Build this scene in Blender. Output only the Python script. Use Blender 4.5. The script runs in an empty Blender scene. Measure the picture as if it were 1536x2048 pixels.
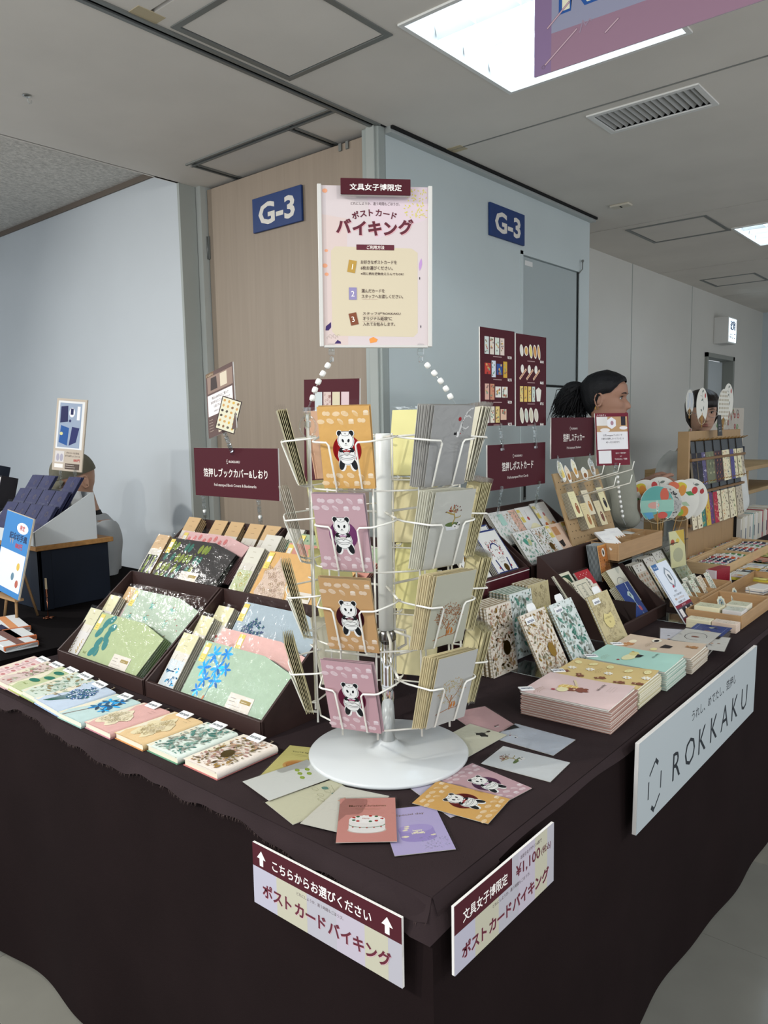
import bpy, bmesh, math, random, os
from math import sin, cos, pi, radians as R, hypot, atan2, sqrt
from mathutils import Vector, Matrix

# ---------------------------------------------------------------- camera
SC = bpy.context.scene
COL = SC.collection
cam = bpy.data.cameras.new('camera')
cam.sensor_fit = 'HORIZONTAL'; cam.sensor_width = 36.0; cam.lens = 36.0 * 1528 / 1536
cam.clip_start = 0.05; cam.clip_end = 60
camo = bpy.data.objects.new('camera', cam); COL.objects.link(camo)
camo.matrix_world = Matrix(((0.644666, 0.096774, -0.758314, -0.834344), (-0.764256, 0.058424, -0.642261, -0.630058),
                            (-0.017851, 0.993590, 0.111624, 1.400), (0, 0, 0, 1)))
SC.camera = camo
# ---------------------------------------------------------------- world, lamps, exposure
W = bpy.data.worlds.new('hall_light'); SC.world = W; W.use_nodes = True
W.node_tree.nodes['Background'].inputs[0].default_value = (0.90, 0.94, 1.0, 1)
W.node_tree.nodes['Background'].inputs[1].default_value = 1.1
def area(name, loc, target, size, power, col=(1, 1, 1), sy=None, spread=180):
    l = bpy.data.lights.new(name, 'AREA'); l.energy = power; l.color = col; l.size = size; l.spread = R(spread)
    if sy: l.shape = 'RECTANGLE'; l.size_y = sy
    o = bpy.data.objects.new(name, l); COL.objects.link(o); o.location = loc
    o.rotation_euler = (Vector(target) - Vector(loc)).to_track_quat('-Z', 'Y').to_euler()
    return o
# ceiling lamps of the hall that are outside the picture
area('ceiling_lamp_light', (-2.2, 0.57, 2.58), (-2.2, 0.57, 0), .62, 60, (.90, .96, 1.0))
area('ceiling_lamp_light', (-2.2, -2.8, 2.58), (-2.2, -2.8, 0), .62, 50, (.90, .96, 1.0))
area('ceiling_lamp_light', (1.4, -2.8, 2.58), (1.4, -2.8, 0), .62, 60, (.90, .96, 1.0))
area('ceiling_lamp_light', (-2.2, 4.0, 2.58), (-2.2, 4.0, 0), .62, 60, (.90, .96, 1.0))
# exhibition spotlights on the booth rail, left of the picture
area('spot_lamp', (-0.7, 3.9, 2.5), (0.9, 2.2, 0.9), .08, 15, (1.0, .97, .93), spread=120)
area('spot_lamp', (-2.1, 1.35, 2.5), (0.4, 0.7, 0.9), .07, 17, (1.0, .965, .90), spread=110)
area('spot_lamp', (-0.5, -1.9, 2.5), (1.6, 0.6, 0.9), .30, 9, (1.0, .98, .95), spread=120)
SC.view_settings.view_transform = 'Standard'; SC.view_settings.look = 'None'
SC.view_settings.gamma = 1.0; SC.view_settings.use_curve_mapping = False
SC.view_settings.exposure = 0.0
try:
    SC.cycles.transparent_max_bounces = 24; SC.cycles.max_bounces = 8; SC.cycles.caustics_reflective = False
    SC.cycles.caustics_refractive = False; SC.cycles.sample_clamp_indirect = 6
except Exception: pass

# ---------------------------------------------------------------- materials
def lin(h):
    h = h.lstrip('#'); h = h if len(h) == 6 else ''.join(c * 2 for c in h); v = [int(h[i:i + 2], 16) / 255 for i in (0, 2, 4)]
    return tuple(c / 12.92 if c <= .04045 else ((c + .055) / 1.055) ** 2.4 for c in v)
MATS = {}
def pm(name, hexc, rough=.5, metal=0., bump=None, vary=None, coat=0., sheen=0., spec=.3, emit=0.):
    if name in MATS: return MATS[name]
    m = bpy.data.materials.new(name); m.use_nodes = True; nt = m.node_tree; N = nt.nodes; L = nt.links
    b = N['Principled BSDF']; c = lin(hexc)
    b.inputs['Base Color'].default_value = (*c, 1); b.inputs['Roughness'].default_value = rough
    b.inputs['Metallic'].default_value = metal; b.inputs['Specular IOR Level'].default_value = spec
    b.inputs['Coat Weight'].default_value = coat; b.inputs['Sheen Weight'].default_value = sheen
    if emit: b.inputs['Emission Color'].default_value = (*c, 1); b.inputs['Emission Strength'].default_value = emit
    tc = N.new('ShaderNodeTexCoord')
    n = N.new('ShaderNodeTexNoise'); n.inputs['Scale'].default_value = (vary[1] if vary else 40); n.inputs['Detail'].default_value = 4
    L.new(tc.outputs['Object'], n.inputs['Vector'])
    if vary:
        mp = N.new('ShaderNodeMapping')
        if len(vary) > 2: mp.inputs['Scale'].default_value = vary[2]
        L.new(tc.outputs['Object'], mp.inputs['Vector']); L.new(mp.outputs['Vector'], n.inputs['Vector'])
        r = N.new('ShaderNodeMapRange'); r.inputs[1].default_value = .25; r.inputs[2].default_value = .75
        r.inputs[3].default_value = 1 - vary[0]; r.inputs[4].default_value = 1 + vary[0]
        L.new(n.outputs['Fac'], r.inputs[0])
        x = N.new('ShaderNodeVectorMath'); x.operation = 'MULTIPLY'; x.inputs[0].default_value = c
        L.new(r.outputs[0], x.inputs[1]); L.new(x.outputs[0], b.inputs['Base Color'])
    if bump:
        n2 = N.new('ShaderNodeTexNoise'); n2.inputs['Scale'].default_value = bump[0]; n2.inputs['Detail'].default_value = 5
        L.new(tc.outputs['Object'], n2.inputs['Vector'])
        bp = N.new('ShaderNodeBump'); bp.inputs['Strength'].default_value = bump[1]; bp.inputs['Distance'].default_value = .002
        L.new(n2.outputs['Fac'], bp.inputs['Height']); L.new(bp.outputs['Normal'], b.inputs['Normal'])
    MATS[name] = m; return m
def clear_mat(name, tint=(1, 1, 1), refl=.10, rough=.05, bump=0.):
    if name in MATS: return MATS[name]
    m = bpy.data.materials.new(name); m.use_nodes = True; nt = m.node_tree; N = nt.nodes; L = nt.links
    N.remove(N['Principled BSDF'])
    t = N.new('ShaderNodeBsdfTransparent'); t.inputs[0].default_value = (*tint, 1)
    g = N.new('ShaderNodeBsdfGlossy'); g.inputs['Roughness'].default_value = rough
    f = N.new('ShaderNodeFresnel'); f.inputs[0].default_value = 1.5
    a = N.new('ShaderNodeMath'); a.operation = 'MULTIPLY_ADD'; a.inputs[1].default_value = .42; a.inputs[2].default_value = refl
    a.use_clamp = True
    L.new(f.outputs[0], a.inputs[0]); mx = N.new('ShaderNodeMixShader')
    L.new(a.outputs[0], mx.inputs[0]); L.new(t.outputs[0], mx.inputs[1]); L.new(g.outputs[0], mx.inputs[2])
    L.new(mx.outputs[0], N['Material Output'].inputs[0])
    if bump:
        tc = N.new('ShaderNodeTexCoord'); n = N.new('ShaderNodeTexNoise'); n.inputs['Scale'].default_value = 38; n.inputs['Distortion'].default_value = 1.5
        n.inputs['Detail'].default_value = 2
        L.new(tc.outputs['Object'], n.inputs['Vector'])
        bp = N.new('ShaderNodeBump'); bp.inputs['Strength'].default_value = bump; bp.inputs['Distance'].default_value = .003
        L.new(n.outputs['Fac'], bp.inputs['Height']); L.new(bp.outputs['Normal'], g.inputs['Normal']); L.new(bp.outputs['Normal'], f.inputs['Normal'])
    MATS[name] = m; return m
SLEEVE = clear_mat('cellophane', (.99, .99, .99), -.01, .10, .6)
CLEAR = clear_mat('clear_acrylic', (.93, .95, .95), .05, .04)
def ink_mat():
    m = bpy.data.materials.new('printed_ink'); m.use_nodes = True; nt = m.node_tree; N = nt.nodes; L = nt.links
    b = N['Principled BSDF']; a = N.new('ShaderNodeAttribute'); a.attribute_name = 'ink'
    L.new(a.outputs['Color'], b.inputs['Base Color'])
    s = N.new('ShaderNodeMath'); s.operation = 'SUBTRACT'; s.inputs[0].default_value = 1; L.new(a.outputs['Alpha'], s.inputs[1])
    L.new(s.outputs[0], b.inputs['Metallic'])
    r = N.new('ShaderNodeMapRange'); r.inputs[3].default_value = .30; r.inputs[4].default_value = .6
    L.new(a.outputs['Alpha'], r.inputs[0]); L.new(r.outputs[0], b.inputs['Roughness']); b.inputs['Specular IOR Level'].default_value = .2
    MATS['ink'] = m; return m
INK = ink_mat()

# ---------------------------------------------------------------- objects
def tag(o, label=None, cat=None, group=None, kind=None):
    if label: o['label'] = label
    if cat: o['category'] = cat
    if group: o['group'] = group
    if kind: o['kind'] = kind
    return o
ORD = 'first second third fourth fifth sixth seventh eighth ninth tenth eleventh twelfth thirteenth fourteenth fifteenth sixteenth seventeenth eighteenth nineteenth twentieth'.split()
ORD += ['twenty-' + o for o in ORD[:9]] + ['thirtieth'] + ['thirty-' + o for o in ORD[:9]]
def short(lab, n=9):
    """leading words of a label, for the things stacked behind it"""
    w = lab.split()[:n]
    while len(lab.split()) > n and w[-1].strip(',') in ('a', 'an', 'the', 'of', 'in', 'at', 'on', 'with', 'and', 'behind', 'front', 'left', 'right', 'back', 'white', 'teal-leaf', 'gold', 'dark', 'blue'): w.pop()
    return ' '.join(w).strip(',')
def empty(name, M=None, **k):
    o = bpy.data.objects.new(name, None); COL.objects.link(o); o.empty_display_size = .05
    if M is not None: o.matrix_world = M
    return tag(o, **k)
def link(name, me, parent=None, M=None, **k):
    o = bpy.data.objects.new(name, me); COL.objects.link(o)
    if parent is not None: o.parent = parent
    if M is not None: o.matrix_local = M
    return tag(o, **k)
def kids(o): return [c for c in bpy.data.objects if c.parent == o]
def dup(o, M=None, parent=None, **k):
    c = o.copy(); COL.objects.link(c); c.parent = parent
    if M is not None: c.matrix_local = M
    for ch in list(o.children): dup(ch, ch.matrix_local.copy(), c)
    return tag(c, **k)
def T(x, y, z): return Matrix.Translation((x, y, z))
def RZ(a): return Matrix.Rotation(R(a), 4, 'Z')
def RX(a): return Matrix.Rotation(R(a), 4, 'X')
def RY(a): return Matrix.Rotation(R(a), 4, 'Y')
def pose(p, phi, tau=0., rho=0.):
    """origin p, local x to the viewer's right, y up the sheet, z out of its face; phi = way the face looks, tau = lean back"""
    ph, ta, rh = R(phi), R(tau), R(rho)
    n = Vector((cos(ph), sin(ph), 0)); u = Vector((-sin(ph), cos(ph), 0)); v = Vector((0, 0, cos(ta))) - n * sin(ta)
    u, v = u * cos(rh) + v * sin(rh), v * cos(rh) - u * sin(rh); w = u.cross(v)
    return Matrix(((u.x, v.x, w.x, p[0]), (u.y, v.y, w.y, p[1]), (u.z, v.z, w.z, p[2]), (0, 0, 0, 1)))
def flat(x, y, z, ang): return T(x, y, z) @ RZ(ang)

class MB:
    def __init__(s): s.v = []; s.f = []; s.m = []; s.mats = []; s.sm = []
    def mi(s, m):
        if m not in s.mats: s.mats.append(m)
        return s.mats.index(m)
    def add(s, vs, fs, m, smooth=False):
        k = len(s.v); s.v += [tuple(v) for v in vs]; i = s.mi(m)
        for f in fs: s.f.append([k + a for a in f]); s.m.append(i); s.sm.append(smooth)
        return s
    def box(s, x0, x1, y0, y1, z0, z1, m, M=None):
        vs = [Vector((x, y, z)) for z in (z0, z1) for y in (y0, y1) for x in (x0, x1)]
        if M is not None: vs = [M @ v for v in vs]
        return s.add(vs, [(0, 2, 3, 1), (4, 5, 7, 6), (0, 1, 5, 4), (2, 6, 7, 3), (0, 4, 6, 2), (1, 3, 7, 5)], m)
    def bbox(s, x0, x1, y0, y1, z0, z1, m, b=.002, M=None):
        """box with bevelled edges"""
        xs = [(x0, x0 + b), (x1, x1 - b)]; ys = [(y0, y0 + b), (y1, y1 - b)]; zs = [(z0, z0 + b), (z1, z1 - b)]
        vs = []; idx = {}
        for i in (0, 1):
            for j in (0, 1):
                for k in (0, 1):
                    for a in range(3):
                        idx[i, j, k, a] = len(vs)
                        vs.append(Vector((xs[i][0 if a == 0 else 1], ys[j][0 if a == 1 else 1], zs[k][0 if a == 2 else 1])))
        g = lambda i, j, k, a: idx[i, j, k, a]
        fs = [[g(0, 0, 0, 0), g(0, 0, 1, 0), g(0, 1, 1, 0), g(0, 1, 0, 0)], [g(1, 0, 0, 0), g(1, 1, 0, 0), g(1, 1, 1, 0), g(1, 0, 1, 0)],
              [g(0, 0, 0, 1), g(1, 0, 0, 1), g(1, 0, 1, 1), g(0, 0, 1, 1)], [g(0, 1, 0, 1), g(0, 1, 1, 1), g(1, 1, 1, 1), g(1, 1, 0, 1)],
              [g(0, 0, 0, 2), g(0, 1, 0, 2), g(1, 1, 0, 2), g(1, 0, 0, 2)], [g(0, 0, 1, 2), g(1, 0, 1, 2), g(1, 1, 1, 2), g(0, 1, 1, 2)]]
        for i in (0, 1):
            for j in (0, 1): fs.append([g(i, j, 0, 0), g(i, j, 0, 1), g(i, j, 1, 1), g(i, j, 1, 0)])
            for k in (0, 1): fs.append([g(i, 0, k, 0), g(i, 0, k, 2), g(i, 1, k, 2), g(i, 1, k, 0)])
        for j in (0, 1):
            for k in (0, 1): fs.append([g(0, j, k, 1), g(0, j, k, 2), g(1, j, k, 2), g(1, j, k, 1)])
        for i in (0, 1):
            for j in (0, 1):
                for k in (0, 1): fs.append([g(i, j, k, 0), g(i, j, k, 1), g(i, j, k, 2)])
        if M is not None: vs = [M @ v for v in vs]
        return s.add(vs, fs, m)
    def prism(s, pts, z0, z1, m, M=None, smooth=False):
        n = len(pts); vs = [Vector((*p, z0)) for p in pts] + [Vector((*p, z1)) for p in pts]
        if M is not None: vs = [M @ v for v in vs]
        return s.add(vs, [list(range(n))[::-1], [n + i for i in range(n)]] + [(i, (i + 1) % n, n + (i + 1) % n, n + i) for i in range(n)], m, smooth)
    def tube(s, pts, r, m, seg=6, closed=False, rs=None):
        P = [Vector(p) for p in pts]; n = len(P); vs = []; up = None
        for i in range(n):
            a = P[i - 1] if (i > 0 or closed) else P[i]; b = P[(i + 1) % n] if (i < n - 1 or closed) else P[i]
            d = (b - a); d = d.normalized() if d.length > 1e-9 else Vector((0, 0, 1))
            if up is None: up = Vector((0, 0, 1)) if abs(d.z) < .9 else Vector((1, 0, 0))
            e = d.cross(up); e = e.normalized() if e.length > 1e-6 else d.orthogonal().normalized()
            g = e.cross(d).normalized(); up = g; rr = rs[i] if rs else r
            for k in range(seg):
                t = 2 * pi * k / seg; vs.append(P[i] + e * (rr * cos(t)) + g * (rr * sin(t)))
        fs = [(i * seg + k, i * seg + (k + 1) % seg, ((i + 1) % n) * seg + (k + 1) % seg, ((i + 1) % n) * seg + k) for i in range(n if closed else n - 1) for k in range(seg)]
        if not closed: fs += [list(range(seg))[::-1], [(n - 1) * seg + k for k in range(seg)]]
        return s.add(vs, fs, m, True)
    def lathe(s, prof, m, seg=32, c=(0, 0), M=None, smooth=True):
        vs = []
        for r, z in prof:
            for k in range(seg):
                t = 2 * pi * k / seg; vs.append(Vector((c[0] + r * cos(t), c[1] + r * sin(t), z)))
        n = len(prof)
        fs = [(i * seg + k, i * seg + (k + 1) % seg, (i + 1) * seg + (k + 1) % seg, (i + 1) * seg + k) for i in range(n - 1) for k in range(seg)]
        fs += [[k for k in range(seg)][::-1], [(n - 1) * seg + k for k in range(seg)]]
        if M is not None: vs = [M @ v for v in vs]
        return s.add(vs, fs, m, smooth)
    def grid(s, fn, nu, nv, m, smooth=True):
        vs = [fn(i / nu, j / nv) for j in range(nv + 1) for i in range(nu + 1)]
        return s.add(vs, [(j * (nu + 1) + i, j * (nu + 1) + i + 1, (j + 1) * (nu + 1) + i + 1, (j + 1) * (nu + 1) + i) for j in range(nv) for i in range(nu)], m, smooth)
    def mesh(s, name='mesh'):
        me = bpy.data.meshes.new(name); me.from_pydata(s.v, [], s.f)
        for m in s.mats: me.materials.append(m)
        me.polygons.foreach_set('material_index', s.m); me.polygons.foreach_set('use_smooth', s.sm); me.update()
        return me
    def obj(s, name, parent=None, M=None, **k):
        if parent is None and M is not None:
            o = link(name, s.mesh(name), None, None, **k); o.matrix_world = M; return o
        return link(name, s.mesh(name), parent, M, **k)

# ---------------------------------------------------------------- flat print: shapes and lettering laid on a surface
TCACHE = {}
def text_geo(s, bold, res=2):
    k = (s, bold, res)
    if k not in TCACHE:
        cu = bpy.data.curves.new('t', 'FONT'); cu.body = s; cu.resolution_u = res; cu.offset = bold; cu.fill_mode = 'FRONT'
        o = bpy.data.objects.new('t', cu); COL.objects.link(o)
        dg = bpy.context.evaluated_depsgraph_get(); me = bpy.data.meshes.new_from_object(o.evaluated_get(dg))
        vs = [(v.co.x, v.co.y) for v in me.vertices]; fs = [list(p.vertices) for p in me.polygons]
        fs = [f if (vs[f[1]][0] - vs[f[0]][0]) * (vs[f[2]][1] - vs[f[0]][1]) - (vs[f[1]][1] - vs[f[0]][1]) * (vs[f[2]][0] - vs[f[0]][0]) > 0 else f[::-1] for f in fs]
        bpy.data.objects.remove(o); bpy.data.curves.remove(cu); bpy.data.meshes.remove(me)
        x0 = min([v[0] for v in vs] or [0]); x1 = max([v[0] for v in vs] or [1])
        TCACHE[k] = ([(x - x0, y) for x, y in vs], fs, max(x1 - x0, 1e-4))
    return TCACHE[k]
class Art:
    def __init__(s, z=.0003): s.v = []; s.f = []; s.c = []; s.z = z
    def up(s, d=5e-5): s.z += d; return s
    def poly(s, pts, col, foil=0):
        k = len(s.v); s.v += [(p[0], p[1], s.z) for p in pts]; s.z += 1.5e-6
        a = sum(pts[i][0] * pts[(i + 1) % len(pts)][1] - pts[(i + 1) % len(pts)][0] * pts[i][1] for i in range(len(pts)))
        f = list(range(k, k + len(pts))); s.f.append(f if a > 0 else f[::-1]); s.c.append((*lin(col), 0. if foil else 1.)); return s
    def rect(s, x0, y0, x1, y1, col, foil=0): return s.poly([(x0, y0), (x1, y0), (x1, y1), (x0, y1)], col, foil)
    def ell(s, x, y, rx, ry, col, foil=0, n=14, rot=0, a0=0, a1=360):
        c, q = cos(R(rot)), sin(R(rot)); P = []
        full = (a1 - a0) >= 360
        for i in range(n + (0 if full else 1)):
            t = R(a0 + (a1 - a0) * i / n); P.append((x + rx * cos(t) * c - ry * sin(t) * q, y + rx * cos(t) * q + ry * sin(t) * c))
        return s.poly(P, col, foil)
    def line(s, pts, w, col, foil=0):
        for a, b in zip(pts, pts[1:]):
            dx, dy = b[0] - a[0], b[1] - a[1]; l = hypot(dx, dy) or 1; nx, ny = -dy / l * w / 2, dx / l * w / 2; ex, ey = dx / l * w * .3, dy / l * w * .3
            s.poly([(a[0] + nx - ex, a[1] + ny - ey), (a[0] - nx - ex, a[1] - ny - ey), (b[0] - nx + ex, b[1] - ny + ey), (b[0] + nx + ex, b[1] + ny + ey)], col, foil)
        return s
    def arc(s, x, y, rx, ry, a0, a1, w, col, foil=0, n=10, rot=0):
        c, q = cos(R(rot)), sin(R(rot)); P = []
        for i in range(n + 1):
            t = R(a0 + (a1 - a0) * i / n); P.append((x + rx * cos(t) * c - ry * sin(t) * q, y + rx * cos(t) * q + ry * sin(t) * c))
        return s.line(P, w, col, foil)
    def leaf(s, x, y, l, w, ang, col, foil=0):
        c, q = cos(R(ang)), sin(R(ang)); P = [(0, 0), (.25, .38), (.55, .5), (.82, .3), (1, 0), (.82, -.3), (.55, -.5), (.25, -.38)]
        return s.poly([(x + a * l * c - b * w * q, y + a * l * q + b * w * c) for a, b in P], col, foil)
    def star(s, x, y, r, col, n=5, k=.45, rot=90, foil=0):
        return s.poly([(x + (r if i % 2 == 0 else r * k) * cos(R(rot + i * 180 / n)), y + (r if i % 2 == 0 else r * k) * sin(R(rot + i * 180 / n))) for i in range(2 * n)], col, foil)
    def text(s, t, x, y, h, col, al='C', bold=0., rot=0, w=None, foil=0, res=2, mono=None):
        vs, fs, tw = text_geo(t, bold, res); sx = (w / tw) if w else h
        ox = {'C': -tw * sx / 2, 'L': 0, 'R': -tw * sx}[al]; c, q = cos(R(rot)), sin(R(rot)); k = len(s.v)
        for a, b in vs:
            a = a * sx + ox; b = b * h; s.v.append((x + a * c - b * q, y + a * q + b * c, s.z))
        L_ = (*lin(col), 0. if foil else 1.)
        for f in fs: s.f.append([k + i for i in f]); s.c.append(L_)
        s.z += 1e-5; return s
    def mesh(s, name='print'):
        me = bpy.data.meshes.new(name); me.from_pydata(s.v, [], s.f); me.materials.append(INK)
        at = me.color_attributes.new('ink', 'FLOAT_COLOR', 'CORNER'); dat = []
        for f, c in zip(s.f, s.c): dat += list(c) * len(f)
        at.data.foreach_set('color', dat); me.update(); return me
    def obj(s, parent, name='printed_design', M=None): return link(name, s.mesh(name), parent, M)
# ---------------------------------------------------------------- the room
m_ceil = pm('ceiling_board', '#d6d1c8', .85, vary=(.05, 3), bump=(60, .05))
m_tex = pm('acoustic_board', '#c4c0b8', .95, vary=(.34, 55, (1, 1.8, 1)), bump=(110, 1.0))
m_alu = pm('anodised_aluminium', '#7d807d', .45, .5)
m_dark = pm('dark_gap', '#161717', .9)
m_wl = pm('wall_white_vinyl', '#c3c9cc', .42, vary=(.03, 2), bump=(300, .03))
m_wr = pm('partition_blue_grey', '#c2cccc', .5, vary=(.04, 2), bump=(300, .03))
m_far = pm('far_wall_paint', '#c9c8c1', .6, vary=(.04, 1.5))
m_frame = pm('frame_grey_green', '#a3a8a3', .5, vary=(.05, 4))
m_wood = pm('door_laminate', '#968878', .5, vary=(.07, 60, (1, 1, .03)))
m_floor = pm('vinyl_tile', '#6f6e67', .16, vary=(.07, 7), bump=(30, .04))
m_floor2 = pm('vinyl_tile_worn', '#75736a', .19, vary=(.09, 5), bump=(24, .05))
m_white = pm('white_enamel', '#dcdcd8', .35)

fl = MB().box(-1.54, 10.5, -2.25, 7, -.06, -.004, m_dark).obj('floor', kind='structure')
rnd = random.Random(4); TS = .4572
tiles = [MB().bbox(.0006, TS - .0006, .0006, TS - .0006, -.006, 0, m, .0008).mesh('floor_tile') for m in (m_floor, m_floor2)]
big = MB(); X0, Y0 = -.16, -.42
for i in range(-3, 12):
    for j in range(-4, 9):
        x, y = X0 + i * TS, Y0 + j * TS
        if -1 <= i <= 8 and -3 <= j <= 4: link('floor_tile', rnd.choice(tiles), fl, T(x, y, 0))
        else: big.box(x + .0006, x + TS - .0006, y + .0006, y + TS - .0006, -.006, 0, m_floor)
big.box(X0 + 12 * TS, 10.5, -2.25, 3.7, -.006, 0, m_floor)
big.obj('far_floor_tiles', fl, kind='stuff')

ce = MB().box(-1.2, 10.5, -2, 2.64, 2.78, 2.82, m_dark).obj('ceiling', kind='structure')
def panel(x0, x1, y0, y1, z=2.6, holes=(), m=None, t=.02):
    m = m or m_ceil; b = MB(); xs = sorted({x0, x1, *[h[0] for h in holes], *[h[1] for h in holes]}); ys = sorted({y0, y1, *[h[2] for h in holes], *[h[3] for h in holes]})
    for a, c in zip(xs, xs[1:]):
        for d, e in zip(ys, ys[1:]):
            if any(h[0] - 1e-6 <= a and c <= h[1] + 1e-6 and h[2] - 1e-6 <= d and e <= h[3] + 1e-6 for h in holes): continue
            b.box(a, c, d, e, z, z + t, m)
    return b.obj('ceiling_panel', ce)
LAMP = (1.09, 1.71, .262, .885); VENT = (2.13, 2.33, .375, .765); LAMP2 = (4.41, 5.03, .26, .88)
H1 = (.64, 1.10, .96, 1.40); H2 = (3.97, 4.43, .92, 1.39); H3 = (6.1, 6.52, 1.2, 1.62)
g = .007
panel(-1.2, .545 - g, -2, 1.43); panel(.545 + g, 2.06 - g, -2, 1.43, holes=(LAMP, H1))
panel(2.06 + g, 3.88 - g, -2, 1.43, holes=(VENT,)); panel(3.88 + g, 5.54 - g, -2, 1.78, holes=(LAMP2, H2)); panel(5.54 + g, 7.16 - g, -2, 1.78, holes=(H3,)); panel(7.16 + g, 8.75, -2, 1.78)
panel(3.56, 3.88 - g, 1.43, 1.78)
panel(-1.2, 1.375, 1.475, 2.63); panel(1.405, 1.85, 1.475, 1.705); panel(1.405, 1.85, 1.735, 2.345); panel(1.375, 1.85, 2.375, 2.64)
MB().box(-1.2, 1.62, 2.63, 6, 2.7, 2.72, m_tex).obj('ceiling_panel', ce)
MB().box(-1.2, 1.515, 2.625, 2.645, 2.6, 2.7, m_ceil).obj('ceiling_panel', ce)
# aluminium channels with a dark slot
n = 0
def channel(x0, x1, y0, y1, w=.009):
    """x-direction or y-direction channel: two flanges 3 mm proud and a dark slot"""
    global n; n += 1; b = MB(); z0, z1 = 2.594, 2.602
    if x1 - x0 > y1 - y0:
        c = (y0 + y1) / 2; b.box(x0, x1, y0, c - w, z0, z1, m_alu); b.box(x0, x1, c + w, y1, z0, z1, m_alu); b.box(x0, x1, c - w, c + w, 2.64, 2.645, m_dark)
        b.box(x0, x1, c - w - .001, c - w, 2.6, 2.64, m_dark); b.box(x0, x1, c + w, c + w + .001, 2.6, 2.64, m_dark)
    else:
        c = (x0 + x1) / 2; b.box(x0, c - w, y0, y1, z0, z1, m_alu); b.box(c + w, x1, y0, y1, z0, z1, m_alu); b.box(c - w, c + w, y0, y1, 2.64, 2.645, m_dark)
    b.obj('trim_%d' % n, kind='structure')
channel(-1.2, 1.62, 1.43, 1.478); channel(1.37, 1.41, 1.478, 2.385); channel(1.405, 1.66, 1.70, 1.74); channel(1.405, 1.66, 2.342, 2.378)
MB().box(2.055, 2.058, -2, 1.40, 2.598, 2.603, m_alu).obj('trim_5', kind='structure')
MB().box(.50, .59, 1.38, 1.43, 2.5985, 2.602, pm('old_tape', '#b5a88a', .7)).obj('trim_6', kind='structure')
MB().box(2.03, 2.09, 1.33, 1.43, 2.5985, 2.602, pm('old_tape', '#b5a88a', .7)).obj('trim_7', kind='structure')
MB().box(-1.2, 1.50, 2.66, 2.68, 2.69, 2.70, m_alu).obj('trim_8', kind='structure')
# access hatches
def hatch(H, lab):
    x0, x1, y0, y1 = H; r = empty('access_hatch', T((x0 + x1) / 2, (y0 + y1) / 2, 2.6), label=lab, cat='hatch', group='square access hatches in the ceiling')
    a, c = (x1 - x0) / 2, (y1 - y0) / 2; f = MB()
    for s, t, u, v in ((-a - .012, a + .012, -c - .012, -c + .008), (-a - .012, a + .012, c - .008, c + .012), (-a - .012, -a + .008, -c + .008, c - .008), (a - .008, a + .012, -c + .008, c - .008)):
        f.box(s, t, u, v, -.004, .015, m_alu)
    f.obj('hatch_frame', r)
    MB().box(-a + .012, a - .012, -c + .012, c - .012, -.001, .012, m_ceil).obj('hatch_panel', r)
hatch(H1, 'square ceiling access hatch nearest the top of the view, left of the glowing lamp')
hatch(H2, 'square ceiling access hatch beyond the air vent, by the small oblong detector')
hatch(H3, 'far square ceiling access hatch near the end of the corridor')
# recessed lamps
m_glow = pm('lamp_reflector_glow', '#e6f4ff', .5, emit=1.7)
m_tube = pm('fluorescent_tube', '#eef8ff', .5, emit=8.0)
m_ref = pm('lamp_white_reflector', '#f0f4f4', .3)
def lamp(L_, lab):
    x0, x1, y0, y1 = L_; r = empty('ceiling_lamp', T((x0 + x1) / 2, (y0 + y1) / 2, 2.6), label=lab, cat='ceiling lamp', group='recessed louvre lamps')
    a, c = (x1 - x0) / 2, (y1 - y0) / 2; f = MB()
    for s, t, u, v in ((-a - .015, a + .015, -c - .015, -c), (-a - .015, a + .015, c, c + .015), (-a - .015, -a, -c, c), (a, a + .015, -c, c)):
        f.box(s, t, u, v, -.006, .03, m_white)
    f.obj('lamp_frame', r)
    h = MB(); d = .03
    for P in (((-a, -c, 0), (a, -c, 0), (a - d, -c + d, .12), (-a + d, -c + d, .12)), ((a, c, 0), (-a, c, 0), (-a + d, c - d, .12), (a - d, c - d, .12)),
              ((-a, c, 0), (-a, -c, 0), (-a + d, -c + d, .12), (-a + d, c - d, .12)), ((a, -c, 0), (a, c, 0), (a - d, c - d, .12), (a - d, -c + d, .12))):
        h.add(P, [(0, 1, 2, 3)], m_ref)
    h.box(-a + d, a - d, -c + d, c - d, .12, .125, m_glow); h.obj('reflector', r)
    tm = MB().tube([(-a + .05, 0, .085), (a - .05, 0, .085)], .014, m_tube, 8).mesh('tube')
    for k in range(4): link('fluorescent_tube', tm, r, T(0, -c + c * 2 * (k + .5) / 4, 0))
    lv = MB().add([(-a + .01, -.0015, .055), (a - .01, -.0015, .055), (a - .01, 0, .005), (-a + .01, 0, .005), (-a + .01, .0015, .055), (a - .01, .0015, .055)], [(0, 3, 2, 1), (4, 5, 2, 3), (0, 1, 5, 4)], m_ref).mesh('blade')
    lw = MB().add([(-.022, -c + .01, .058), (-.022, c - .01, .058), (0, c - .01, .006), (0, -c + .01, .006), (.022, -c + .01, .058), (.022, c - .01, .058)], [(0, 1, 2, 3), (4, 3, 2, 5), (0, 4, 5, 1)], m_ref).mesh('blade')
    for k in range(1, 4):
        link('louvre_blade', lw, r, T(-a + 2 * a * k / 4, 0, 0)); link('louvre_blade', lv, r, T(0, -c + 2 * c * k / 4, 0))
lamp(LAMP, 'large glowing square louvre lamp in the ceiling behind the pink banner')
lamp(LAMP2, 'small far glowing ceiling lamp at the right edge of the view')
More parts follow.
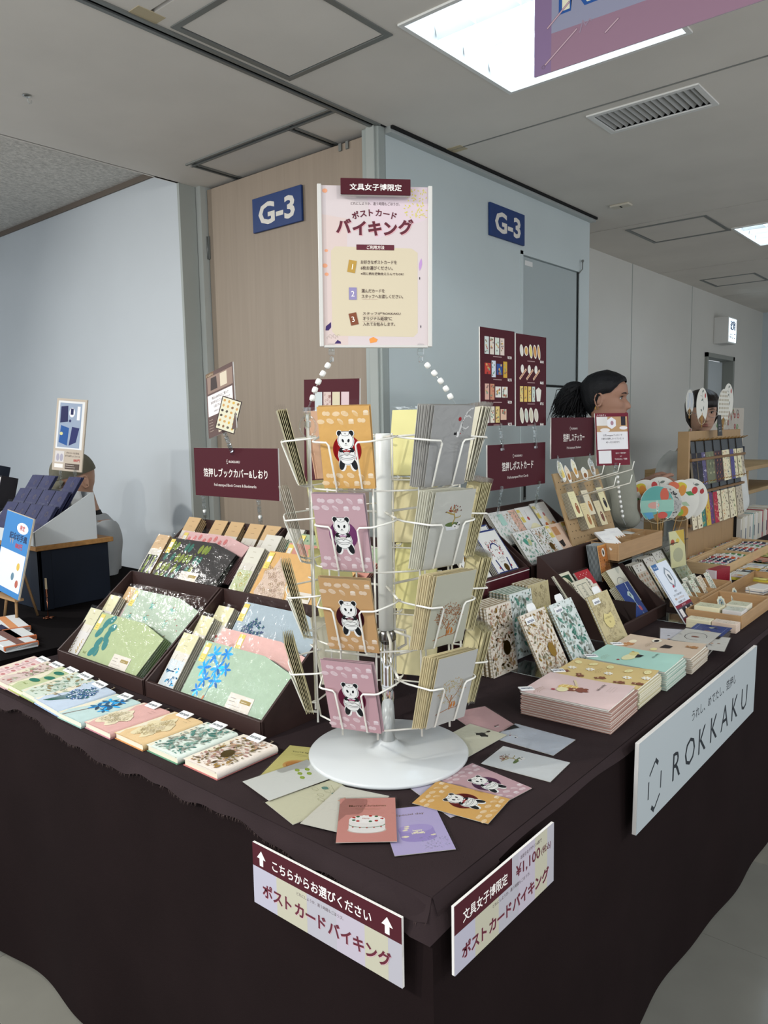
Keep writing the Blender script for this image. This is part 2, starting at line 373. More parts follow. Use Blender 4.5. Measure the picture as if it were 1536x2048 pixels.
# vent
x0, x1, y0, y1 = VENT; r = empty('air_vent', T((x0 + x1) / 2, (y0 + y1) / 2, 2.6), label='oblong grey slatted air vent in the ceiling', cat='air vent')
a, c = (x1 - x0) / 2, (y1 - y0) / 2; f = MB()
for s, t, u, v in ((-a - .02, a + .02, -c - .02, -c), (-a - .02, a + .02, c, c + .02), (-a - .02, -a, -c, c), (a, a + .02, -c, c)): f.box(s, t, u, v, -.006, .02, m_white)
f.obj('vent_frame', r); MB().box(-a, a, -c, c, .05, .055, m_dark).obj('vent_backing', r)
sl = MB().box(-a, a, -.001, .001, -.012, .016, pm('vent_slat_metal', '#a9aaa6', .5), RX(38)).mesh('slat')
for k in range(16): link('slat', sl, r, T(0, -c + 2 * c * (k + .5) / 16, .008))
# detector and hook
d = empty('smoke_detector', T(3.40, 1.19, 2.6), label='small oblong beige detector plate on the ceiling above the wall end', cat='detector')
MB().bbox(-.03, .03, -.055, .055, -.012, 0, pm('old_plastic', '#c8c2b2', .5), .003).obj('detector_body', d)
MB().box(-.012, .012, -.004, .004, -.0135, -.012, m_dark).obj('detector_window', d)
h = empty('ceiling_hook', T(.56, 2.19, 2.6), label='small clear hook stuck on the ceiling at the upper left', cat='hook')
MB().lathe([(.016, 0), (.016, -.004), (.006, -.007)], CLEAR, 14).obj('hook_plate', h)
MB().tube([(0, 0, -.005), (.002, 0, -.018), (.008, 0, -.026), (.014, 0, -.022), (.015, 0, -.014)], .0028, CLEAR, 6).obj('hook_arm', h)

# walls
MB().box(1.51, 1.75, 2.64, 6.5, 0, 2.7, m_wl).obj('wall_left', kind='structure')
MB().box(-6, 1.7, 6.5, 6.6, 0, 2.7, m_wl).obj('wall_hall_end', kind='structure')
MB().box(1.50, 1.515, 2.66, 6.5, 2.672, 2.70, pm('brown_trim', '#6a6056', .6)).obj('trim_9', kind='structure')
MB().box(1.505, 1.60, 2.628, 2.645, 0, 2.6, m_frame).obj('trim_10', kind='structure')
MB().box(1.604, 1.72, 2.592, 2.648, 0, 2.6, pm('frame_light', '#b4b8b3', .5, vary=(.05, 4))).obj('trim_11', kind='structure')
MB().box(1.70, 1.80, 1.56, 2.66, 0, 2.6, m_dark).obj('wall_door_side', kind='structure')
dr = MB().bbox(1.64, 1.68, 1.535, 2.586, .01, 2.585, m_wood, .002).obj('door_1', kind='structure')
hg = MB(); hg.box(1.633, 1.641, 2.575, 2.592, 2.25, 2.36, m_alu); hg.tube([(1.632, 2.588, 2.25), (1.632, 2.588, 2.36)], .004, m_alu); hg.obj('hinge', dr)
for yy in (1.62, 1.66): MB().box(1.632, 1.641, yy, yy + .015, 2.555, 2.585, m_alu).obj('bracket', dr)
MB().bbox(1.615, 1.66, 1.44, 1.53, 0, 2.6, pm('mullion_grey', '#9ba29e', .45, .1), .003).obj('trim_12', kind='structure')
MB().bbox(1.605, 1.62, 1.455, 1.50, 0, 2.6, m_frame, .002).obj('trim_13', kind='structure')
wr = MB(); wr.box(1.665, 2.745, 1.445, 1.50, 0, 2.585, m_wr); wr.box(2.745, 3.42, 1.445, 1.50, 2.29, 2.585, m_wr); wr.box(3.42, 3.55, 1.445, 1.50, 0, 2.585, m_wr)
wr.box(1.70, 3.55, 1.50, 1.56, 0, 2.6, m_wr)
wr = wr.obj('wall_right', kind='structure')
MB().box(1.645, 1.664, 1.446, 1.50, 0, 2.585, pm('edge_profile', '#6e7673', .4, .3)).obj('trim_14', kind='structure')
b = MB(); b.box(1.66, 3.56, 1.41, 1.447, 2.575, 2.6, pm('rail_metal', '#b3b8b6', .35, .4)); b.box(1.66, 3.56, 1.40, 1.412, 2.588, 2.6, m_dark); b.obj('trim_15', kind='structure')
d2 = MB(); d2.bbox(2.765, 3.40, 1.452, 1.48, 1.613, 2.27, pm('door_panel_grey', '#a7b1b1', .45), .003); d2.bbox(2.765, 3.40, 1.452, 1.48, .02, 1.602, m_wr, .003)
d2 = d2.obj('door_2', kind='structure')
b = MB(); b.box(2.745, 2.765, 1.44, 1.46, 0, 2.29, m_wr); b.box(2.745, 3.42, 1.44, 1.46, 2.272, 2.295, m_wr); b.obj('door_frame', d2)
b = MB(); b.box(3.40, 3.412, 1.446, 1.448, 0, 2.27, m_dark); b.box(2.77, 3.41, 1.450, 1.452, 1.602, 1.613, m_dark); b.obj('door_gap', d2)
for z in (1.80, 1.05):
    b = MB(); b.bbox(2.785, 2.815, 1.448, 1.454, z - .06, z + .06, m_alu, .003); b.box(2.793, 2.807, 1.4465, 1.449, z - .045, z + .045, m_dark); b.obj('pull_handle', d2)
MB().box(2.80, 2.88, 1.4505, 1.452, 2.225, 2.25, m_white).obj('sticker', d2)
b = MB(); b.tube([(3.40, 1.438, 2.262), (3.43, 1.43, 2.29), (3.43, 1.43, 2.33)], .003, m_alu); b.lathe([(.006, 0), (.008, .006), (.006, .012)], m_alu, 8, M=T(3.43, 1.43, 2.33)); b.obj('latch_wire', d2)
MB().box(3.545, 3.56, 1.45, 1.78, 0, 2.6, m_frame).obj('trim_16', kind='structure')
w2 = MB(); w2.box(3.5, 6.76, 1.78, 1.9, 0, 2.6, m_far); w2.box(6.76, 7.60, 1.78, 1.9, 2.02, 2.6, m_far); w2.box(7.60, 8.8, 1.78, 1.9, 0, 2.6, m_far); w2.obj('wall_corridor', kind='structure')
MB().box(8.72, 8.85, -2.2, 1.9, 0, 2.6, pm('end_wall', '#c3ccd0', .6)).obj('wall_end', kind='structure')
d3 = MB().box(6.80, 7.56, 1.86, 1.89, 0, 1.99, pm('far_door', '#b9c0c2', .5)).obj('door_3', kind='structure')
b = MB(); mf = pm('far_door_frame', '#8c8f88', .5); b.box(6.745, 6.785, 1.755, 1.89, 0, 2.04, mf); b.box(7.57, 7.62, 1.755, 1.89, 0, 2.04, mf); b.box(6.745, 7.62, 1.755, 1.89, 2.0, 2.04, mf); b.obj('door_frame', d3)
for i, (xx, yy) in enumerate(((5.0, 1.777), (6.35, 1.777))): MB().box(xx, xx + .006, yy, yy + .004, 0, 2.6, m_frame).obj('trim_%d' % (17 + i), kind='structure')
# evacuation sign
es = empty('evacuation_sign', T(7.12, 1.70, 2.26), label='small lit blue and white evacuation ladder sign box on the corridor wall', cat='sign')
MB().bbox(-.13, .13, -.055, .08, -.125, .125, m_white, .004).obj('sign_case', es)
MB().box(-.115, .115, -.058, -.055, -.11, .11, pm('lit_sign_face', '#dff4ff', .4, emit=1.6)).obj('lit_panel', es)
A_ = Art(); A_.text('避難', 0, .01, .095, '#12306e', bold=.02, w=.17); A_.text('はしご', 0, -.075, .06, '#12306e', bold=.02, w=.19)
A_.obj(es, 'lettering', Matrix(((1, 0, 0, 0), (0, 0, -1, -.0582), (0, 1, 0, 0), (0, 0, 0, 1))))
# G-3 plates
def plate(M, lab):
    r = empty('room_number_plate', M, label=lab, cat='sign')
    MB().bbox(-.165, .165, -.077, .077, -.012, 0, pm('plate_blue', '#1f3a6e', .45, vary=(.08, 20)), .0015).obj('plate', r)
    a = Art(); a.text('G-3', 0, -.048, .132, '#dedad0', bold=.03, w=.245); a.obj(r, 'lettering')
plate(pose((1.625, 2.065, 2.39), 180), 'blue G-3 plate on the brown wooden door')
plate(pose((2.60, 1.432, 2.39), -90), 'blue G-3 plate on the pale partition above the narrow door')

# ---------------------------------------------------------------- tables under dark cloth
m_cloth = pm('brown_black_cloth', '#1b1313', .95, vary=(.12, 5), bump=(700, .25), spec=.06)
m_cloth2 = pm('black_cloth', '#0e0b0c', .95, vary=(.12, 5), bump=(700, .25), spec=.06)
def skirt(b, p0, p1, nrm, n_, z0, z1, amp, seed, m):
    rr = random.Random(seed); ph = [rr.uniform(0, 6.28) for _ in range(5)]; L_ = hypot(p1[0] - p0[0], p1[1] - p0[1]); fr = [rr.uniform(3.0, 5.5), rr.uniform(7, 11), rr.uniform(14, 19), 31, 2.0]
    def fn(u, v):
        s = u * L_; k = (1 - v) ** .8; w = (sin(s * fr[0] + ph[0]) * .5 + sin(s * fr[1] + ph[1] + k) * .28 + sin(s * fr[2] + ph[2] - k * 2) * .13 + sin(s * fr[4] + ph[3]) * .3)
        e = max(0, min(1, s / .10, (L_ - s) / .10)); e = e * e * (3 - 2 * e); C_ = .022 * k + .003; o = (amp * k * (w * .8 + .9) + .003) * e + C_ * (1 - e)
        x_ = (C_ * (1 - e)) * (-1 if s < L_ / 2 else 1) / L_; u2 = u + x_
        return (p0[0] + (p1[0] - p0[0]) * u2 + nrm[0] * o, p0[1] + (p1[1] - p0[1]) * u2 + nrm[1] * o, z0 + (z1 - z0) * v)
    b.grid(fn, n_, 14, m)
tb = empty('display_table', T(0, 0, 0), label='L-shaped display table draped in dark brown cloth carrying the whole stall', cat='table')
b = MB(); b.prism([(0, 0), (4.7, 0), (4.7, .69), (1.9, .69), (1.9, .88), (.78, .88), (.78, 1.62), (0, 1.62)], .69, .7195, m_cloth)
skirt(b, (0, 0), (4.7, 0), (0, -1), 260, .012, .719, .030, 3, m_cloth); skirt(b, (0, 1.62), (0, 0), (-1, 0), 110, .012, .719, .045, 8, m_cloth); skirt(b, (.78, 1.62), (0, 1.62), (0, 1), 40, .012, .719, .02, 9, m_cloth)
skirt(b, (4.7, 0), (4.7, .69), (1, 0), 30, .012, .719, .02, 19, m_cloth)
b.obj('table_cloth', tb)
# upper runner cloth with a frayed hem hanging over the two front edges
m_run = pm('runner_cloth', '#2b2122', .85, vary=(.12, 6), bump=(500, .3), spec=.12)
b = MB(); rr = random.Random(5)
def top(u, v):
    return None
b.prism([(-.004, -.004), (4.7, -.004), (4.7, .685), (1.895, .685), (1.895, .875), (.775, .875), (.775, 1.62), (-.004, 1.62)], .7185, .7205, m_run)
def hemL(u, v):
    y = 1.62 - 1.625 * u; w = .012 * sin(y * 9) + .006 * sin(y * 23 + 1) + .004 * sin(y * 57); d = (.030 + w * .8) * (1 - v)
    return (-.006 - .012 * (1 - v) ** 1.5 - .004 * sin(y * 14) * (1 - v), y, .7205 - d)
b.grid(hemL, 150, 5, m_run)
def hemR(u, v):
    x = 4.7 * u; w = .007 * sin(x * 8 + 2) + .004 * sin(x * 21) + .012 * math.exp(-x * 6); d = (.013 + w * .7) * (1 - v)
    return (x - .004, -.006 - .010 * (1 - v), .7205 - d)
b.grid(hemR, 200, 4, m_run)
# loose folded corner flap
b.add([(-.006, .12, .7205), (-.02, .12, .685), (-.026, .02, .66), (-.02, -.012, .655), (.03, -.022, .672), (.16, -.018, .703), (.16, -.006, .7205), (-.004, -.004, .7205)],
      [(0, 1, 2), (0, 2, 7), (2, 3, 7), (3, 4, 7), (4, 5, 6), (4, 6, 7)], m_run, True)
ro = b.obj('runner_cloth', tb)
fr = MB(); m_fr = pm('frayed_thread', '#3a2c28', .8)
for k in range(420):
    u = rr.random(); p = Vector(hemL(u, 0)); q = p + Vector((rr.uniform(-.004, 0), rr.uniform(-.003, .003), -rr.uniform(.003, .009)))
    fr.add([p + Vector((-.0005, -.0005, 0)), p + Vector((-.0005, .0006, 0)), q], [(0, 1, 2)], m_fr)
fr.obj('frayed_threads', tb, kind='stuff')
t2 = empty('neighbour_table', T(.6, 2.6, 0), label='neighbouring table under black cloth at the far left', cat='table')
b = MB(); b.box(-.62, .62, -.90, 1.5, .69, .7195, m_cloth2, RZ(-3) if 0 else None)
skirt(b, (-.62, -.90), (.62, -.90), (0, -1), 60, .012, .719, .02, 31, m_cloth2); skirt(b, (-.62, 1.5), (-.62, -.9), (-1, 0), 80, .012, .719, .02, 32, m_cloth2)
b.obj('table_cloth', t2)
# ---------------------------------------------------------------- printed designs
def ground(a, w, h, col, y0=0): return a.rect(-w / 2, y0, w / 2, y0 + h, col).up()
def mix(c1, c2, t):
    a = [int(c1[i:i + 2], 16) for i in (1, 3, 5)]; b = [int(c2[i:i + 2], 16) for i in (1, 3, 5)]
    return '#%02x%02x%02x' % tuple(round(x + (y - x) * t) for x, y in zip(a, b))
def d_panda(bg, circ, w=.10, h=.148):
    a = Art(); ground(a, w, h, bg); pale = mix(bg, '#ffffff', .42); pale2 = mix(bg, '#ffffff', .20); rr = random.Random(7)
    for base in (.118, .006):
        for row in range(2):
            for k in range(6):
                x = -w / 2 + .006 + k * .0195 + (row % 2) * .009 + rr.uniform(-.002, .002); y = base + row * .0135 + rr.uniform(-.001, .001) + .004
                if x > w / 2 - .004 or x < -w / 2 + .004: continue
                t = (k * 2 + row * 3) % 5; rot = rr.uniform(-25, 10)
                if t == 0: a.ell(x, y, .0075, .0042, pale, rot=rot); a.up(2e-5).arc(x, y, .006, .0022, 200, 340, .0006, pale2, rot=rot)
                elif t == 1: a.rect(x - .005, y - .0045, x + .005, y + .002, pale); a.ell(x, y + .002, .005, .0025, mix(bg, '#ffffff', .6))
                elif t == 2:
                    a.ell(x, y, .0075, .0045, pale, rot=-20); a.up(2e-5)
                    for q in range(4): a.line([(x - .004 + q * .0025, y + .003), (x - .003 + q * .0025, y - .0025)], .0005, bg)
                elif t == 3: a.ell(x - .003, y, .0045, .004, pale); a.ell(x + .0035, y - .0005, .0045, .004, pale)
                else: a.ell(x, y, .0065, .003, pale, rot=-35); a.ell(x + .001, y - .003, .006, .0028, pale2, rot=-35)
    a.up(); cx, cy = .002, .070; a.ell(cx, cy, .0275, .0275, circ, foil=1, n=32).up()
    K, Wt = '#15181c', '#f2f1ec'; x, y = cx - .001, cy
    # white outline, legs, belly, arms, head
    for dx, dy, rx, ry in ((-.010, -.026, .0065, .0115), (.012, -.026, .0065, .0115), (0, -.010, .0165, .017), (0, .017, .0155, .0165), (-.0115, .030, .005, .005), (.0115, .030, .005, .005)): a.ell(x + dx, y + dy, rx + .001, ry + .001, Wt)
    a.up(); a.ell(x - .011, y - .026, .0055, .0105, K, rot=-12); a.ell(x + .013, y - .026, .0055, .0105, K, rot=18)
    for s in (-1, 1): a.ell(x + s * .0115, y + .030, .0045, .005, K)
    a.up(); a.ell(x, y - .010, .0160, .0165, K); a.up(); a.ell(x, y - .010, .0153, .0158, Wt); a.up()
    a.arc(x, y - .009, .0150, .006, 200, 340, .0008, K); a.arc(x, y - .012, .0148, .006, 200, 340, .0006, K)
    for s in (-1, 1): a.ell(x + s * .009, y + .0005, .0062, .0042, K, rot=-s * 25)
    a.up().ell(x, y - .003, .008, .0045, K); a.up().ell(x, y - .0015, .0068, .0035, circ if circ != '#8a4a7c' else '#b78aa8', foil=0); a.ell(x, y - .005, .006, .002, '#d8d4cc')
    a.line([(x - .013, y - .010), (x - .004, y - .008), (x, y - .010), (x + .004, y - .008), (x + .013, y - .010)], .0007, K)
    a.up(); a.ell(x, y + .017, .0150, .0160, K, n=20).up(); a.ell(x, y + .017, .0143, .0153, Wt, n=20).up()
    for s in (-1, 1): a.ell(x + s * .0055, y + .017, .0021, .0034, K, rot=-s * 20)
    a.ell(x, y + .0115, .0015, .001, K); a.arc(x - .0014, y + .0095, .0014, .001, 190, 350, .0005, K, n=4); a.arc(x + .0014, y + .0095, .0014, .001, 190, 350, .0005, K, n=4)
    a.poly([(x - .0085, y + .034), (x + .0085, y + .034), (x + .007, y + .027), (x, y + .025), (x - .007, y + .027)], K).up()
    a.poly([(x - .0078, y + .0334), (x + .0078, y + .0334), (x + .0063, y + .0275), (x, y + .0256), (x - .0063, y + .0275)], Wt).up()
    a.line([(x - .002, y + .0305), (x + .002, y + .0305)], .0006, K); a.line([(x, y + .0305), (x, y + .028)], .0006, K)
    a.poly([(x - .006, y + .0025), (x, y - .0005), (x - .009, y + .0005)], '#ffffff'); a.poly([(x + .006, y + .0025), (x, y - .0005), (x + .009, y + .0005)], '#ffffff')
    return a
def d_tree(bg='#b9b8a6', leafc='#8a5b3a', w=.10, h=.148, foil=0, dense=260, cy=.062, txt=False):
    a = Art(); ground(a, w, h, bg); rr = random.Random(3); cx = 0
    for k in range(dense):
        t = rr.uniform(0, 2 * pi); r = sqrt(rr.random()); x, y = cx + .034 * r * cos(t), cy + .026 * r * sin(t)
        a.leaf(x, y, rr.uniform(.003, .0055), .0016, rr.uniform(0, 360), rr.choice([leafc, mix(leafc, '#c98a50', .5), mix(leafc, '#ffffff', .15)]), foil)
    a.up(); a.line([(cx + .002, cy - .012), (cx, cy - .030), (cx + .001, cy - .042)], .0022, '#a86a38', foil)
    a.line([(cx - .032, cy - .046), (cx - .018, cy - .043), (cx, cy - .040), (cx + .018, cy - .041), (cx + .026, cy - .036)], .0014, '#a86a38', foil)
    for s in (-1, 1):
        a.line([(cx, cy - .026), (cx + s * .014, cy - .010), (cx + s * .022, cy + .004)], .001, '#a86a38', foil); a.ell(cx + .009 + s * .004, cy - .034, .003, .005, '#c07a3c', foil); a.ell(cx + .009 + s * .003, cy - .028, .002, .002, '#c07a3c', foil)
    return a
def d_bonsai(bg='#bdbdb4', w=.10, h=.148, cy=.098, cx=.004):
    a = Art(); ground(a, w, h, bg); rr = random.Random(11); tr = '#a08c4a'
    a.poly([(cx - .017, cy - .016), (cx + .014, cy - .016), (cx + .010, cy - .026), (cx - .012, cy - .026)], '#d5d7da'); a.up(); a.ell(cx - .002, cy - .015, .016, .0045, '#5d7040')
    a.up(); a.line([(cx, cy - .014), (cx + .004, cy - .004), (cx + .001, cy + .004), (cx - .008, cy + .006), (cx - .018, cy + .010)], .0026, tr); a.line([(cx + .001, cy + .004), (cx + .002, cy + .014)], .0018, tr); a.line([(cx + .003, cy - .003), (cx + .014, cy - .002), (cx + .018, cy)], .0016, tr)
    for k in range(34):
        t = rr.uniform(20, 165); r = rr.uniform(.006, .022); x, y = cx - .004 + r * cos(R(t)) * 1.1, cy + .006 + r * sin(R(t)) * .75
        a.line([(cx - .004 + (x - cx) * .4, cy + .006 + (y - cy) * .3), (x, y)], .0004, tr); a.ell(x, y, .0014, .0014, rr.choice(['#8d3b33', '#a8573c', '#5b2f28']), n=7)
    for x, y, r in ((.006, -.019, .006), (.014, -.022, .005), (.016, -.014, .004)): a.ell(cx + x, cy + y, r, r * .7, '#e4e2dd', n=10)
    a.up()
    for x, y in ((.010, -.016), (.013, -.013), (.018, -.017), (.008, -.02)): a.ell(cx + x, cy + y, .0014, .0017, '#20211f', n=7, rot=40)
    return a
def d_dog(bg='#9a9a98', w=.10, h=.148, cx=.022, cy=.115, s=1.0, red='#a82a30'):
    """spotted dog in a top hat, standing on its head"""
    a = Art(); ground(a, w, h, bg); rr = random.Random(5); b = '#c9c9c6'
    def P(x, y): return (cx + x * s, cy + y * s)
    for pts, wd in ((((0, 0), (.006, .012), (.010, .020), (.018, .026), (.024, .028)), .0028), (((.006, .012), (.016, .014), (.022, .010)), .0022), (((0, -.006), (.012, -.010), (.018, -.006)), .0022), (((0, 0), (-.002, -.008), (-.004, -.016)), .0040)):
        a.line([P(*p) for p in pts], wd * s, b)
    a.ell(*P(-.006, .008), .004 * s, .004 * s, red, n=10, foil=1); a.ell(*P(-.007, -.020), .004 * s, .0055 * s, '#e0dedb', n=10); a.up()
    for k in range(26):
        t = rr.random(); x, y = (.002 + .018 * t * t, .026 * t) if rr.random() < .6 else (.004 * t + .001, -.014 * t); a.ell(*P(x + rr.uniform(-.0015, .0015), y + rr.uniform(-.001, .001)), .0008 * s, .0006 * s, '#1c1d1d', n=6)
    a.poly([P(-.0165, -.021), P(-.0165, -.0165), P(-.0095, -.0165), P(-.0095, -.021)], '#0f0f10'); a.line([P(-.0098, -.0225), P(-.0098, -.015)], .0012 * s, '#0f0f10'); a.poly([P(-.001, -.020), P(-.001, -.017), P(.002, -.0185)], '#a02a2c')
    return a
def d_plain(bg, w=.10, h=.148, fn=None):
    a = Art(); ground(a, w, h, bg)
    if fn: fn(a)
    return a
def d_cake(bg='#c98a80'):
    a = Art(); ground(a, .10, .148, bg); a.text('Merry Christmas', 0, .117, .0085, '#8a6a3c', bold=.01, w=.066, foil=1)
    for k in range(2): a.rect(-.022 + k * .004, .110 - k * .004, .024 - k * .003, .1108 - k * .004, '#a87a5c')
    wht = '#e6e3de'; a.ell(0, .038, .033, .012, '#c9b8ae', n=24); a.up(); a.rect(-.031, .040, .031, .072, wht); a.ell(0, .040, .031, .012, wht, n=24); a.up(); a.ell(0, .072, .031, .0135, '#efece7', n=24).up()
    a.arc(0, .056, .0305, .0105, 185, 355, .0014, '#4b7a58', n=16); rr = random.Random(2)
    for k in range(14):
        t = 2 * pi * k / 14; x, y = .0255 * cos(t), .074 + .0095 * sin(t); c = ['#b5302c', '#f3f0ec', '#3f6b48'][k % 3]; a.ell(x, y, .0032, .0028, c, n=9); a.up(2e-5)
    for k in range(5): a.ell(-.024 + k * .012, .0465 - .003 * sin(k * pi / 4), .0016, .0016, '#b5302c', n=7)
    a.text('Merry', -.002, .073, .005, '#b5302c'); return a
def d_purple(bg='#b5aad2'):
    a = Art(); ground(a, .10, .148, bg); a.text('Special day', 0, .120, .009, '#9a8350', foil=1, w=.05)
    a.rect(-.030, .045, .030, .075, '#9c8cc4'); a.ell(0, .045, .030, .012, '#9c8cc4', n=20); a.up(); a.ell(0, .075, .030, .013, '#a99ace', n=20).up()
    rr = random.Random(8)
    for k in range(9): x, y = rr.uniform(-.026, .024), rr.uniform(.040, .084); a.ell(x, y, .004, .002, '#e9dfc0', n=8); a.ell(x + .003, y + .001, .003, .002, '#e9dfc0', n=8)
    a.up(); a.text('happy', .002, .066, .007, '#f4ecd0', bold=.02); a.text('birthday', .002, .057, .007, '#f4ecd0', bold=.02)
    for k in range(60): a.star(rr.uniform(.0, .045), rr.uniform(.01, .045), rr.uniform(.0006, .0013), '#e8f4ff', n=4, foil=1)
    return a
def d_egg(bg='#c9c07a'):
    a = Art(); ground(a, .10, .148, bg); a.text("You're egg-done!", 0, .118, .009, '#4b4a2c', bold=.01, w=.066)
    for k in range(2): a.rect(-.03 + k * .01, .108 - k * .006, .03 - k * .008, .1088 - k * .006, '#77713c')
    a.ell(0, .062, .028, .022, '#c79a5a', n=20).up(); a.ell(-.004, .064, .019, .013, '#b87f44', n=18); a.ell(.010, .070, .010, .007, '#e0b96c'); a.arc(0, .060, .020, .012, 190, 350, .0012, '#8a5a30'); return a
def d_leaves_hang(bg, col, w=.10, h=.148):
    a = Art(); ground(a, w, h, bg)
    for x, y in ((-.020, .125), (-.002, .118), (-.014, .104), (-.030, .108), (.004, .098)):
        a.leaf(x, y, .016, .010, -12, col); a.line([(x, y), (x + .015, y - .003)], .0004, mix(col, '#ffffff', .5))
    return a
def d_line_leaf(bg, w=.10, h=.148):
    a = Art(); ground(a, w, h, bg)
    for x, y, c in ((-.020, .118, '#5f8a80'), (.012, .120, '#5f8a80'), (-.006, .112, bg), (.024, .108, bg), (-.028, .098, bg), (-.002, .094, bg), (.014, .085, bg)):
        if c != bg: a.leaf(x, y, .017, .012, 200, c)
        a.arc(x - .008, y, .008, .005, 0, 360, .0004, '#8a8a62', n=12); a.line([(x, y), (x - .016, y - .004)], .0004, '#8a8a62')
    a.line([(-.03, .13), (0, .12), (.03, .09), (.034, .06)], .0005, '#8a8a62'); return a
def d_brand(bg='#d3d1c4'):
    def f(a):
        rr = random.Random(4); a.poly([(-.03, .095), (-.022, .112), (-.012, .100), (-.016, .092)], '#d9b39c')
        for k in range(12): a.arc(-.004 + rr.uniform(-.016, .022), .104 + rr.uniform(-.008, .01), .006, .004, rr.uniform(0, 180), rr.uniform(200, 360), .0005, '#6f6a58')
    return d_plain(bg, fn=f)
def scatter(a, w, h, y0, cols, n, seed, ls=(.008, .02), foil=(), vine='#8f866c', inset=0.):
    """leaves, buds and curling stems strewn over a cover"""
    rr = random.Random(seed); P = []; n = int(n * 1.7)
    for k in range(n):
        for t in range(12):
            x, y = rr.uniform(-w / 2 + .003, w / 2 - .003), rr.uniform(y0 + .003, y0 + h - .003)
            if all(hypot(x - p[0], y - p[1]) > (w * h / n) ** .5 * .72 for p in P): break
        P.append((x, y)); c = cols[k % len(cols)]; l = rr.uniform(*ls); an = rr.uniform(0, 360)
        l = min(l, .016 if not (abs(x) < w / 2 - .02 and y0 + .02 < y < y0 + h - .02) else l)
        cx, cy = x - l / 2 * cos(R(an)), y - l / 2 * sin(R(an))
        if abs(x) > w / 2 - .010 or y < y0 + .010 or y > y0 + h - .010: l = .008; cx, cy = x - l / 2 * cos(R(an)), y - l / 2 * sin(R(an))
        cx = max(-w / 2 + .002 + (l if cos(R(an)) < 0 else 0), min(w / 2 - .002 - (l if cos(R(an)) > 0 else 0), cx))
        a.leaf(cx, cy, l, l * rr.uniform(.35, .6), an, c if c in foil else mix(c, '#202018', .15), 1 if c in foil else 0)
        r = rr.uniform(.003, .006)
        if abs(x) < w / 2 - .012 and y0 + .012 < y < y0 + h - .012: a.arc(x + .004, y + .005, r, r * .8, an, an + 220, .0009, vine, n=7); a.arc(x - .005, y - .003, r * .8, r, an + 90, an + 260, .0008, vine, n=6)
        if k % 3 == 0 and abs(x) < w / 2 - .014 and y0 + .014 < y < y0 + h - .014:
            for q in range(5): a.leaf(x + .008, y - .006, .0042, .002, q * 72, mix(c, '#ffffff', .45))
    return a.up()
def lace(a, cx, cy, rx, ry, col='#cfc6b0', col2='#efe8d8', seed=1, n=70):
    """ruffled lace cluster"""
    rr = random.Random(seed); P = [(cx + rx * (1 + .16 * sin(t * 5) + .1 * sin(t * 9 + 1)) * cos(t), cy + ry * (1 + .16 * sin(t * 5) + .12 * cos(t * 7)) * sin(t)) for t in [2 * pi * k / 40 for k in range(40)]]
    a.poly(P, col2).up()
    for k in range(n):
        t = rr.uniform(0, 2 * pi); r = sqrt(rr.random()) * .85; x, y = cx + rx * r * cos(t), cy + ry * r * sin(t)
        a.arc(x, y, rx * .13, ry * .10, rr.uniform(0, 360), rr.uniform(380, 520), max(.0006, rx * .018), rr.choice([col, mix(col, '#8f8566', .5), mix(col, '#ffffff', .5)]), n=6)
    return a.up()
def small_lines(a, x, y, w, n, col, dy=.0042, t=.0008, seed=1, al='L'):
    rr = random.Random(seed)
    for k in range(n):
        ww = w * rr.uniform(.65, 1)
        x0 = x if al == 'L' else x - ww / 2; q = x0
        while q < x0 + ww:
            l = rr.uniform(.0012, .0035) * (w / .03 if w < .03 else 1); a.rect(q, y - k * dy, min(q + l, x0 + ww), y - k * dy + t, col); q += l * 1.35
    return a
def yellow_tag(a, x, y, w=.022, h=.050):
    a.rect(x, y, x + w, y + h, '#d8c468').up(); a.rect(x + w * .15, y + h * .42, x + w * .85, y + h * .78, '#e4e0d8'); small_lines(a.up(), x + w * .25, y + h * .68, w * .5, 2, '#8f8a9c', .004, .0008); small_lines(a, x + w * .2, y + h * .25, w * .6, 2, '#9a7c1c', .006, .0012)
    return a.up()
def price_card(a, x, y, w=.085, h=.040, bar='#9a8650'):
    a.rect(x, y, x + w, y + h, '#d4ccc0').up(); a.rect(x + w * .5, y + h * .55, x + w * .93, y + h * .78, bar).up(); small_lines(a, x + w * .55, y + h * .63, w * .33, 1, '#efe9dc'); small_lines(a, x + w * .08, y + h * .7, w * .34, 2, '#5c5348', .008, .0012); small_lines(a, x + w * .1, y + h * .28, w * .7, 2, '#8a8074', .007, .0009)
    return a.up()
def bear(a, x, y, s, rot=0, col='#8a5a3c'):
    c, q = cos(R(rot)), sin(R(rot)); P = lambda u, v: (x + (u * c - v * q) * s, y + (u * q + v * c) * s)
    a.ell(*P(0, -.5), .62 * s, .7 * s, col, rot=rot); a.ell(*P(0, .45), .55 * s, .5 * s, col, rot=rot)
    for k in (-1, 1): a.ell(*P(k * .4, .85), .2 * s, .2 * s, col, n=8); a.ell(*P(k * .6, -.35), .22 * s, .4 * s, col, n=8, rot=rot + k * 30); a.ell(*P(k * .4, -1.05), .26 * s, .3 * s, col, n=8)
    a.up(); a.ell(*P(0, .32), .22 * s, .17 * s, '#e3c9a4', n=10, rot=rot); a.up(); a.ell(*P(0, .38), .07 * s, .05 * s, '#3a2620', n=6)
    for k in (-1, 1): a.ell(*P(k * .22, .5), .05 * s, .05 * s, '#2a1c18', n=6)
    return a
def daisy(a, x, y, r, c='#f2eee2'):
    for k in range(8): a.leaf(x, y, r, r * .45, k * 45, c)
    a.up(); a.ell(x, y, r * .25, r * .25, '#d9b64c', n=8); return a
def d_banner():
    pass
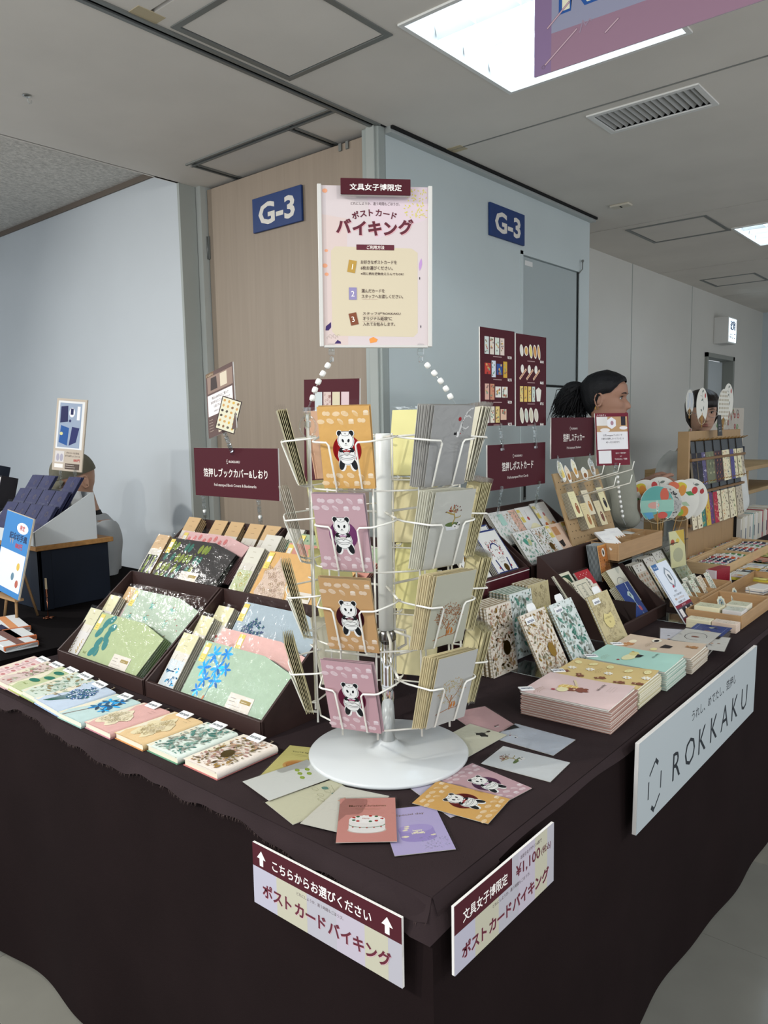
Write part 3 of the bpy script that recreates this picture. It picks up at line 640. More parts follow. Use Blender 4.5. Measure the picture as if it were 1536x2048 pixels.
def hexmark(a, x, y, r, col, w=.12):
    """open hexagon mark: six separate bars"""
    P = [(x + r * .72 * cos(R(90 + k * 60)), y + r * 1.0 * sin(R(90 + k * 60))) for k in range(6)]
    for k in range(6):
        p, q = P[k], P[(k + 1) % 6]; f = .14 if k in (0, 3) else (.18)
        if k in (5, 2): a.line([(p[0] + (q[0] - p[0]) * .62, p[1] + (q[1] - p[1]) * .62), (p[0] + (q[0] - p[0]) * .98, p[1] + (q[1] - p[1]) * .98)], r * w * 1.3, col)
        else: a.line([(p[0] + (q[0] - p[0]) * f, p[1] + (q[1] - p[1]) * f), (p[0] + (q[0] - p[0]) * (1 - f), p[1] + (q[1] - p[1]) * (1 - f))], r * w * .75, col)
    return a

# ---------------------------------------------------------------- sheet goods: cards, packs
CM = {}
def sheet_mesh(w, h, t, m, key=None):
    k = ('s', round(w, 4), round(h, 4), t, m.name)
    if k not in CM: CM[k] = MB().box(-w / 2, w / 2, 0, h, -t, 0, m).mesh('sheet')
    return CM[k]
def sleeve_mesh(w, h, seed=0, ex=.0035, top=.010):
    k = ('v', round(w, 4), round(h, 4), seed, top)
    if k not in CM:
        rr = random.Random(seed * 7 + 1); ph = [rr.uniform(0, 6) for _ in range(4)]
        def fn(u, v):
            x = -w / 2 - ex + u * (w + 2 * ex); y = -ex + v * (h + ex + top)
            e = sin(u * pi) * sin(min(v, 1) * pi)
            z = .0008 + .0007 * e * (sin(u * 9 + ph[0] + v * 4) * sin(v * 11 + ph[1])) + .0012 * e
            return (x, y, z)
        b = MB(); b.grid(fn, 10, 14, SLEEVE); CM[k] = b.mesh('cellophane')
    return CM[k]
def card(M, w, h, design, lab, cat='postcard', group=None, name='postcard', t=.0006, stock='#ded9cc', sleeve=0, top=.010, o=0):
    """one card standing on its lower edge; design = mesh of the print"""
    r = link(name, sheet_mesh(w, h, t, pm('card_stock_' + stock[1:], stock, .7)), label=lab, cat=cat, group=group); r.matrix_world = M
    if design is not None: link('printed_design', design, r)
    if sleeve is not None: link('clear_sleeve', sleeve_mesh(w, h, sleeve, top=top), r)
    return r
def center(M, h): return M @ T(0, -h / 2, 0)
# ---------------------------------------------------------------- dark card display boxes
m_box = pm('box_brown_card', '#33221f', .5, vary=(.06, 12), bump=(400, .05))
m_boxin = pm('box_inside', '#221715', .6)
def tray_box(M, Wd, D, hf, hb, lab, div=(), rows=(), group='brown card display boxes', face=None):
    r = empty('display_box', M, label=lab, cat='box', group=group); t = .006; a = Wd / 2
    b = MB(); b.bbox(-a, a, 0, t * 1.6, 0, hf, face or m_box, .0015); b.obj('front_panel', r)
    side = MB().prism([(0, 0), (D, 0), (D, hb), (D - .01, hb), (0, hf)], 0, t, m_box, Matrix(((0, 0, 1, 0), (1, 0, 0, 0), (0, 1, 0, 0), (0, 0, 0, 1)))).mesh('side')
    link('side_panel', side, r, T(-a, 0, 0)); link('side_panel', side, r, T(a - t, 0, 0))
    MB().box(-a + t, a - t, D - t, D, 0, hb, m_box).obj('back_panel', r)
    MB().box(-a + t, a - t, t * 1.6, D - t, 0, .004, m_boxin).obj('base_panel', r)
    for x, y0, y1, z in div: MB().box(x - .0025, x + .0025, y0, y1, .004, z, m_boxin).obj('divider', r)
    for y, x0, x1, z in rows: MB().box(x0, x1, y - .0025, y + .0025, .004, z, m_boxin).obj('divider', r)
    return r
LF = lambda y, xf=.213, z=.7208: T(xf, y, z) @ RZ(-90)
def lpose(y, k=0, ex=0., back=False, n=0.):
    x, z = (.490, .940) if back else (.238, .745)
    d = .030 * k + n; s = .046 * k + ex
    return pose((x + .602 * s + .799 * d, y, z + .799 * s - .602 * d), 180, 37)
tray_box(LF(1.302), .452, .262, .042, .238, 'left front display box holding the green book cover with teal leaves')
tray_box(LF(.843), .452, .262, .042, .238, 'right front display box holding the mint book cover with shiny blue leaves')
tray_box(LF(1.302, .4765, .886), .452, .240, .050, .215, 'left back display box holding the black book cover with green leaves')
tray_box(LF(.843, .4765, .886), .452, .240, .050, .215, 'right back display box holding the tan lace book cover')
for y, s in ((1.302, 'left'), (.843, 'right')):
    MB().bbox(-.226, .226, 0, .245, 0, .165, m_box, .002).obj('riser_box', None, LF(y, .477, .7205), label='closed dark brown box raising the %s back display box' % s, cat='box', group='brown riser boxes under the back row')

PO = [(0, 0), (.302, 0), (.338, .120), (.225, .147), (0, .147)]
def pack_mesh(col):
    k = ('pk', col)
    if k not in CM: CM[k] = MB().prism(PO, -.0016, 0, pm('cover_' + col[1:], col, .6, vary=(.05, 60), bump=(350, .2))).mesh('cover')
    return CM[k]
def pack_sleeve(seed):
    k = ('pks', seed)
    if k not in CM:
        rr = random.Random(seed + 50); p = [rr.uniform(0, 6) for _ in range(4)]
        def fn(u, v):
            e = sin(u * pi) * sin(v * pi); return (-.004 + u * .348, -.004 + v * .168, .0012 + .0016 * e + .0016 * e * sin(u * 13 + p[0] + v * 3) * sin(v * 8 + p[1]) + .004 * max(0, v - .8) * sin(u * 40 + p[2]))
        CM[k] = MB().grid(fn, 26, 14, SLEEVE).mesh('cellophane')
    return CM[k]
def pack(y, k, col, lab, fn=None, n=1, ex=0., back=False, tagx=None, pc=None, backcol=None, seed=1):
    grp = 'covers behind the ' + short(lab)
    for i in range(n):
        M = lpose(y, k, ex, back, i * .0065) @ T(0, 0, 0)
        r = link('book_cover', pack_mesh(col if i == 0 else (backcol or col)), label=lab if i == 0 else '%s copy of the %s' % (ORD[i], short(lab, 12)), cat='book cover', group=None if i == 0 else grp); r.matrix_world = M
        if i == 0:
            a = Art()
            if fn: fn(a)
            a.up()
            if tagx is not None: yellow_tag(a, tagx, .092)
            if pc is not None: price_card(a, *pc)
            a.obj(r)
            link('clear_sleeve', pack_sleeve(seed), r)
def bigleaf(a, x, y, l, w, an, c, foil=0):
    a.leaf(x, y, l, w, an, c, foil); a.line([(x, y), (x + l * .9 * cos(R(an)), y + l * .9 * sin(R(an)))], .0006, mix(c, '#ffffff', .35))
def f_green(a):
    for x, y, an in ((.070, .132, 215), (.052, .118, 250), (.092, .110, 200), (.040, .088, 235), (.085, .085, 265), (.062, .060, 240), (.098, .060, 285), (.055, .030, 225), (.070, .036, 300)): a.ell(x, y, .019, .0125, '#2f7674', rot=an, foil=0); a.up(2e-5)
    a.line([(.085, .138), (.075, .09), (.08, .05), (.07, .02)], .0009, '#8a9a5c'); a.text('leaf', .022, .018, .012, '#7d8a50')
def f_blue(a):
    rr = random.Random(6)
    for x, y, s in ((.055, .118, .026), (.098, .128, .022), (.040, .080, .026), (.088, .088, .027), (.060, .052, .023), (.100, .056, .024), (.052, .024, .020), (.118, .090, .02)):
        for q in range(6): a.leaf(x, y, s, s * .34, q * 60 + rr.uniform(0, 25), rr.choice(['#1e7fc4', '#2a9be0', '#1b62a0']), 0 if q % 2 else 1)
        a.up(2e-5)
    a.line([(.09, .01), (.09, .05), (.08, .12)], .001, '#2a6fa0'); a.leaf(.085, .004, .014, .006, 80, '#c97a4c')
def f_mint(a):
    rr = random.Random(9)
    for k in range(9):
        x, y = (.02 + (k % 3) * .10 + rr.uniform(-.01, .02), .02 + (k // 3) * .045 + rr.uniform(-.004, .004))
        if x > .27: x = .26
        for q in range(6): a.leaf(x, y, .014, .006, q * 60 + rr.uniform(-20, 20), rr.choice(['#7fb3a4', '#5c9a92', '#a3bda6']))
        a.up(2e-5); a.leaf(x - .006, y + .006, .016, .003, 20, '#8f6a4a')
    for x, y in ((.27, .07), (.28, .055), (.25, .085)): a.ell(x, y, .002, .002, '#b0555c', n=7)
def f_dark(a):
    rr = random.Random(12)
    for row, (y0, xs) in enumerate(((.12, (.03, .05, .10, .12, .17, .19, .205)), (.082, (.02, .055, .08, .10, .12, .14, .17, .19)), (.045, (.01, .035, .055, .09, .11, .15, .17)), (.012, (.02, .045, .07, .1)))):
        for k, x in enumerate(xs):
            c = ['#6f8133', '#2f6658', '#7d8a3a'][(k // 2 + row) % 3]; a.ell(x, y0, .016, .0085, c, rot=75, n=12).up(2e-5)
            for q in range(4): a.line([(x - .005, y0 - .009 + q * .006), (x + .005, y0 - .006 + q * .006)], .0007, mix(c, '#1c1c1c', .5))
        for q in range(5): a.ell(rr.uniform(.01, .23), y0 - .018, .002, .002, '#6f8133', n=6)
def f_lace(seed, col='#c9ab92'):
    def f(a):
        P = [(.055, .135), (.062, .118), (.090, .100), (.112, .095), (.118, .055), (.132, .015), (.10, .004), (.03, .004), (.012, .02), (.022, .06), (.018, .085), (.045, .095), (.05, .115)]
        a.poly(P, '#cdb6a4').up(); rr = random.Random(seed)
        for k in range(150):
            x, y = rr.uniform(.02, .125), rr.uniform(.006, .105); 
            if not (.018 + .1 * (.1 - y) * 0 < x < .125 - max(0, y - .05) * .35): continue
            a.arc(x, y, .005, .004, rr.uniform(0, 360), rr.uniform(380, 540), .0009, rr.choice(['#a58a76', '#e6d8c6', '#b79e80']), n=5)
        a.up(); a.line([(.124, .085), (.126, .04), (.138, .012)], .0016, '#e9dcc4')
    return f
def f_hyd(a):
    rr = random.Random(3)
    for k in range(95):
        t = rr.uniform(0, 2 * pi); r = sqrt(rr.random()); x, y = .075 + .042 * r * cos(t), .062 + .046 * r * sin(t)
        for q in range(4): a.leaf(x, y, .006, .0035, q * 90 + k, rr.choice(['#2d4f6e', '#27605c', '#33406e']))
        a.up(2e-6)
    a.line([(.07, 0), (.075, .03)], .002, '#2d5c50')
def f_pink(a):
    rr = random.Random(4)
    for k in range(8):
        x, y = .04 + k * .026, .120 + (k % 3) * .006; a.ell(x, y, .010, .008, '#c46a68', n=10, rot=70); a.up(2e-5); a.arc(x, y, .006, .005, 0, 330, .001, '#dba3a0')
        a.arc(x + .012, y - .018, .009, .005, 0, 300, .0008, '#b7a3a6')
def f_rose(a):
    for r in (.016, .011, .006): a.arc(.07, .100, r, r * .8, 20, 340, .0012, '#a8705c'); 
    a.line([(.085, .088), (.12, .07)], .001, '#a8705c'); a.text('rose', .028, .112, .014, '#a37462')
def f_garden(a): scatter(a, .20, .12, .01, ['#5c9a80', '#a9bfa0', '#e0dcc8', '#3f7d62'], 40, 5, (.012, .026))
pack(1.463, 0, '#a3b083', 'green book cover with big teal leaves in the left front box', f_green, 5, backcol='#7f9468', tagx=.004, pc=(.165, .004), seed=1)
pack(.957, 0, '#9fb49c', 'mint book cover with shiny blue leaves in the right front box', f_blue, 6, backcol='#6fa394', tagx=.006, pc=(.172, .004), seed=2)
pack(1.412, 1, '#a9b8a4', 'pale mint book cover strewn with sprigs, behind the teal-leaf cover', f_mint, 3, ex=.055, tagx=.004, seed=3)
pack(.957, 1, '#d6aaa2', 'pink book cover with a rose outline behind the blue-leaf cover', f_rose, 3, ex=.004, tagx=.075, seed=4)
pack(.957, 2, '#9fadb4', 'grey blue book cover with a dark hydrangea, rearmost in the right front box', f_hyd, 3, ex=.048, tagx=.002, seed=5)
pack(1.457, 0, '#2a2726', 'black book cover printed with green leaves in the left back box', f_dark, 3, back=True, tagx=.004, pc=(.135, .002), seed=6)
pack(1.457, 1, '#d0a8a6', 'pale pink book cover with red flowers behind the black one', f_pink, 4, ex=-.004, back=True, tagx=.004, seed=7)
pack(.988, 0, '#d2a66a', 'tan book cover with a lace pattern in the right back box', f_lace(1), 3, back=True, tagx=.004, pc=(.145, .002), seed=8)
pack(.962, 1, '#cf9080', 'salmon pink book cover behind the tan lace cover', None, 3, ex=.0, back=True, tagx=.002, seed=9)
pack(.968, 2, '#9db08f', 'green leafy book cover, rearmost in the right back box', f_garden, 3, ex=.0, back=True, tagx=.002, seed=10)

# bookmarks
def bm_art(head, body, fn, txt='#8a7a5c'):
    w, h = .066, .152; a = Art(); a.rect(-w / 2, 0, w / 2, h, '#cfc9bd').up(); a.rect(-w / 2, .100, w / 2, h, head).up()
    for y, ww in ((.136, .018), (.118, .022)): small_lines(a, 0, y, ww, 1, txt, al='C', t=.0012)
    a.rect(-w / 2 + .003, .003, -.001, .078, body); a.rect(.001, .003, w / 2 - .003, .078, body); a.up(); fn(a); a.up()
    for s in (-1, 1): a.line([(s * .017, .074), (s * .017 + .002, .092)], .0008, '#8f8a7c'); a.ell(s * .017, .073, .002, .002, '#e6e2da', n=8)
    return a.mesh('bookmark_print')
def q_fern(a):
    for s in (-1, 1):
        for k in range(9): a.leaf(s * .017, .008 + k * .0055, .013 - k * .001, .004, 60 + s * 10 + (k % 2) * 60, '#b09434', 1)
def q_bl(a):
    rr = random.Random(1)
    for k in range(26): a.leaf(rr.uniform(-.024, .024), rr.uniform(.012, .058), .010, .004, rr.uniform(0, 360), rr.choice(['#1c5a80', '#14405e', '#2d86b0']), k % 2)
def q_dark(a):
    for s in (-1, 1):
        for k in range(5): a.ell(s * .015, .012 + k * .015, .008, .0055, '#6f8133', rot=70)
def q_wild(a):
    rr = random.Random(2)
    for k in range(30): a.arc(rr.uniform(-.022, .022), rr.uniform(.012, .065), .007, .006, rr.uniform(0, 360), rr.uniform(400, 500), .0011, rr.choice(['#b09434', '#d8d0b0', '#9aa45c']), n=6)
def q_red(a):
    for s in (-1, 1):
        for k in range(4): a.ell(s * .016, .015 + k * .017, .005, .004, '#b5605c')
def q_none(a): pass
BMD = {'fern': bm_art('#cbc7a6', '#cdc9c4', q_fern), 'blue': bm_art('#cfcaa4', '#c5cdd0', q_bl), 'dark': bm_art('#c6a883', '#25282b', q_dark), 'wild': bm_art('#d3cfc0', '#b9c09a', q_wild),
       'kraft': bm_art('#c9a87c', '#cdb9b4', q_red, '#6d563a'), 'cream': bm_art('#d6d0a8', '#d0ccc0', q_red), 'white': bm_art('#d3cfc4', '#c9c6bc', q_wild)}
def bms(y, k, kind, lab, n=4, ex=0., back=False, step=.0065):
    for i in range(n):
        M = lpose(y, k, ex, back, i * step)
        r = link('bookmark_pack', sheet_mesh(.066, .152, .0022, pm('bm_' + ('kraft' if kind in ('kraft', 'dark') else 'card'), '#b79a72' if kind in ('kraft', 'dark') else '#cbc6b4', .7)), cat='bookmark',
                 label=lab if i == 0 else '%s copy of the %s' % (ORD[i], short(lab, 12)), group=None if i == 0 else 'packs behind the ' + short(lab)); r.matrix_world = M
        if i == 0: link('printed_design', BMD[kind], r)
        if i < 2: link('clear_sleeve', sleeve_mesh(.066, .152, 20 + i), r)
bms(1.500, 0, 'fern', 'gold fern bookmark pack at the left end of the left front box', 2)
bms(1.500, 1, 'cream', 'cream headed bookmark pack behind the gold fern one', 4, ex=.015)
bms(1.470, 2, 'kraft', 'kraft headed bookmark pack at the back left of the left front box', 3, ex=.015)
bms(1.024, 0, 'blue', 'dark blue leaf bookmark pack in front at the left of the right front box', 5)
bms(1.040, 1, 'cream', 'pale yellow headed bookmark pack behind the dark blue leaf one', 5, ex=.018)
bms(1.020, 2, 'cream', 'pale yellow headed bookmark pack, rearmost in the right front box', 4, ex=.018)
bms(1.505, 0, 'dark', 'kraft headed black bookmark pack at the left end of the left back box', 4, back=True)
bms(1.488, 2, 'kraft', 'kraft headed bookmark pack at the far left of the back row', 5, ex=.012, back=True)
for y, s in ((1.372, 'second'), (1.290, 'third'), (1.196, 'fourth'), (1.118, 'fifth')):
    bms(y, 2.6, 'kraft', '%s kraft headed bookmark pack from the left, back row' % s, 4 if s in ('third', 'fifth') else 2, ex=-.008, back=True)
bms(1.047, 0, 'wild', 'cream and yellow lace bookmark pack at the left of the right back box', 6, back=True)
bms(1.038, 1, 'white', 'white bookmark pack with a line drawing behind the lace one', 6, ex=.012, back=True)
bms(1.008, 2.4, 'white', 'white bookmark pack with a red flower, rearmost in the right back box', 4, ex=-.004, back=True)

# ---------------------------------------------------------------- row of sample books in front
def book(M, col, inner, lab, fn, w=.112, h=.157, t=.0165, ribbon=True, tagtext=True):
    r = empty('sample_book', M, label=lab, cat='book'); mc = pm('bcov_' + col[1:], col, .62, vary=(.05, 50), bump=(300, .25)); mi = pm('binn_' + inner[1:], inner, .6)
    a, c = w / 2, h / 2
    MB().box(-a + .003, a - .004, -c + .0025, c - .0025, .0018, t - .0016, pm('page_edges', '#d8d0ba', .85, vary=(.08, 900, (1, 1, 40)))).obj('page_block', r)
    b = MB(); b.box(-a, a - .002, -c, c, 0, .0016, mi)
    def fn2(u, v):
        L1 = w - .006; arc = t * 1.35; s = u * (L1 + arc); y = -c + v * h
        if s < L1: x = -a + s; z = t - .0022 * (1 - s / L1) ** 2 * 1.0
        else: q = (s - L1) / arc; an = pi / 2 - q * pi; x = -a + L1 + .0065 * cos(an) + .0; z = t / 2 + t / 2 * sin(an)
        return (x, y, z + .0004 * sin(v * 9) * (1 - u))
    b.grid(fn2, 26, 6, mc); b.box(-a, a - .008, -c, c, t - .0028, t - .0022, mc); b.obj('cover', r)
    ar = Art(z=t + .0004); fn(ar)
    # follow the slight dip of the free edge
    ar.v = [(x, y, z - .0022 * max(0., 1 - (x + a) / (w - .006)) ** 2 + .0004) for x, y, z in ar.v]
    ar.obj(r)
    tg = MB().bbox(-.020, .020, -.012, .012, 0, .0022, pm('tag_white', '#e2e2e0', .5), .0006).obj('sample_tag', r, T(-.006, c - .006, t + .0030) @ RX(10) @ RZ(0))
    ta = Art(z=.0024); ta.text('sample', 0, -.004, .0125, '#26303f', bold=.015, w=.033); ta.obj(tg, 'lettering')
    if ribbon:
        b = MB(); b.tube([(.02, c - .004, t * .6), (.022, c + .014, t * .7), (.010, c + .028, t * .3), (.0, c + .030, .003)], .0009, pm('ribbon_beige', '#b8a890', .7), 5); b.obj('ribbon', r)
    return r
BR_ = lambda x, y, z=.7208, a=-90: T(x, y, z) @ RZ(a)
def g_gold(a): scatter(a, .104, .153, -.0765, ['#8f6b22', '#a98340', '#c9a184', '#7a6a3c', '#b98f84'], 60, 21, (.008, .018), foil=('#8f6b22',), vine='#a38a76'); a.ell(.004, -.012, .014, .019, '#8f6b22', foil=1, rot=30)
def g_leaf(a): scatter(a, .104, .153, -.0765, ['#5a8f84', '#8ab0a0', '#8f8f84', '#3f7a70', '#b4bcb0'], 52, 22, (.010, .024), vine='#9a9a8a')
def g_lace1(a): lace(a, -.004, -.008, .036, .052, '#b09a68', '#d8cba6', 4, 120); small_lines(a, .020, .058, .022, 2, '#6d5a3c', .01)
def g_lace2(a): lace(a, -.018, -.020, .040, .042, '#b7a884', '#dbd0b4', 5, 120); small_lines(a, .018, .050, .026, 2, '#7d5a4c', .01)
def g_blue(a):
    rr = random.Random(2); a.line([(-.03, -.078), (-.012, -.02)], .003, '#7a5a48')
    for x, y, s in ((-.006, .0, .026), (.022, .020, .026), (-.014, .034, .024), (.012, .048, .022), (.03, -.006, .018)):
        for q in range(6): a.leaf(x, y, s, s * .36, q * 60 + rr.uniform(0, 25), rr.choice(['#1e86cc', '#2fa8ea', '#215f94']), q % 2)
        a.up(2e-5)
def g_hyd(a):
    rr = random.Random(7)
    for k in range(10): a.line([(-.03 + k * .0015, -.07 + k * .001), (-.016 + k * .004, -.004)], .0011, '#2c6454')
    for k in range(110):
        t = rr.uniform(0, 2 * pi); q = sqrt(rr.random()); x, y = .004 + .030 * q * cos(t), .016 + .038 * q * sin(t)
        for m in range(4): a.leaf(x, y, .0055, .0032, m * 90 + k, rr.choice(['#2f4a74', '#3f5f94', '#2b6a68', '#c8d4e4']))
    a.text('hydrangea', -.034, -.03, .008, '#3c4658', rot=0)
def g_teal(a):
    for x, y, an in ((-.02, .045, 190), (.02, .03, 215), (-.012, .012, 200), (.03, .05, 240), (-.03, -.02, 190)): a.ell(x, y, .016, .010, '#2c6e5c', rot=an)
    a.text('leaf', -.03, -.05, .010, '#8f9a5c')
def g_mint(a): scatter(a, .10, .15, -.075, ['#8fae9c', '#b3bfa4', '#a08a5c'], 26, 5, (.010, .02), vine='#9aa48c')
def g_rose(a): scatter(a, .10, .15, -.075, ['#c79a9a', '#a8b08c', '#c98a84', '#8a8f6c'], 26, 6, (.010, .022), vine='#a8948c')
def g_stamp(a):
    for k in range(3):
        for j in range(4): a.rect(-.045 + k * .03, -.06 + j * .03, -.022 + k * .03, -.038 + j * .03, '#dcc4c0'); a.up(2e-5); a.ell(-.034 + k * .03, -.049 + j * .03, .007, .006, '#b87a78', n=9); a.up(2e-5)
book(BR_(.111, .596), '#ded3c8', '#b8706c', 'gold patterned sample book nearest the corner, first of the front row', g_gold)
book(BR_(.104, .717), '#d3dcd2', '#5f8f74', 'white sample book with green leaves, second of the front row', g_leaf)
book(BR_(.097, .832), '#d6b88a', '#c98c54', 'tan lace sample book, third of the front row', g_lace1)
book(BR_(.087, .945), '#d0a39c', '#b8808a', 'pink lace sample book, fourth of the front row', g_lace2)
book(BR_(.079, 1.056), '#b3c9c6', '#8fb4ac', 'pale blue sample book with bright blue leaves, fifth of the front row', g_blue)
TL = RY(0)
book(T(.079, 1.172, .7260) @ RX(7) @ RZ(-86), '#b6c3d2', '#8aa4c4', 'light blue hydrangea sample book leaning on its neighbours', g_hyd)
book(T(.079, 1.240, .7330) @ RX(9) @ RZ(-83), '#c3cdc0', '#9fb49c', 'pale mint sprig sample book tucked behind the hydrangea one', g_mint)
book(T(.079, 1.315, .7330) @ RX(9) @ RZ(-82), '#b4bd92', '#a3ad62', 'green sample book with dark teal leaves near the left end', g_teal)
book(T(.079, 1.395, .7330) @ RX(9) @ RZ(-82), '#cbb8b0', '#b8a09a', 'beige rose sample book second from the left end', g_rose)
book(T(.079, 1.475, .7330) @ RX(9) @ RZ(-82), '#d2b3b2', '#c49aa0', 'pink stamp-pattern sample book at the left end of the row', g_stamp)
# ---------------------------------------------------------------- revolving wire postcard rack
PX, PY = .332, .357; TZ = [1.289, 1.139, .989, .837]; m_wire = pm('white_wire', '#dedcd2', .35, spec=.6)
m_post = pm('white_tube', '#d4d6d2', .35); m_chr = pm('chrome', '#d8d8d6', .08, 1.0)
rk = empty('postcard_rack', T(PX, PY, .7215), label='tall white wire revolving postcard rack on a round white base at the table corner', cat='rack')
zz = lambda z: z - .7215
b = MB(); b.lathe([(.0, 0), (.163, 0), (.166, .003), (.166, .007), (.163, .010), (.05, .0115), (.034, .015), (.020, .026), (.0185, .03)], pm('base_white', '#bfc2c2', .25, coat=.2), 64); b.obj('base', rk)
MB().lathe([(.0142, .024), (.0142, zz(.982))], m_chr, 32).obj('lower_pole', rk)
b = MB(); b.lathe([(.019, zz(.965)), (.020, zz(.970)), (.018, zz(.985)), (.015, zz(.987))], pm('dark_chrome', '#6f6c68', .25, 1.), 24); b.obj('bearing_ring', rk)
MB().lathe([(.0155, zz(.980)), (.0155, zz(1.384)), (.014, zz(1.386))], m_post, 32).obj('upper_pole', rk)
ANG = [199, 259, 319, 19, 79, 139]
pk = MB()
for s in (-1, 1):
    pk.tube([(.128, s * .078, .093), (.150, s * .074, .090), (.196, s * .058, .086), (.198, s * .052, .085), (.200, s * .030, .084), (.199, s * .026, .079), (.172, s * .025, .004), (.168, s * .025, .0), (.146, s * .025, -.004)], .0019, m_wire, 6)
    pk.tube([(.172, s * .025, .002), (.158, s * .025, -.003), (.146, s * .034, -.002)], .0018, m_wire, 5)
pkm = pk.mesh('wire_pocket')
for z in TZ:
    for a in ANG: link('wire_pocket', pkm, rk, T(0, 0, zz(z)) @ RZ(a))
    hexa = [(.150 * cos(R(a + 30)), .150 * sin(R(a + 30)), zz(z) - .012) for a in ANG]
    P = []
    for a in ANG:
        for d in (-17, 17): P.append((.148 * cos(R(a + d)), .148 * sin(R(a + d)), zz(z) - .006))
    MB().tube(P, .0018, m_wire, 6, closed=True).obj('wire_ring', rk)
    sp = MB()
    for a in ANG[::2]: sp.tube([(.015 * cos(R(a + 30)), .015 * sin(R(a + 30)), zz(z) + .090), (.10 * cos(R(a + 30)), .10 * sin(R(a + 30)), zz(z) + .092), (.140 * cos(R(a + 30)), .140 * sin(R(a + 30)), zz(z) + .092)], .0026, m_wire, 6)
    sp.obj('wire_spokes', rk)
vm = MB().tube([(.147, 0, zz(.815)), (.147, 0, zz(1.385))], .0021, m_wire, 6).mesh('upright')
for a in ANG:
    for s in (-1, 1): link('wire_upright', vm, rk, RZ(a) @ T(0, s * .036, 0))
for a in (139, 319):
    s = 1 if a == 139 else -1
    MB().tube([(.150, 0, zz(1.29)), (.150, 0, zz(1.425))], .0034, m_wire, 8).obj('holder_post', rk, RZ(a) @ T(0, s * .020, 0))
for k in range(6):
    a = R(30 + k * 60 + 19); MB().tube([(.016 * cos(a), .016 * sin(a), zz(.985)), (.05 * cos(a), .05 * sin(a), zz(.975)), (.052 * cos(a), .052 * sin(a), zz(.945)), (.030 * cos(a), .030 * sin(a), zz(.940))], .003, m_wire, 6).obj('wire_bracket', rk)
# postcards in the pockets
D_ = {'orange': d_panda('#d9a962', '#9c1c20').mesh(), 'mauve': d_panda('#c4a0a6', '#8a4a7c').mesh(), 'tan': d_panda('#c39a6a', '#5e2434').mesh(), 'pink': d_panda('#c69ea4', '#a0426c').mesh(),
      'tree': d_tree().mesh(), 'bonsai': d_bonsai().mesh(), 'dog': d_dog().mesh(), 'faint': d_tree('#bdbdb8', '#b3a878', dense=150, cy=.072).mesh(),
      'cream': d_plain('#c9c5a8').mesh(), 'yellow': d_plain('#cfc98a').mesh(), 'peach': d_plain('#d8a68a').mesh(), 'pale': d_plain('#cdc9c0').mesh()}
ST = {'orange': '#d6b07c', 'mauve': '#b9a3aa', 'tan': '#c2a67c', 'pink': '#c4a6ac', 'tree': '#cdbf98', 'bonsai': '#c4c2b0', 'dog': '#a09e98', 'faint': '#c9bc94', 'cream': '#cfc69c', 'yellow': '#d2cc90', 'peach': '#d9ae90', 'pale': '#cfcbb8'}
FILL = {199: ['orange', 'mauve', 'tan', 'pink'], 259: ['dog', 'bonsai', 'tree', 'faint'], 319: ['pale', 'cream', 'cream', 'cream'], 19: ['yellow', 'cream', 'yellow', 'cream'], 79: ['peach', 'yellow', 'yellow', 'pale'], 139: ['cream', 'pale', 'cream', 'cream']}
NAME = {'orange': 'orange panda postcard with a red disc', 'mauve': 'mauve panda postcard with a purple disc', 'tan': 'tan panda postcard with a maroon disc', 'pink': 'pink panda postcard with a magenta disc',
        'tree': 'olive postcard with a brown leafy tree', 'bonsai': 'grey postcard with a bonsai in a white pot', 'dog': 'grey postcard with a spotted dog in a top hat', 'faint': 'pale grey postcard with a faint gold print'}
TN = ['top', 'second', 'third', 'bottom']; PN = {319: 'right edge', 19: 'far right', 79: 'far left', 139: 'left edge'}
SH = {(199, 0): (0, 9), (199, 1): (-.008, 15), (199, 2): (.002, 16), (199, 3): (.002, 16), (259, 0): (.006, 12), (259, 1): (0, 15), (259, 2): (0, 15), (259, 3): (.003, 15)}
rr = random.Random(17)
for a in ANG:
    for t in range(4):
        k = FILL[a][t]; dx, ta = SH.get((a, t), (0, 15)); n = {199: 4, 259: 8, 319: 7, 139: 6}.get(a, 4)
        if (a, t) == (199, 0): n = 2
        who = NAME[k] if k in NAME else '%s postcard in the %s pocket' % (k, PN[a])
        lab0 = '%s, %s tier of the rack' % (who, TN[t])
        for i in range(n):
            rad = .170 - i * .0026 * (1 if n > 3 else 1); fan = (-.0026 * i if a == 259 else rr.uniform(-.0012, .0012) * i)
            x, y = PX + rad * cos(R(a)), PY + rad * sin(R(a))
            M = pose((x, y, TZ[t] + .001 + (0 if i == 0 else rr.uniform(0, .002))), a, -ta + i * .35, (0 if i == 0 else rr.uniform(-.8, .8))) @ T(dx + fan, 0, 0)
            c = card(M, .10, .148, D_[k] if i == 0 or (k in ('orange',)) else None, lab0 if i == 0 else '%s postcard from the front, %s tier, %s pocket' % (ORD[i], TN[t], {199: 'front left', 259: 'front right'}.get(a) or PN[a]), group=None if i == 0 else 'cards behind the ' + lab0, stock=ST[k], t=.0009,
                     sleeve=(t + i if i < 3 or a in (319, 139) else None))
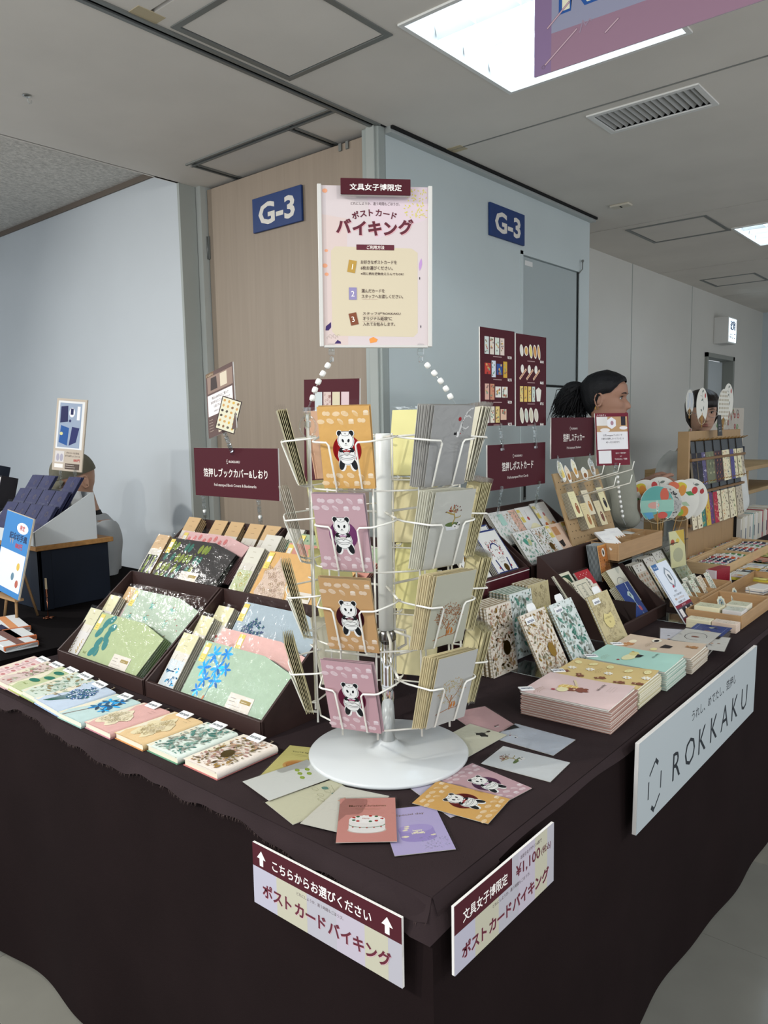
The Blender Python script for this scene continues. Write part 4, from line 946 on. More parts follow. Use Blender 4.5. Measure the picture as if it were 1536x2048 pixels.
# peach card back peeping out beside the orange one
# ---------------------------------------------------------------- main notice above the rack
m_pvc = pm('white_pvc', '#c4c2bc', .4)
MAR = '#461720'
M0 = pose((.324, .363, 1.558), -134.1, -1.0, -.5) @ T(0, 0, .0)
ns = empty('rack_notice', M0, label='large white notice on clips above the rack explaining the pick-six postcard offer', cat='sign')
W_, H_ = .205, .298
MB().box(-W_ / 2, W_ / 2, 0, H_, -.004, 0, m_pvc).obj('backing_board', ns)
for s in (-1, 1): MB().bbox(s * (W_ / 2 + .004) - .004, s * (W_ / 2 + .004) + .004, -.003, H_ + .002, -.008, .004, m_pvc, .001).obj('side_rail', ns)
MB().bbox(-W_ / 2, W_ / 2, -.005, 0, -.008, .003, m_pvc, .001).obj('bottom_rail', ns)
a = Art(); bgc = '#c8bcbb'; a.rect(-W_ / 2, 0, W_ / 2, H_, bgc).up()
a.poly([(-W_ / 2, .245), (-.055, .238), (-.055, 0), (-W_ / 2, 0)], '#cab8b2'); a.poly([(-.02, H_), (W_ / 2, H_), (W_ / 2, .24), (.0, .20)], '#ccbbc0').up()
a.poly([(-.086, .178), (-.078, .186), (.070, .184), (.082, .176), (.082, .024), (.074, .016), (-.078, .018), (-.086, .026)], '#c8bca2').up()
rr2 = random.Random(6)
for k in range(70):
    x, y = rr2.uniform(.058, .100), rr2.uniform(.240, .292)
    if hypot(x - .095, y - .285) < .055: a.leaf(x, y, .0045, .002, rr2.uniform(0, 180), '#c9bf5c')
for x, y, r in ((-.095, .178, .0035), (-.098, .150, .005), (-.095, .134, .004), (-.096, .288, .005)): a.ell(x, y, r, r * .8, '#dc9a76', n=10)
a.poly([(-.098, .036), (-.088, .044), (-.088, .034), (-.093, .028), (-.099, .028)], '#3c2a5c'); a.poly([(-.082, .003), (-.076, .010), (-.070, .007), (-.069, .003)], '#3c2a5c'); a.poly([(-.014, .012), (-.012, .004), (.0, .006), (.003, .011), (-.006, .016)], '#dc9048')
a.leaf(.086, .142, .024, .006, 82, '#b48fc0'); a.ell(.086, .128, .001, .003, '#2c2434', n=6); a.ell(.088, .036, .001, .003, '#2c2434', n=6)
for k in range(6): a.arc(-.094 + k * .004, .014 + (k % 2) * .004, .003, .002, 0, 250, .0004, '#9a8f84', n=6)
a.up(); c2 = '#5b2430'
a.text('どれにしようか、違う時間もごほうび。', 0, .2635, .0062, '#4a3c3c', w=.094)
# arched title
for i, ch in enumerate('ポストカード'):
    t = (i - 2.5) / 2.5; a.text(ch, -.001 + t * .036, .245 - 4.2 * (t * .036) ** 2 - .001, .0145, c2, bold=.03, rot=-t * 14)
for i, ch in enumerate('バイキング'):
    t = (i - 2) / 2; a.text(ch, -.001 + t * .060 + .0008, .2075 + (.004 if i in (0, 4) else .001), .029, '#dca4a8', bold=.045, rot=(10, 0, 0, 0, -8)[i] * 0)
    a.up(2e-5); a.text(ch, -.001 + t * .060, .2085 + (.004 if i in (0, 4) else .001), .029, c2, bold=.045)
a.rect(-.037, .180, .036, .190, c2).up(); a.text('ご利用方法', 0, .1822, .0075, '#efe6dc', bold=.015, w=.034)
for (x, y, r, col, d) in ((-.046, .149, -10, '#b08c42', '1'), (-.045, .098, 0, '#8a82a8', '2'), (-.044, .050, 12, '#7a4630', '3')):
    c, q = cos(R(r)), sin(R(r)); a.poly([(x + u * c - v * q, y + u * q + v * c) for u, v in ((-.0075, -.0115), (.0075, -.0115), (.0075, .0115), (-.0075, .0115))], col).up(); a.text(d, x, y - .0055, .015, '#efe9dc', rot=r)
tc = '#4a3634'
for s, x, y, w in (('お好きなポストカードを', -.029, .1545, .070), ('6枚お選びください。', -.029, .1435, .062), ('※同じ柄を複数枚えらんでもOK!', -.029, .1335, .083), ('選んだカードを', -.028, .1005, .045), ('スタッフへお渡しください。', -.028, .090, .081), ('スタッフが"ROKKAKU', -.026, .0585, .074), ('オリジナル紙袋"に', -.026, .0480, .057), ('入れてお包みします。', -.026, .0375, .063)):
    a.text(s, x, y, .0078 if 'OK' not in s else .0056, tc, al='L', bold=.008, w=w)
for y, w in ((.0885, .030), (.0568, .042), (.0463, .052)): a.rect(-.027, y - .001, -.027 + w, y - .0006, '#c4a49a')
a.obj(ns, 'poster_print')
hd = MB().bbox(-.0665, .0665, .278, .3075, .012, .016, pm('maroon_board', MAR, .6, spec=.15), .0006).obj('header_board', ns)
MB().box(-.0665, .0665, .2775, .2785, .004, .014, m_pvc).obj('header_spacer', ns)
a = Art(z=.0164); a.text('文具女子博限定', 0, .2868, .0128, '#efe9e2', bold=.014, w=.099); a.obj(ns, 'header_lettering')
# clips and bead chains
m_bead = pm('white_bead', '#e4e3de', .35)
def clip(parent, M, s=1.0):
    b = MB(); b.bbox(-.006 * s, .006 * s, -.004 * s, .004 * s, -.010 * s, .012 * s, CLEAR, .001 * s); b.bbox(-.004 * s, .004 * s, -.007 * s, .007 * s, -.024 * s, -.012 * s, CLEAR, .002 * s); b.tube([(-.005 * s, 0, 0), (.005 * s, 0, 0)], .003 * s, CLEAR, 8)
    return b.obj('clear_clip', parent, M)
bm_ = MB().lathe([(.0025, -.0058), (.0052, -.0048), (.0058, 0), (.0052, .0048), (.0025, .0058)], m_bead, 12).mesh('bead')
for s, ang in ((-1, 139), (1, 319)):
    p0 = M0 @ Vector((s * .088, -.015, -.002)); u = M0.to_3x3() @ Vector((1, 0, 0))
    base = Vector((PX, PY, 0)) + (RZ(ang) @ Vector((.150, (1 if ang == 139 else -1) * .020, 0))); p1 = Vector((base.x, base.y, 1.432))
    ch = empty('bead_chain', Matrix.Translation(p0), label='white bead chain and clear clips holding the %s corner of the big notice' % ('left' if s < 0 else 'right'), cat='clip')
    inv = Matrix.Translation(-p0); rot = M0.to_3x3().to_4x4()
    clip(ch, rot @ RX(-90) @ RX(90) @ Matrix.Rotation(0, 4, 'X') @ Matrix(((1, 0, 0, 0), (0, 0, 1, .006), (0, -1, 0, 0), (0, 0, 0, 1))), 1.0)
    pts = [p0.lerp(p1, .22) + u * (-s * .003), p0.lerp(p1, .36), p0.lerp(p1, .5) + u * (s * .002), p0.lerp(p1, .64) + u * (s * .002), p0.lerp(p1, .78)]
    for i, p in enumerate(pts):
        d = (pts[min(i + 1, 4)] - pts[max(i - 1, 0)]).normalized(); link('bead', bm_, ch, inv @ Matrix.Translation(p) @ d.to_track_quat('Z', 'Y').to_matrix().to_4x4())
    MB().tube([inv @ q for q in [p0 + Vector((0, 0, -.014)), *pts, p1]], .0014, CLEAR, 6).obj('chain_link', ch)
    cl = clip(ch, inv @ Matrix.Translation(p1 + Vector((0, 0, -.006))), 1.1)
    q = [p1 + Vector((0, 0, -.010)) + u * (.016 * sin(t)) + Vector((0, 0, -.020 + .020 * cos(t))) for t in [2 * pi * k / 16 for k in range(16)]]
    MB().tube([inv @ v for v in q], .0022, CLEAR, 6, closed=True).obj('clip_ring', ch)

# ---------------------------------------------------------------- loose postcards fanned round the rack foot
def loose(x, y, z, ang, design, lab, w=.10, h=.148, stock='#d8d4c8', land=False):
    return card(flat(x, y, z, ang) @ T(0, -h / 2, 0), w, h, design, lab, stock=stock, sleeve=int(abs(x) * 97) % 9 + 30, top=.005)
loose(.253, .120, .7238, 9, D_['orange'], 'orange panda postcard lying at the right of the rack foot')
loose(.338, .126, .7226, -8, D_['mauve'], 'mauve panda postcard lying beside the orange one')
loose(.268, .158, .7214, -19, d_plain('#c3bcd0').mesh(), 'pale lilac postcard mostly hidden under the two panda cards')
loose(.466, .110, .7214, 5, d_bonsai('#d3d6d6', cy=.108, cx=.002).mesh(), 'white postcard with a bonsai lying nearest the right table edge')
loose(.582, .157, .7214, 0, d_dog('#b9bfc8', cx=-.012, cy=.118, s=.6).mesh(), 'pale grey postcard with a tiny spotted dog lying on the cloth')
a = Art(); ground(a, .10, .148, '#cccab4'); a.poly([(.0, .124), (.010, .124), (.012, .120), (.020, .119), (.024, .112), (.018, .110), (.012, .104), (.004, .108), (-.002, .104), (-.006, .110), (-.012, .112), (-.004, .117)], '#22211f'); a.ell(.008, .137, .004, .006, '#3a2a20', n=8); a.line([(.004, .124), (.008, .135)], .002, '#22211f')
loose(.490, .263, .7226, -92, a.mesh(), 'cream postcard with a small black dog lying by the rack base')
loose(.604, .300, .7214, -26, d_plain('#cba3a3', fn=lambda a: (a.ell(.006, .03, .003, .004, '#26211f', n=8), a.ell(.014, .034, .004, .002, '#26211f', n=8), a.ell(.008, .026, .006, .002, '#d8d0cc', n=8))).mesh(), 'dusty pink postcard lying behind the rack at the right')
loose(.0965, .209, .7262, -49.5, d_cake().mesh(), 'rose postcard with a Christmas cake lying at the table corner')
loose(.128, .1275, .7226, -40, d_purple().mesh(), 'lilac postcard with a purple cake lying at the table corner')
loose(.1006, .262, .7250, -75, d_brand().mesh(), 'cream postcard with a brown bouquet partly under the cake card')
loose(.093, .335, .7214, -103, d_line_leaf('#cdcbae').mesh(), 'cream postcard with teal leaves and line drawings')
loose(.120, .431, .7238, -101, d_leaves_hang('#d6d8d2', '#8fa63c').mesh(), 'white postcard with small green leaves at the left of the fan')
loose(.1836, .473, .7226, -66, d_egg().mesh(), 'yellow postcard with an egg picture leftmost in the fan')
# ================================================================ right wing of the stall
m_mar = pm('maroon_gloss_card', '#4a1b24', .22, coat=.4)
def hexlogo(a, x, y, s, col='#e4dcd6', txt='ROKKAKU', w=None):
    hexmark(a, x - s * 3.1, y + s * .36, s * .62, col, .22); a.text(txt, x - s * 2.2, y, s, col, al='L', bold=.008, w=w or s * 5.2)
RF = lambda x, y, z=.7208: T(x, y, z)
tray_box(RF(1.592, .317), .436, .27, .042, .245, 'right front display box holding the navy diver card and the red house card', div=((-.006, .02, .255, .085), ), rows=((.13, -.21, .212, .085),))
tray_box(RF(1.622, .607, .886), .488, .240, .046, .215, 'right back display box with two rows of white and patterned cards')
tray_box(RF(1.150, .615, .886), .430, .240, .046, .215, 'display box with blue scalloped cards above a glossy maroon front')
MB().bbox(-.24, .24, 0, .245, 0, .165, m_box, .002).obj('riser_box', None, RF(1.622, .609), label='closed dark brown box raising the box of white cards', cat='box', group='brown riser boxes under the back row')
r = MB().bbox(-.215, .215, 0, .245, 0, .165, m_box, .002).obj('riser_box', None, RF(1.150, .617), label='closed box behind the glossy maroon price panel, right of the rack', cat='box')
p = MB().bbox(-.217, .217, -.006, -.001, 0, .208, m_mar, .001).obj('maroon_front_panel', r); MB().box(-.217, .217, -.0065, -.006, .2, .203, pm('white_edge', '#d8d4d0', .5)).obj('white_edge', p)
a = Art(); hexlogo(a, .045, .150, .013); a.text('¥550', -.120, .095, .020, '#e4dcd6', bold=.01); a.text('ミニカード', -.120, .128, .011, '#e4dcd6')
a.obj(p, 'lettering', Matrix(((1, 0, 0, 0), (0, 0, -1, -.0064), (0, 1, 0, 0), (0, 0, 0, 1))))

def rpose(x, k=0, ex=0., back=False, n=0., rho=0.):
    y, z = (.622, .930) if back else (.338, .745)
    d = .030 * k + n; s = .046 * k + ex
    return pose((x, y + .602 * s + .799 * d, z + .799 * s - .602 * d), -90, 37, rho)
def stack(x, k, w, h, design, lab, n=1, ex=0., back=False, stock='#d8d4c8', step=.004, rho=0., sleeve=True, cat='card', name='greeting_card', t=.0012, posef=None):
    for i in range(n):
        M = (posef(i * step) if posef else rpose(x, k, ex, back, i * step, rho))
        card(M, w, h, design if i == 0 else None, lab if i == 0 else '%s copy of the %s' % (ORD[i], short(lab, 12)), cat=cat, name=name, stock=stock, t=t, group=None if i == 0 else 'cards behind the ' + short(lab), sleeve=(40 + i if sleeve and i < 2 else None), top=.006)
def scal(w, h, base, edge, fn, n=11):
    """card print with scalloped coloured border"""
    a = Art(); ground(a, w, h, edge)
    a.rect(-w / 2 + .007, .006, w / 2 - .007, h - .006, base)
    for k in range(n * 2):
        y = .006 + (h - .012) * k / (n * 2 - 1)
        for s in (-1, 1): a.ell(s * (w / 2 - .007), y, .0032, .0032, base, n=8)
    a.up(); fn(a); return a.mesh()
def k_navyred(a):
    rr = random.Random(3)
    for k in range(160):
        x, y = rr.uniform(-.036, .036), rr.uniform(.062, .118)
        if abs(x) < .020 and y < .105: continue
        a.ell(x, y, .0022, .002, rr.choice(['#8f1f26', '#b5343a', '#2c2a2c', '#8f1f26']), n=6)
    a.arc(0, .085, .022, .022, 20, 160, .005, '#27376e'); a.ell(0, .080, .013, .014, '#e6e4de'); a.up(); a.ell(-.004, .083, .002, .0025, '#222', n=7); a.ell(.006, .082, .002, .0025, '#222', n=7); a.ell(.008, .070, .004, .004, '#b5343a', n=8)
    a.text('レトロ', 0, .048, .014, '#333440'); a.text('カード', 0, .036, .009, '#6a4a2c')
    a.ell(.004, .018, .013, .014, '#8c6a26', foil=1)
    for s in (-1, 1): a.poly([(s * .030, .05), (s * .036, .05), (s * .030, .01), (s * .022, .004)], '#27376e'); a.ell(s * .034, .02, .004, .004, '#b5343a', n=7)
def k_moon(a):
    a.ell(0, .070, .036, .040, '#c79a2c', foil=1, n=24); a.up(); a.ell(.008, .075, .026, .028, '#4a1d3a', n=20)
    for k in range(6): a.line([(-.03 + k * .01, .02), (-.02 + k * .008, .05)], .0015, '#2c2030')
BL_ = scal(.095, .155, '#e4e3de', '#26356e', k_navyred); BK_ = scal(.095, .155, '#e4e3de', '#2a2430', k_moon)
stack(1.258, 0, .128, .158, scal(.128, .158, '#e4e3de', '#26356e', k_navyred, 13), 'white card with navy scalloped edge and a gold seal', 4, back=True, step=.006, sleeve=True)
stack(1.290, 1, .10, .155, BL_, 'second navy scalloped card behind the gold seal one', 2, back=True, ex=-.01)
stack(1.10, 0, .12, .155, scal(.12, .155, '#e4e3de', '#2a2430', k_moon, 13), 'white card with a yellow crescent on plum ground', 3, back=True, ex=-.015)
stack(1.20, 2, .10, .15, BL_, 'navy scalloped card rearmost in the maroon-fronted box', 2, back=True)

def c_gw(a): scatter(a, .118, .126, 0, ['#5aa08a', '#9cc0ae', '#cfd8c4', '#7a9a84'], 34, 31, (.008, .022), vine='#b0b8a8'); a.ell(-.01, .085, .011, .013, '#4a9480', rot=20); a.ell(.012, .080, .010, .014, '#b5b88a', rot=-20)
def c_gold(a): scatter(a, .10, .126, 0, ['#8c6a26', '#a9b090', '#c99a74', '#5f8a6a', '#b08a5c'], 44, 32, (.006, .016), vine='#b5a58c', foil=('#8c6a26',)); a.ell(.018, .045, .014, .016, '#8c6a26', foil=1)
def c_beige(a): a.rect(-.03, .0, .058, .126, '#d6b8a0').up(); a.rect(-.022, .08, .018, .115, '#b8865c'); a.poly([(-.028, .055), (.008, .06), (.004, .035), (-.018, .03)], '#2b2524'); a.line([(.01, .02), (.03, .014), (.034, .03)], .002, '#2b2524'); yellow_tag(a, -.058, .075, .026, .05)
def c_bear(a):
    a.rect(-.050, .0, .055, .126, '#dba45c').up(); bear(a, .0, .100, .014); bear(a, -.01, .058, .015); bear(a, .03, .022, .012, col='#a0522c'); a.up(); daisy(a, .032, .106, .010); daisy(a, .018, .04, .010); a.ell(.025, .075, .012, .010, '#ecca84'); a.ell(-.02, .02, .012, .008, '#e8c070'); yellow_tag(a, -.055, .066, .022, .056)
def c_mint(a): scatter(a, .08, .13, 0, ['#8fc0ae', '#b7d2c4', '#d8ded0'], 24, 33, (.006, .018), vine='#b8c2b4'); a.rect(.005, .075, .038, .12, '#a9cdc0')
def c_peach(a): a.rect(.0, .04, .045, .13, '#dfb3a0').up(); scatter(a, .09, .13, 0, ['#c9a88c', '#9ab0a0', '#d8c8b0'], 26, 34, (.006, .016), vine='#8c8478')
def c_cake(a): a.ell(.015, .036, .040, .024, '#d9cf9c'); a.up(); a.ell(.015, .045, .030, .018, '#e9e2bc'); a.ell(.0, .085, .008, .008, '#b04a48', n=10); a.line([(.0, .09), (.004, .12)], .001, '#7a5a4c'); yellow_tag(a, -.050, .072, .022, .054); a.arc(.015, .03, .042, .018, 180, 340, .003, '#2b2524')
def c_soda(a): 
    for x, y, c in ((-.02, .035, '#c06a3c'), (.03, .035, '#cf8a4c'), (.0, .05, '#ecd9b4'), (.015, .03, '#e8c88c'), (-.005, .065, '#ead8b0')): a.ell(x, y, .014, .016, c)
    a.up(); a.ell(.0, .085, .007, .009, '#b56a6a', n=10); yellow_tag(a, -.053, .070, .022, .054); small_lines(a, -.02, .112, .04, 2, '#8a8484', .008)
def mesh_of(w, h, bg, fn): a = Art(); ground(a, w, h, bg); fn(a); return a.mesh()
WH = '#dddcd8'
stack(1.462, 0, .118, .126, mesh_of(.118, .126, WH, c_gw), 'white card with green leaves at the front left of the white card box', 3, back=True)
stack(1.578, 0, .104, .127, mesh_of(.104, .127, WH, c_gold), 'white card with gold flowers, second in the front row', 3, back=True)
stack(1.686, 0, .112, .127, mesh_of(.112, .127, WH, c_beige), 'beige card with a bear and a dark cup, third in the front row', 3, back=True)
stack(1.802, 0, .108, .129, mesh_of(.108, .129, '#e2d8c4', c_bear), 'orange card with brown bears at the right end of the front row', 4, back=True, step=.006)
stack(1.425, 1, .085, .132, mesh_of(.085, .132, WH, c_mint), 'white and mint card at the back left of the white card box', 4, back=True, ex=.052, step=.005)
stack(1.512, 1, .090, .132, mesh_of(.090, .132, WH, c_peach), 'white and peach card with animal outlines in the back row', 4, back=True, ex=.050)
stack(1.615, 1, .108, .134, mesh_of(.108, .134, WH, c_cake), 'white card with a cream cake and one cherry in the back row', 3, back=True, ex=.050)
stack(1.735, 1, .108, .136, mesh_of(.108, .136, WH, c_soda), 'white card with a dessert at the back right of the white card box', 2, back=True, ex=.055)

def e_diver(a):
    a.poly([(.020, .150), (.024, .150), (.018, .122), (.014, .120)], '#cfd8d8'); a.poly([(.002, .120), (.016, .118), (.022, .098), (.012, .082), (.0, .100), (-.012, .108)], '#b9c9c4'); a.up()
    a.poly([(.004, .112), (.012, .110), (.010, .098), (.004, .100)], '#3c5c4c'); a.line([(.010, .082), (.012, .060), (.016, .052)], .004, '#aebfc2'); a.ell(.020, .052, .009, .011, '#a8525c', rot=30); a.line([(.018, .036), (.024, .018), (.034, .010)], .003, '#aebfc2')
    rr = random.Random(4)
    for k in range(60): a.ell(rr.uniform(-.05, .05), rr.uniform(.004, .15), .0008, .0008, '#7d8fb8', n=5)
def e_arc(a): a.arc(.0, .070, .034, .034, 10, 170, .0016, '#4a4c4e', n=14); a.ell(0, .076, .020, .018, '#cfd4cc'); a.up(); a.star(0, .075, .005, '#2a2b2c'); a.line([(.03, .05), (.045, .02)], .003, '#3c3d40')
def e_orange(a):
    a.rect(-.036, .004, .036, .122, '#b8743c').up()
    for s in (-1, 1):
        for k in range(11): a.ell(s * .031, .012 + k * .010, .002, .002, '#2b1c14', n=6); a.ell(s * .016, .012 + k * .010, .0012, .0016, '#2b1c14', n=6)
    a.ell(0, .100, .013, .016, '#e4dfd4'); a.up(); a.ell(0, .100, .006, .010, '#332c2a', rot=20); a.text('キ', 0, .066, .013, '#241812', bold=.02); a.text('ャ', 0, .053, .010, '#241812', bold=.02); a.text('ラ', 0, .036, .013, '#241812', bold=.02); a.text('メ', 0, .020, .013, '#241812', bold=.02)
def e_alice(a):
    a.rect(-.048, .01, .048, .178, '#ddd6bf').up(); a.rect(-.034, .118, -.002, .168, '#5c6a5c'); a.rect(.002, .118, .034, .168, '#5c6a5c'); a.up(); a.rect(-.032, .120, -.004, .166, '#ddd6bf'); a.rect(.004, .120, .032, .166, '#ddd6bf'); a.up()
    for i, ch in enumerate('WONDERLAND'): a.text(ch, .030, .140 - i * .0135, .012, '#26261f', bold=.02, rot=-90)
    for i, ch in enumerate('TEA CARD'): a.text(ch, -.012, .152 - i * .012, .010, '#26261f', rot=-90)
    a.ell(.008, .085, .007, .020, '#2c2a28', rot=10); a.ell(.004, .06, .006, .010, '#cfa58c', rot=10)
    for s in (-1, 1):
        for k in range(20): a.ell(s * .050, .012 + k * .0085, .003, .003, '#26261f', n=6)
def e_green(a):
    a.rect(-.044, .01, .044, .125, '#1f4632').up(); a.ell(0, .062, .036, .058, '#ddd6b8', n=26).up(); a.arc(0, .062, .033, .054, 0, 360, .0008, '#8f8248', n=26); rr = random.Random(5)
    for k in range(26): a.leaf(rr.uniform(-.022, .022), rr.uniform(.02, .10), .009, .004, rr.uniform(0, 360), '#4c3c24')
    a.text('RETRO', -.004, .098, .008, '#4c3c24')
def e_red(a): a.rect(-.048, .004, .048, .14, '#b02a34').up(); a.poly([(-.020, .085), (.026, .085), (.026, .100), (.003, .118), (-.020, .100)], '#e6ddd0'); a.up(); a.rect(-.006, .090, .010, .098, '#3a2a28'); a.poly([(.0, .085), (.048, .085), (.048, .0), (.02, .0)], '#e0d8c6'); [a.ell(-.03 + k * .012, .125 + (k % 2) * .006, .002, .002, '#f0e6dc', n=6) for k in range(6)]
def e_last(a):
    rr = random.Random(9)
    for k in range(60): a.ell(rr.uniform(-.045, .045), rr.uniform(.01, .12), .004, .003, rr.choice(['#b5343a', '#27376e', '#c9a08c', '#b5343a']), n=7)
stack(1.655, 0, .106, .152, mesh_of(.106, .152, '#2f427c', e_diver), 'navy blue card with a white diver in the right front box', 6, ex=-.022, stock='#c9c6b0', step=.005)
stack(1.725, 1, .112, .142, mesh_of(.112, .142, '#dcd8c6', e_arc), 'cream card with an arched dial behind the diver card', 5, ex=.008, stock='#d6cca4', step=.005)
stack(0, 0, .084, .128, mesh_of(.084, .128, '#cf9450', e_orange), 'orange card with a round cameo standing upright at the back', 9, stock='#9aa0a0', step=.005, posef=lambda d: pose((1.735 - d * .0, .503 + d, .838), -90, 10))
stack(1.462, 1, .110, .182, mesh_of(.110, .182, '#d9d2bd', e_alice), 'tall cream card lettered WONDERLAND in the right front box', 3, ex=-.03, stock='#cfc8b0')
stack(1.345 + .075, 1.7, .112, .135, mesh_of(.112, .135, '#dcd8c0', e_green), 'cream card with a dark green oval frame at the box left', 2, ex=.03)
stack(1.552, 1.7, .104, .142, mesh_of(.104, .142, '#b02a34', e_red), 'red card with a white house behind the WONDERLAND card', 2, ex=.01)
stack(1.440, 0, .10, .125, mesh_of(.10, .125, '#d8d0c8', e_last), 'red and blue confetti card behind the kraft notebook', 1, ex=-.02)

# ---------------------------------------------------------------- ring notebooks standing on edge in three sets
m_page = pm('page_edges_white', '#dad7cc', .8, vary=(.06, 900, (1, 40, 1)))
def nb_cover(kind, w, h, seed=1):
    a = Art()
    if kind == 'gold': ground(a, w, h, '#d3cabb'); scatter(a, w, h, 0, ['#8c6a26', '#a98a5c', '#c49a84', '#7d7a5c', '#b08a70', '#8c6a26'], 78, seed, (.006, .018), vine='#9a8468', foil=('#8c6a26',)); a.ell(.016, h * .36, .017, .021, '#86661f', foil=1, rot=10)
    if kind == 'green': ground(a, w, h, '#cfd6d2'); scatter(a, w, h, 0, ['#4f8f7c', '#8fa79c', '#6a6f66', '#3f8270', '#9a9a8a', '#b5beb4'], 58, seed, (.010, .026), vine='#a3aca4')
    if kind == 'kraft':
        ground(a, w, h, '#b9ac84'); rr = random.Random(seed)
        for k in range(190): a.arc(rr.uniform(-w / 2 + .006, w / 2 - .006), rr.uniform(.006, h - .006), .006, .006, rr.uniform(0, 360), rr.uniform(370, 520), .0008, rr.choice(['#86785a', '#9c8e6c', '#d0c6a2']), n=5)
        a.up(); a.poly([(-.03, .085), (-.034, .098), (-.018, .118), (.006, .112), (.028, .116), (.032, .098), (.026, .078), (.0, .07), (-.02, .074)], '#c9bb80', foil=0); a.up(); a.text('NOTEBOOK', 0, .100, .008, '#6f623c'); a.text('B6', 0, .086, .009, '#6f623c')
    if kind in ('gold', 'green'):
        a.up()
        for i, ch in enumerate('NOTEBOOK'): t = (i - 3.5) / 3.5; a.text(ch, t * .022, h * .66 - 10 * (t * .022) ** 2, .007, '#8a8478', bold=.01, rot=-t * 22)
    return a.mesh()
NBC = {(k, w): nb_cover(k, w, h, s) for k, w, h, s in (('gold', .117, .19, 41), ('green', .117, .19, 42), ('kraft', .117, .19, 43))}
def ringnb_mesh(w, h, t, col, key):
    k = ('nb', w, h, t, col)
    if k not in CM:
        b = MB(); mc = pm('nbc_' + col[1:], col, .6); b.box(-w / 2, w / 2, 0, h, -.0012, 0, mc); b.box(-w / 2, w / 2, 0, h, -t, -t + .0012, mc); b.box(-w / 2 + .002, w / 2 - .001, .001, h - .001, -t + .0014, -.0014, m_page); CM[k] = b.mesh('notebook')
    return CM[k]
def rings(w, h, t, seg=12):
    k = ('rg', w, h, t)
    if k not in CM:
        b = MB(); m = pm('ring_wire_bronze', '#9c8a64', .35, .8)
        for i in range(int(h / .009)):
            y = .008 + i * .009; b.tube([(-w / 2 + .003 + (t * .62) * cos(q) - .003, y, -t / 2 + (t * .66) * sin(q)) for q in [2 * pi * j / 8 for j in range(8)]], .0007, m, 4, closed=True)
        CM[k] = b.mesh('rings')
    return CM[k]
def ringnb(M, w, h, t, col, art, lab, group=None, cat='notebook'):
    r = link('ring_notebook', ringnb_mesh(w, h, t, col, 0), label=lab, cat=cat, group=group); r.matrix_world = M
    link('spiral_binding', rings(w, h, t), r)
    if art is not None: link('printed_design', art, r)
    return r
for kind, col, x, y, n, nm in (('gold', '#8f8068', .925, .432, 6, 'gold flower'), ('green', '#7a8a7c', 1.104, .468, 6, 'green leaf'), ('kraft', '#8a7d5c', 1.246, .487, 5, 'olive tan')):
    for i in range(n):
        ringnb(pose((x, y + i * .0145, .7215), -93, 8 - i * 1.0), .117, .19, .0105, col, NBC[kind, .117] if i < 1 else None,
               ('%s ring notebook, frontmost of the upright set' % nm if i == 0 else '%s notebook from the front in the upright %s set' % (ORD[i], nm)), None if i == 0 else 'upright %s notebooks' % nm)
# ---------------------------------------------------------------- three leaning sample notebooks on clear easels
def easel(M, lab, w=.10, lean=27):
    r = empty('clear_easel', M, label=lab, cat='stand', group='clear acrylic easels'); l = R(lean)
    MB().box(-w / 2, w / 2, 0, .16, -.0055, -.0035, CLEAR, RX(90 - lean) if 0 else Matrix(((1, 0, 0, 0), (0, sin(l), -cos(l), 0), (0, cos(l), sin(l), .002), (0, 0, 0, 1)))).obj('back_sheet', r)
    MB().box(-w / 2, w / 2, -.02, .13, 0, .002, CLEAR).obj('foot_sheet', r)
    MB().box(-w / 2, w / 2, -.020, -.018, .002, .02, CLEAR).obj('lip', r)
    b = MB()
    for s in (-1, 1): b.tube([(s * w / 2, -.02, .001), (s * w / 2, .13, .001)], .0007, pm('acrylic_edge', '#aab2b2', .2), 4); b.tube([(s * w / 2, 0, .002), (s * w / 2, .16 * sin(l), .16 * cos(l))], .0007, pm('acrylic_edge', '#aab2b2', .2), 4)
    b.obj('polished_edge', r); return r
for kind, col, x, y, w, h, ta, lab in (('gold', '#8f8068', 1.000, .318, .138, .180, 27, 'leaning gold flower sample notebook, nearest of three'), ('green', '#a9b8b0', 1.158, .312, .138, .180, 28, 'leaning white and green leaf sample notebook, middle of three'), ('kraft', '#a39668', 1.312, .270, .138, .180, 27, 'leaning olive tan sample notebook, farthest of three')):
    easel(T(x, y + .002, .7212), 'clear easel under the %s notebook' % lab.split(' sample')[0], .11, ta)
    nb = ringnb(pose((x, y - .004, .7250), -90, ta), w, h, .008, col, nb_cover(kind, w, h, 44 + len(lab)), lab)
    tg = MB().bbox(-.022, .022, -.008, .010, 0, .002, pm('tag_white', '#e2e2e0', .5), .0005).obj('sample_tag', nb, T(-.030, h - .022, .001))
    ta_ = Art(z=.0022); ta_.text('sample', 0, -.004, .012, '#26345a', bold=.015, w=.034); ta_.obj(tg, 'lettering')
    MB().prism([(-.022, 0), (.022, 0), (.022, .016), (.016, .024), (-.016, .024), (-.022, .016)], 0, .0012, pm('tag_white', '#e2e2e0', .5)).obj('index_tab', nb, T(.012, h - .002, -.006))

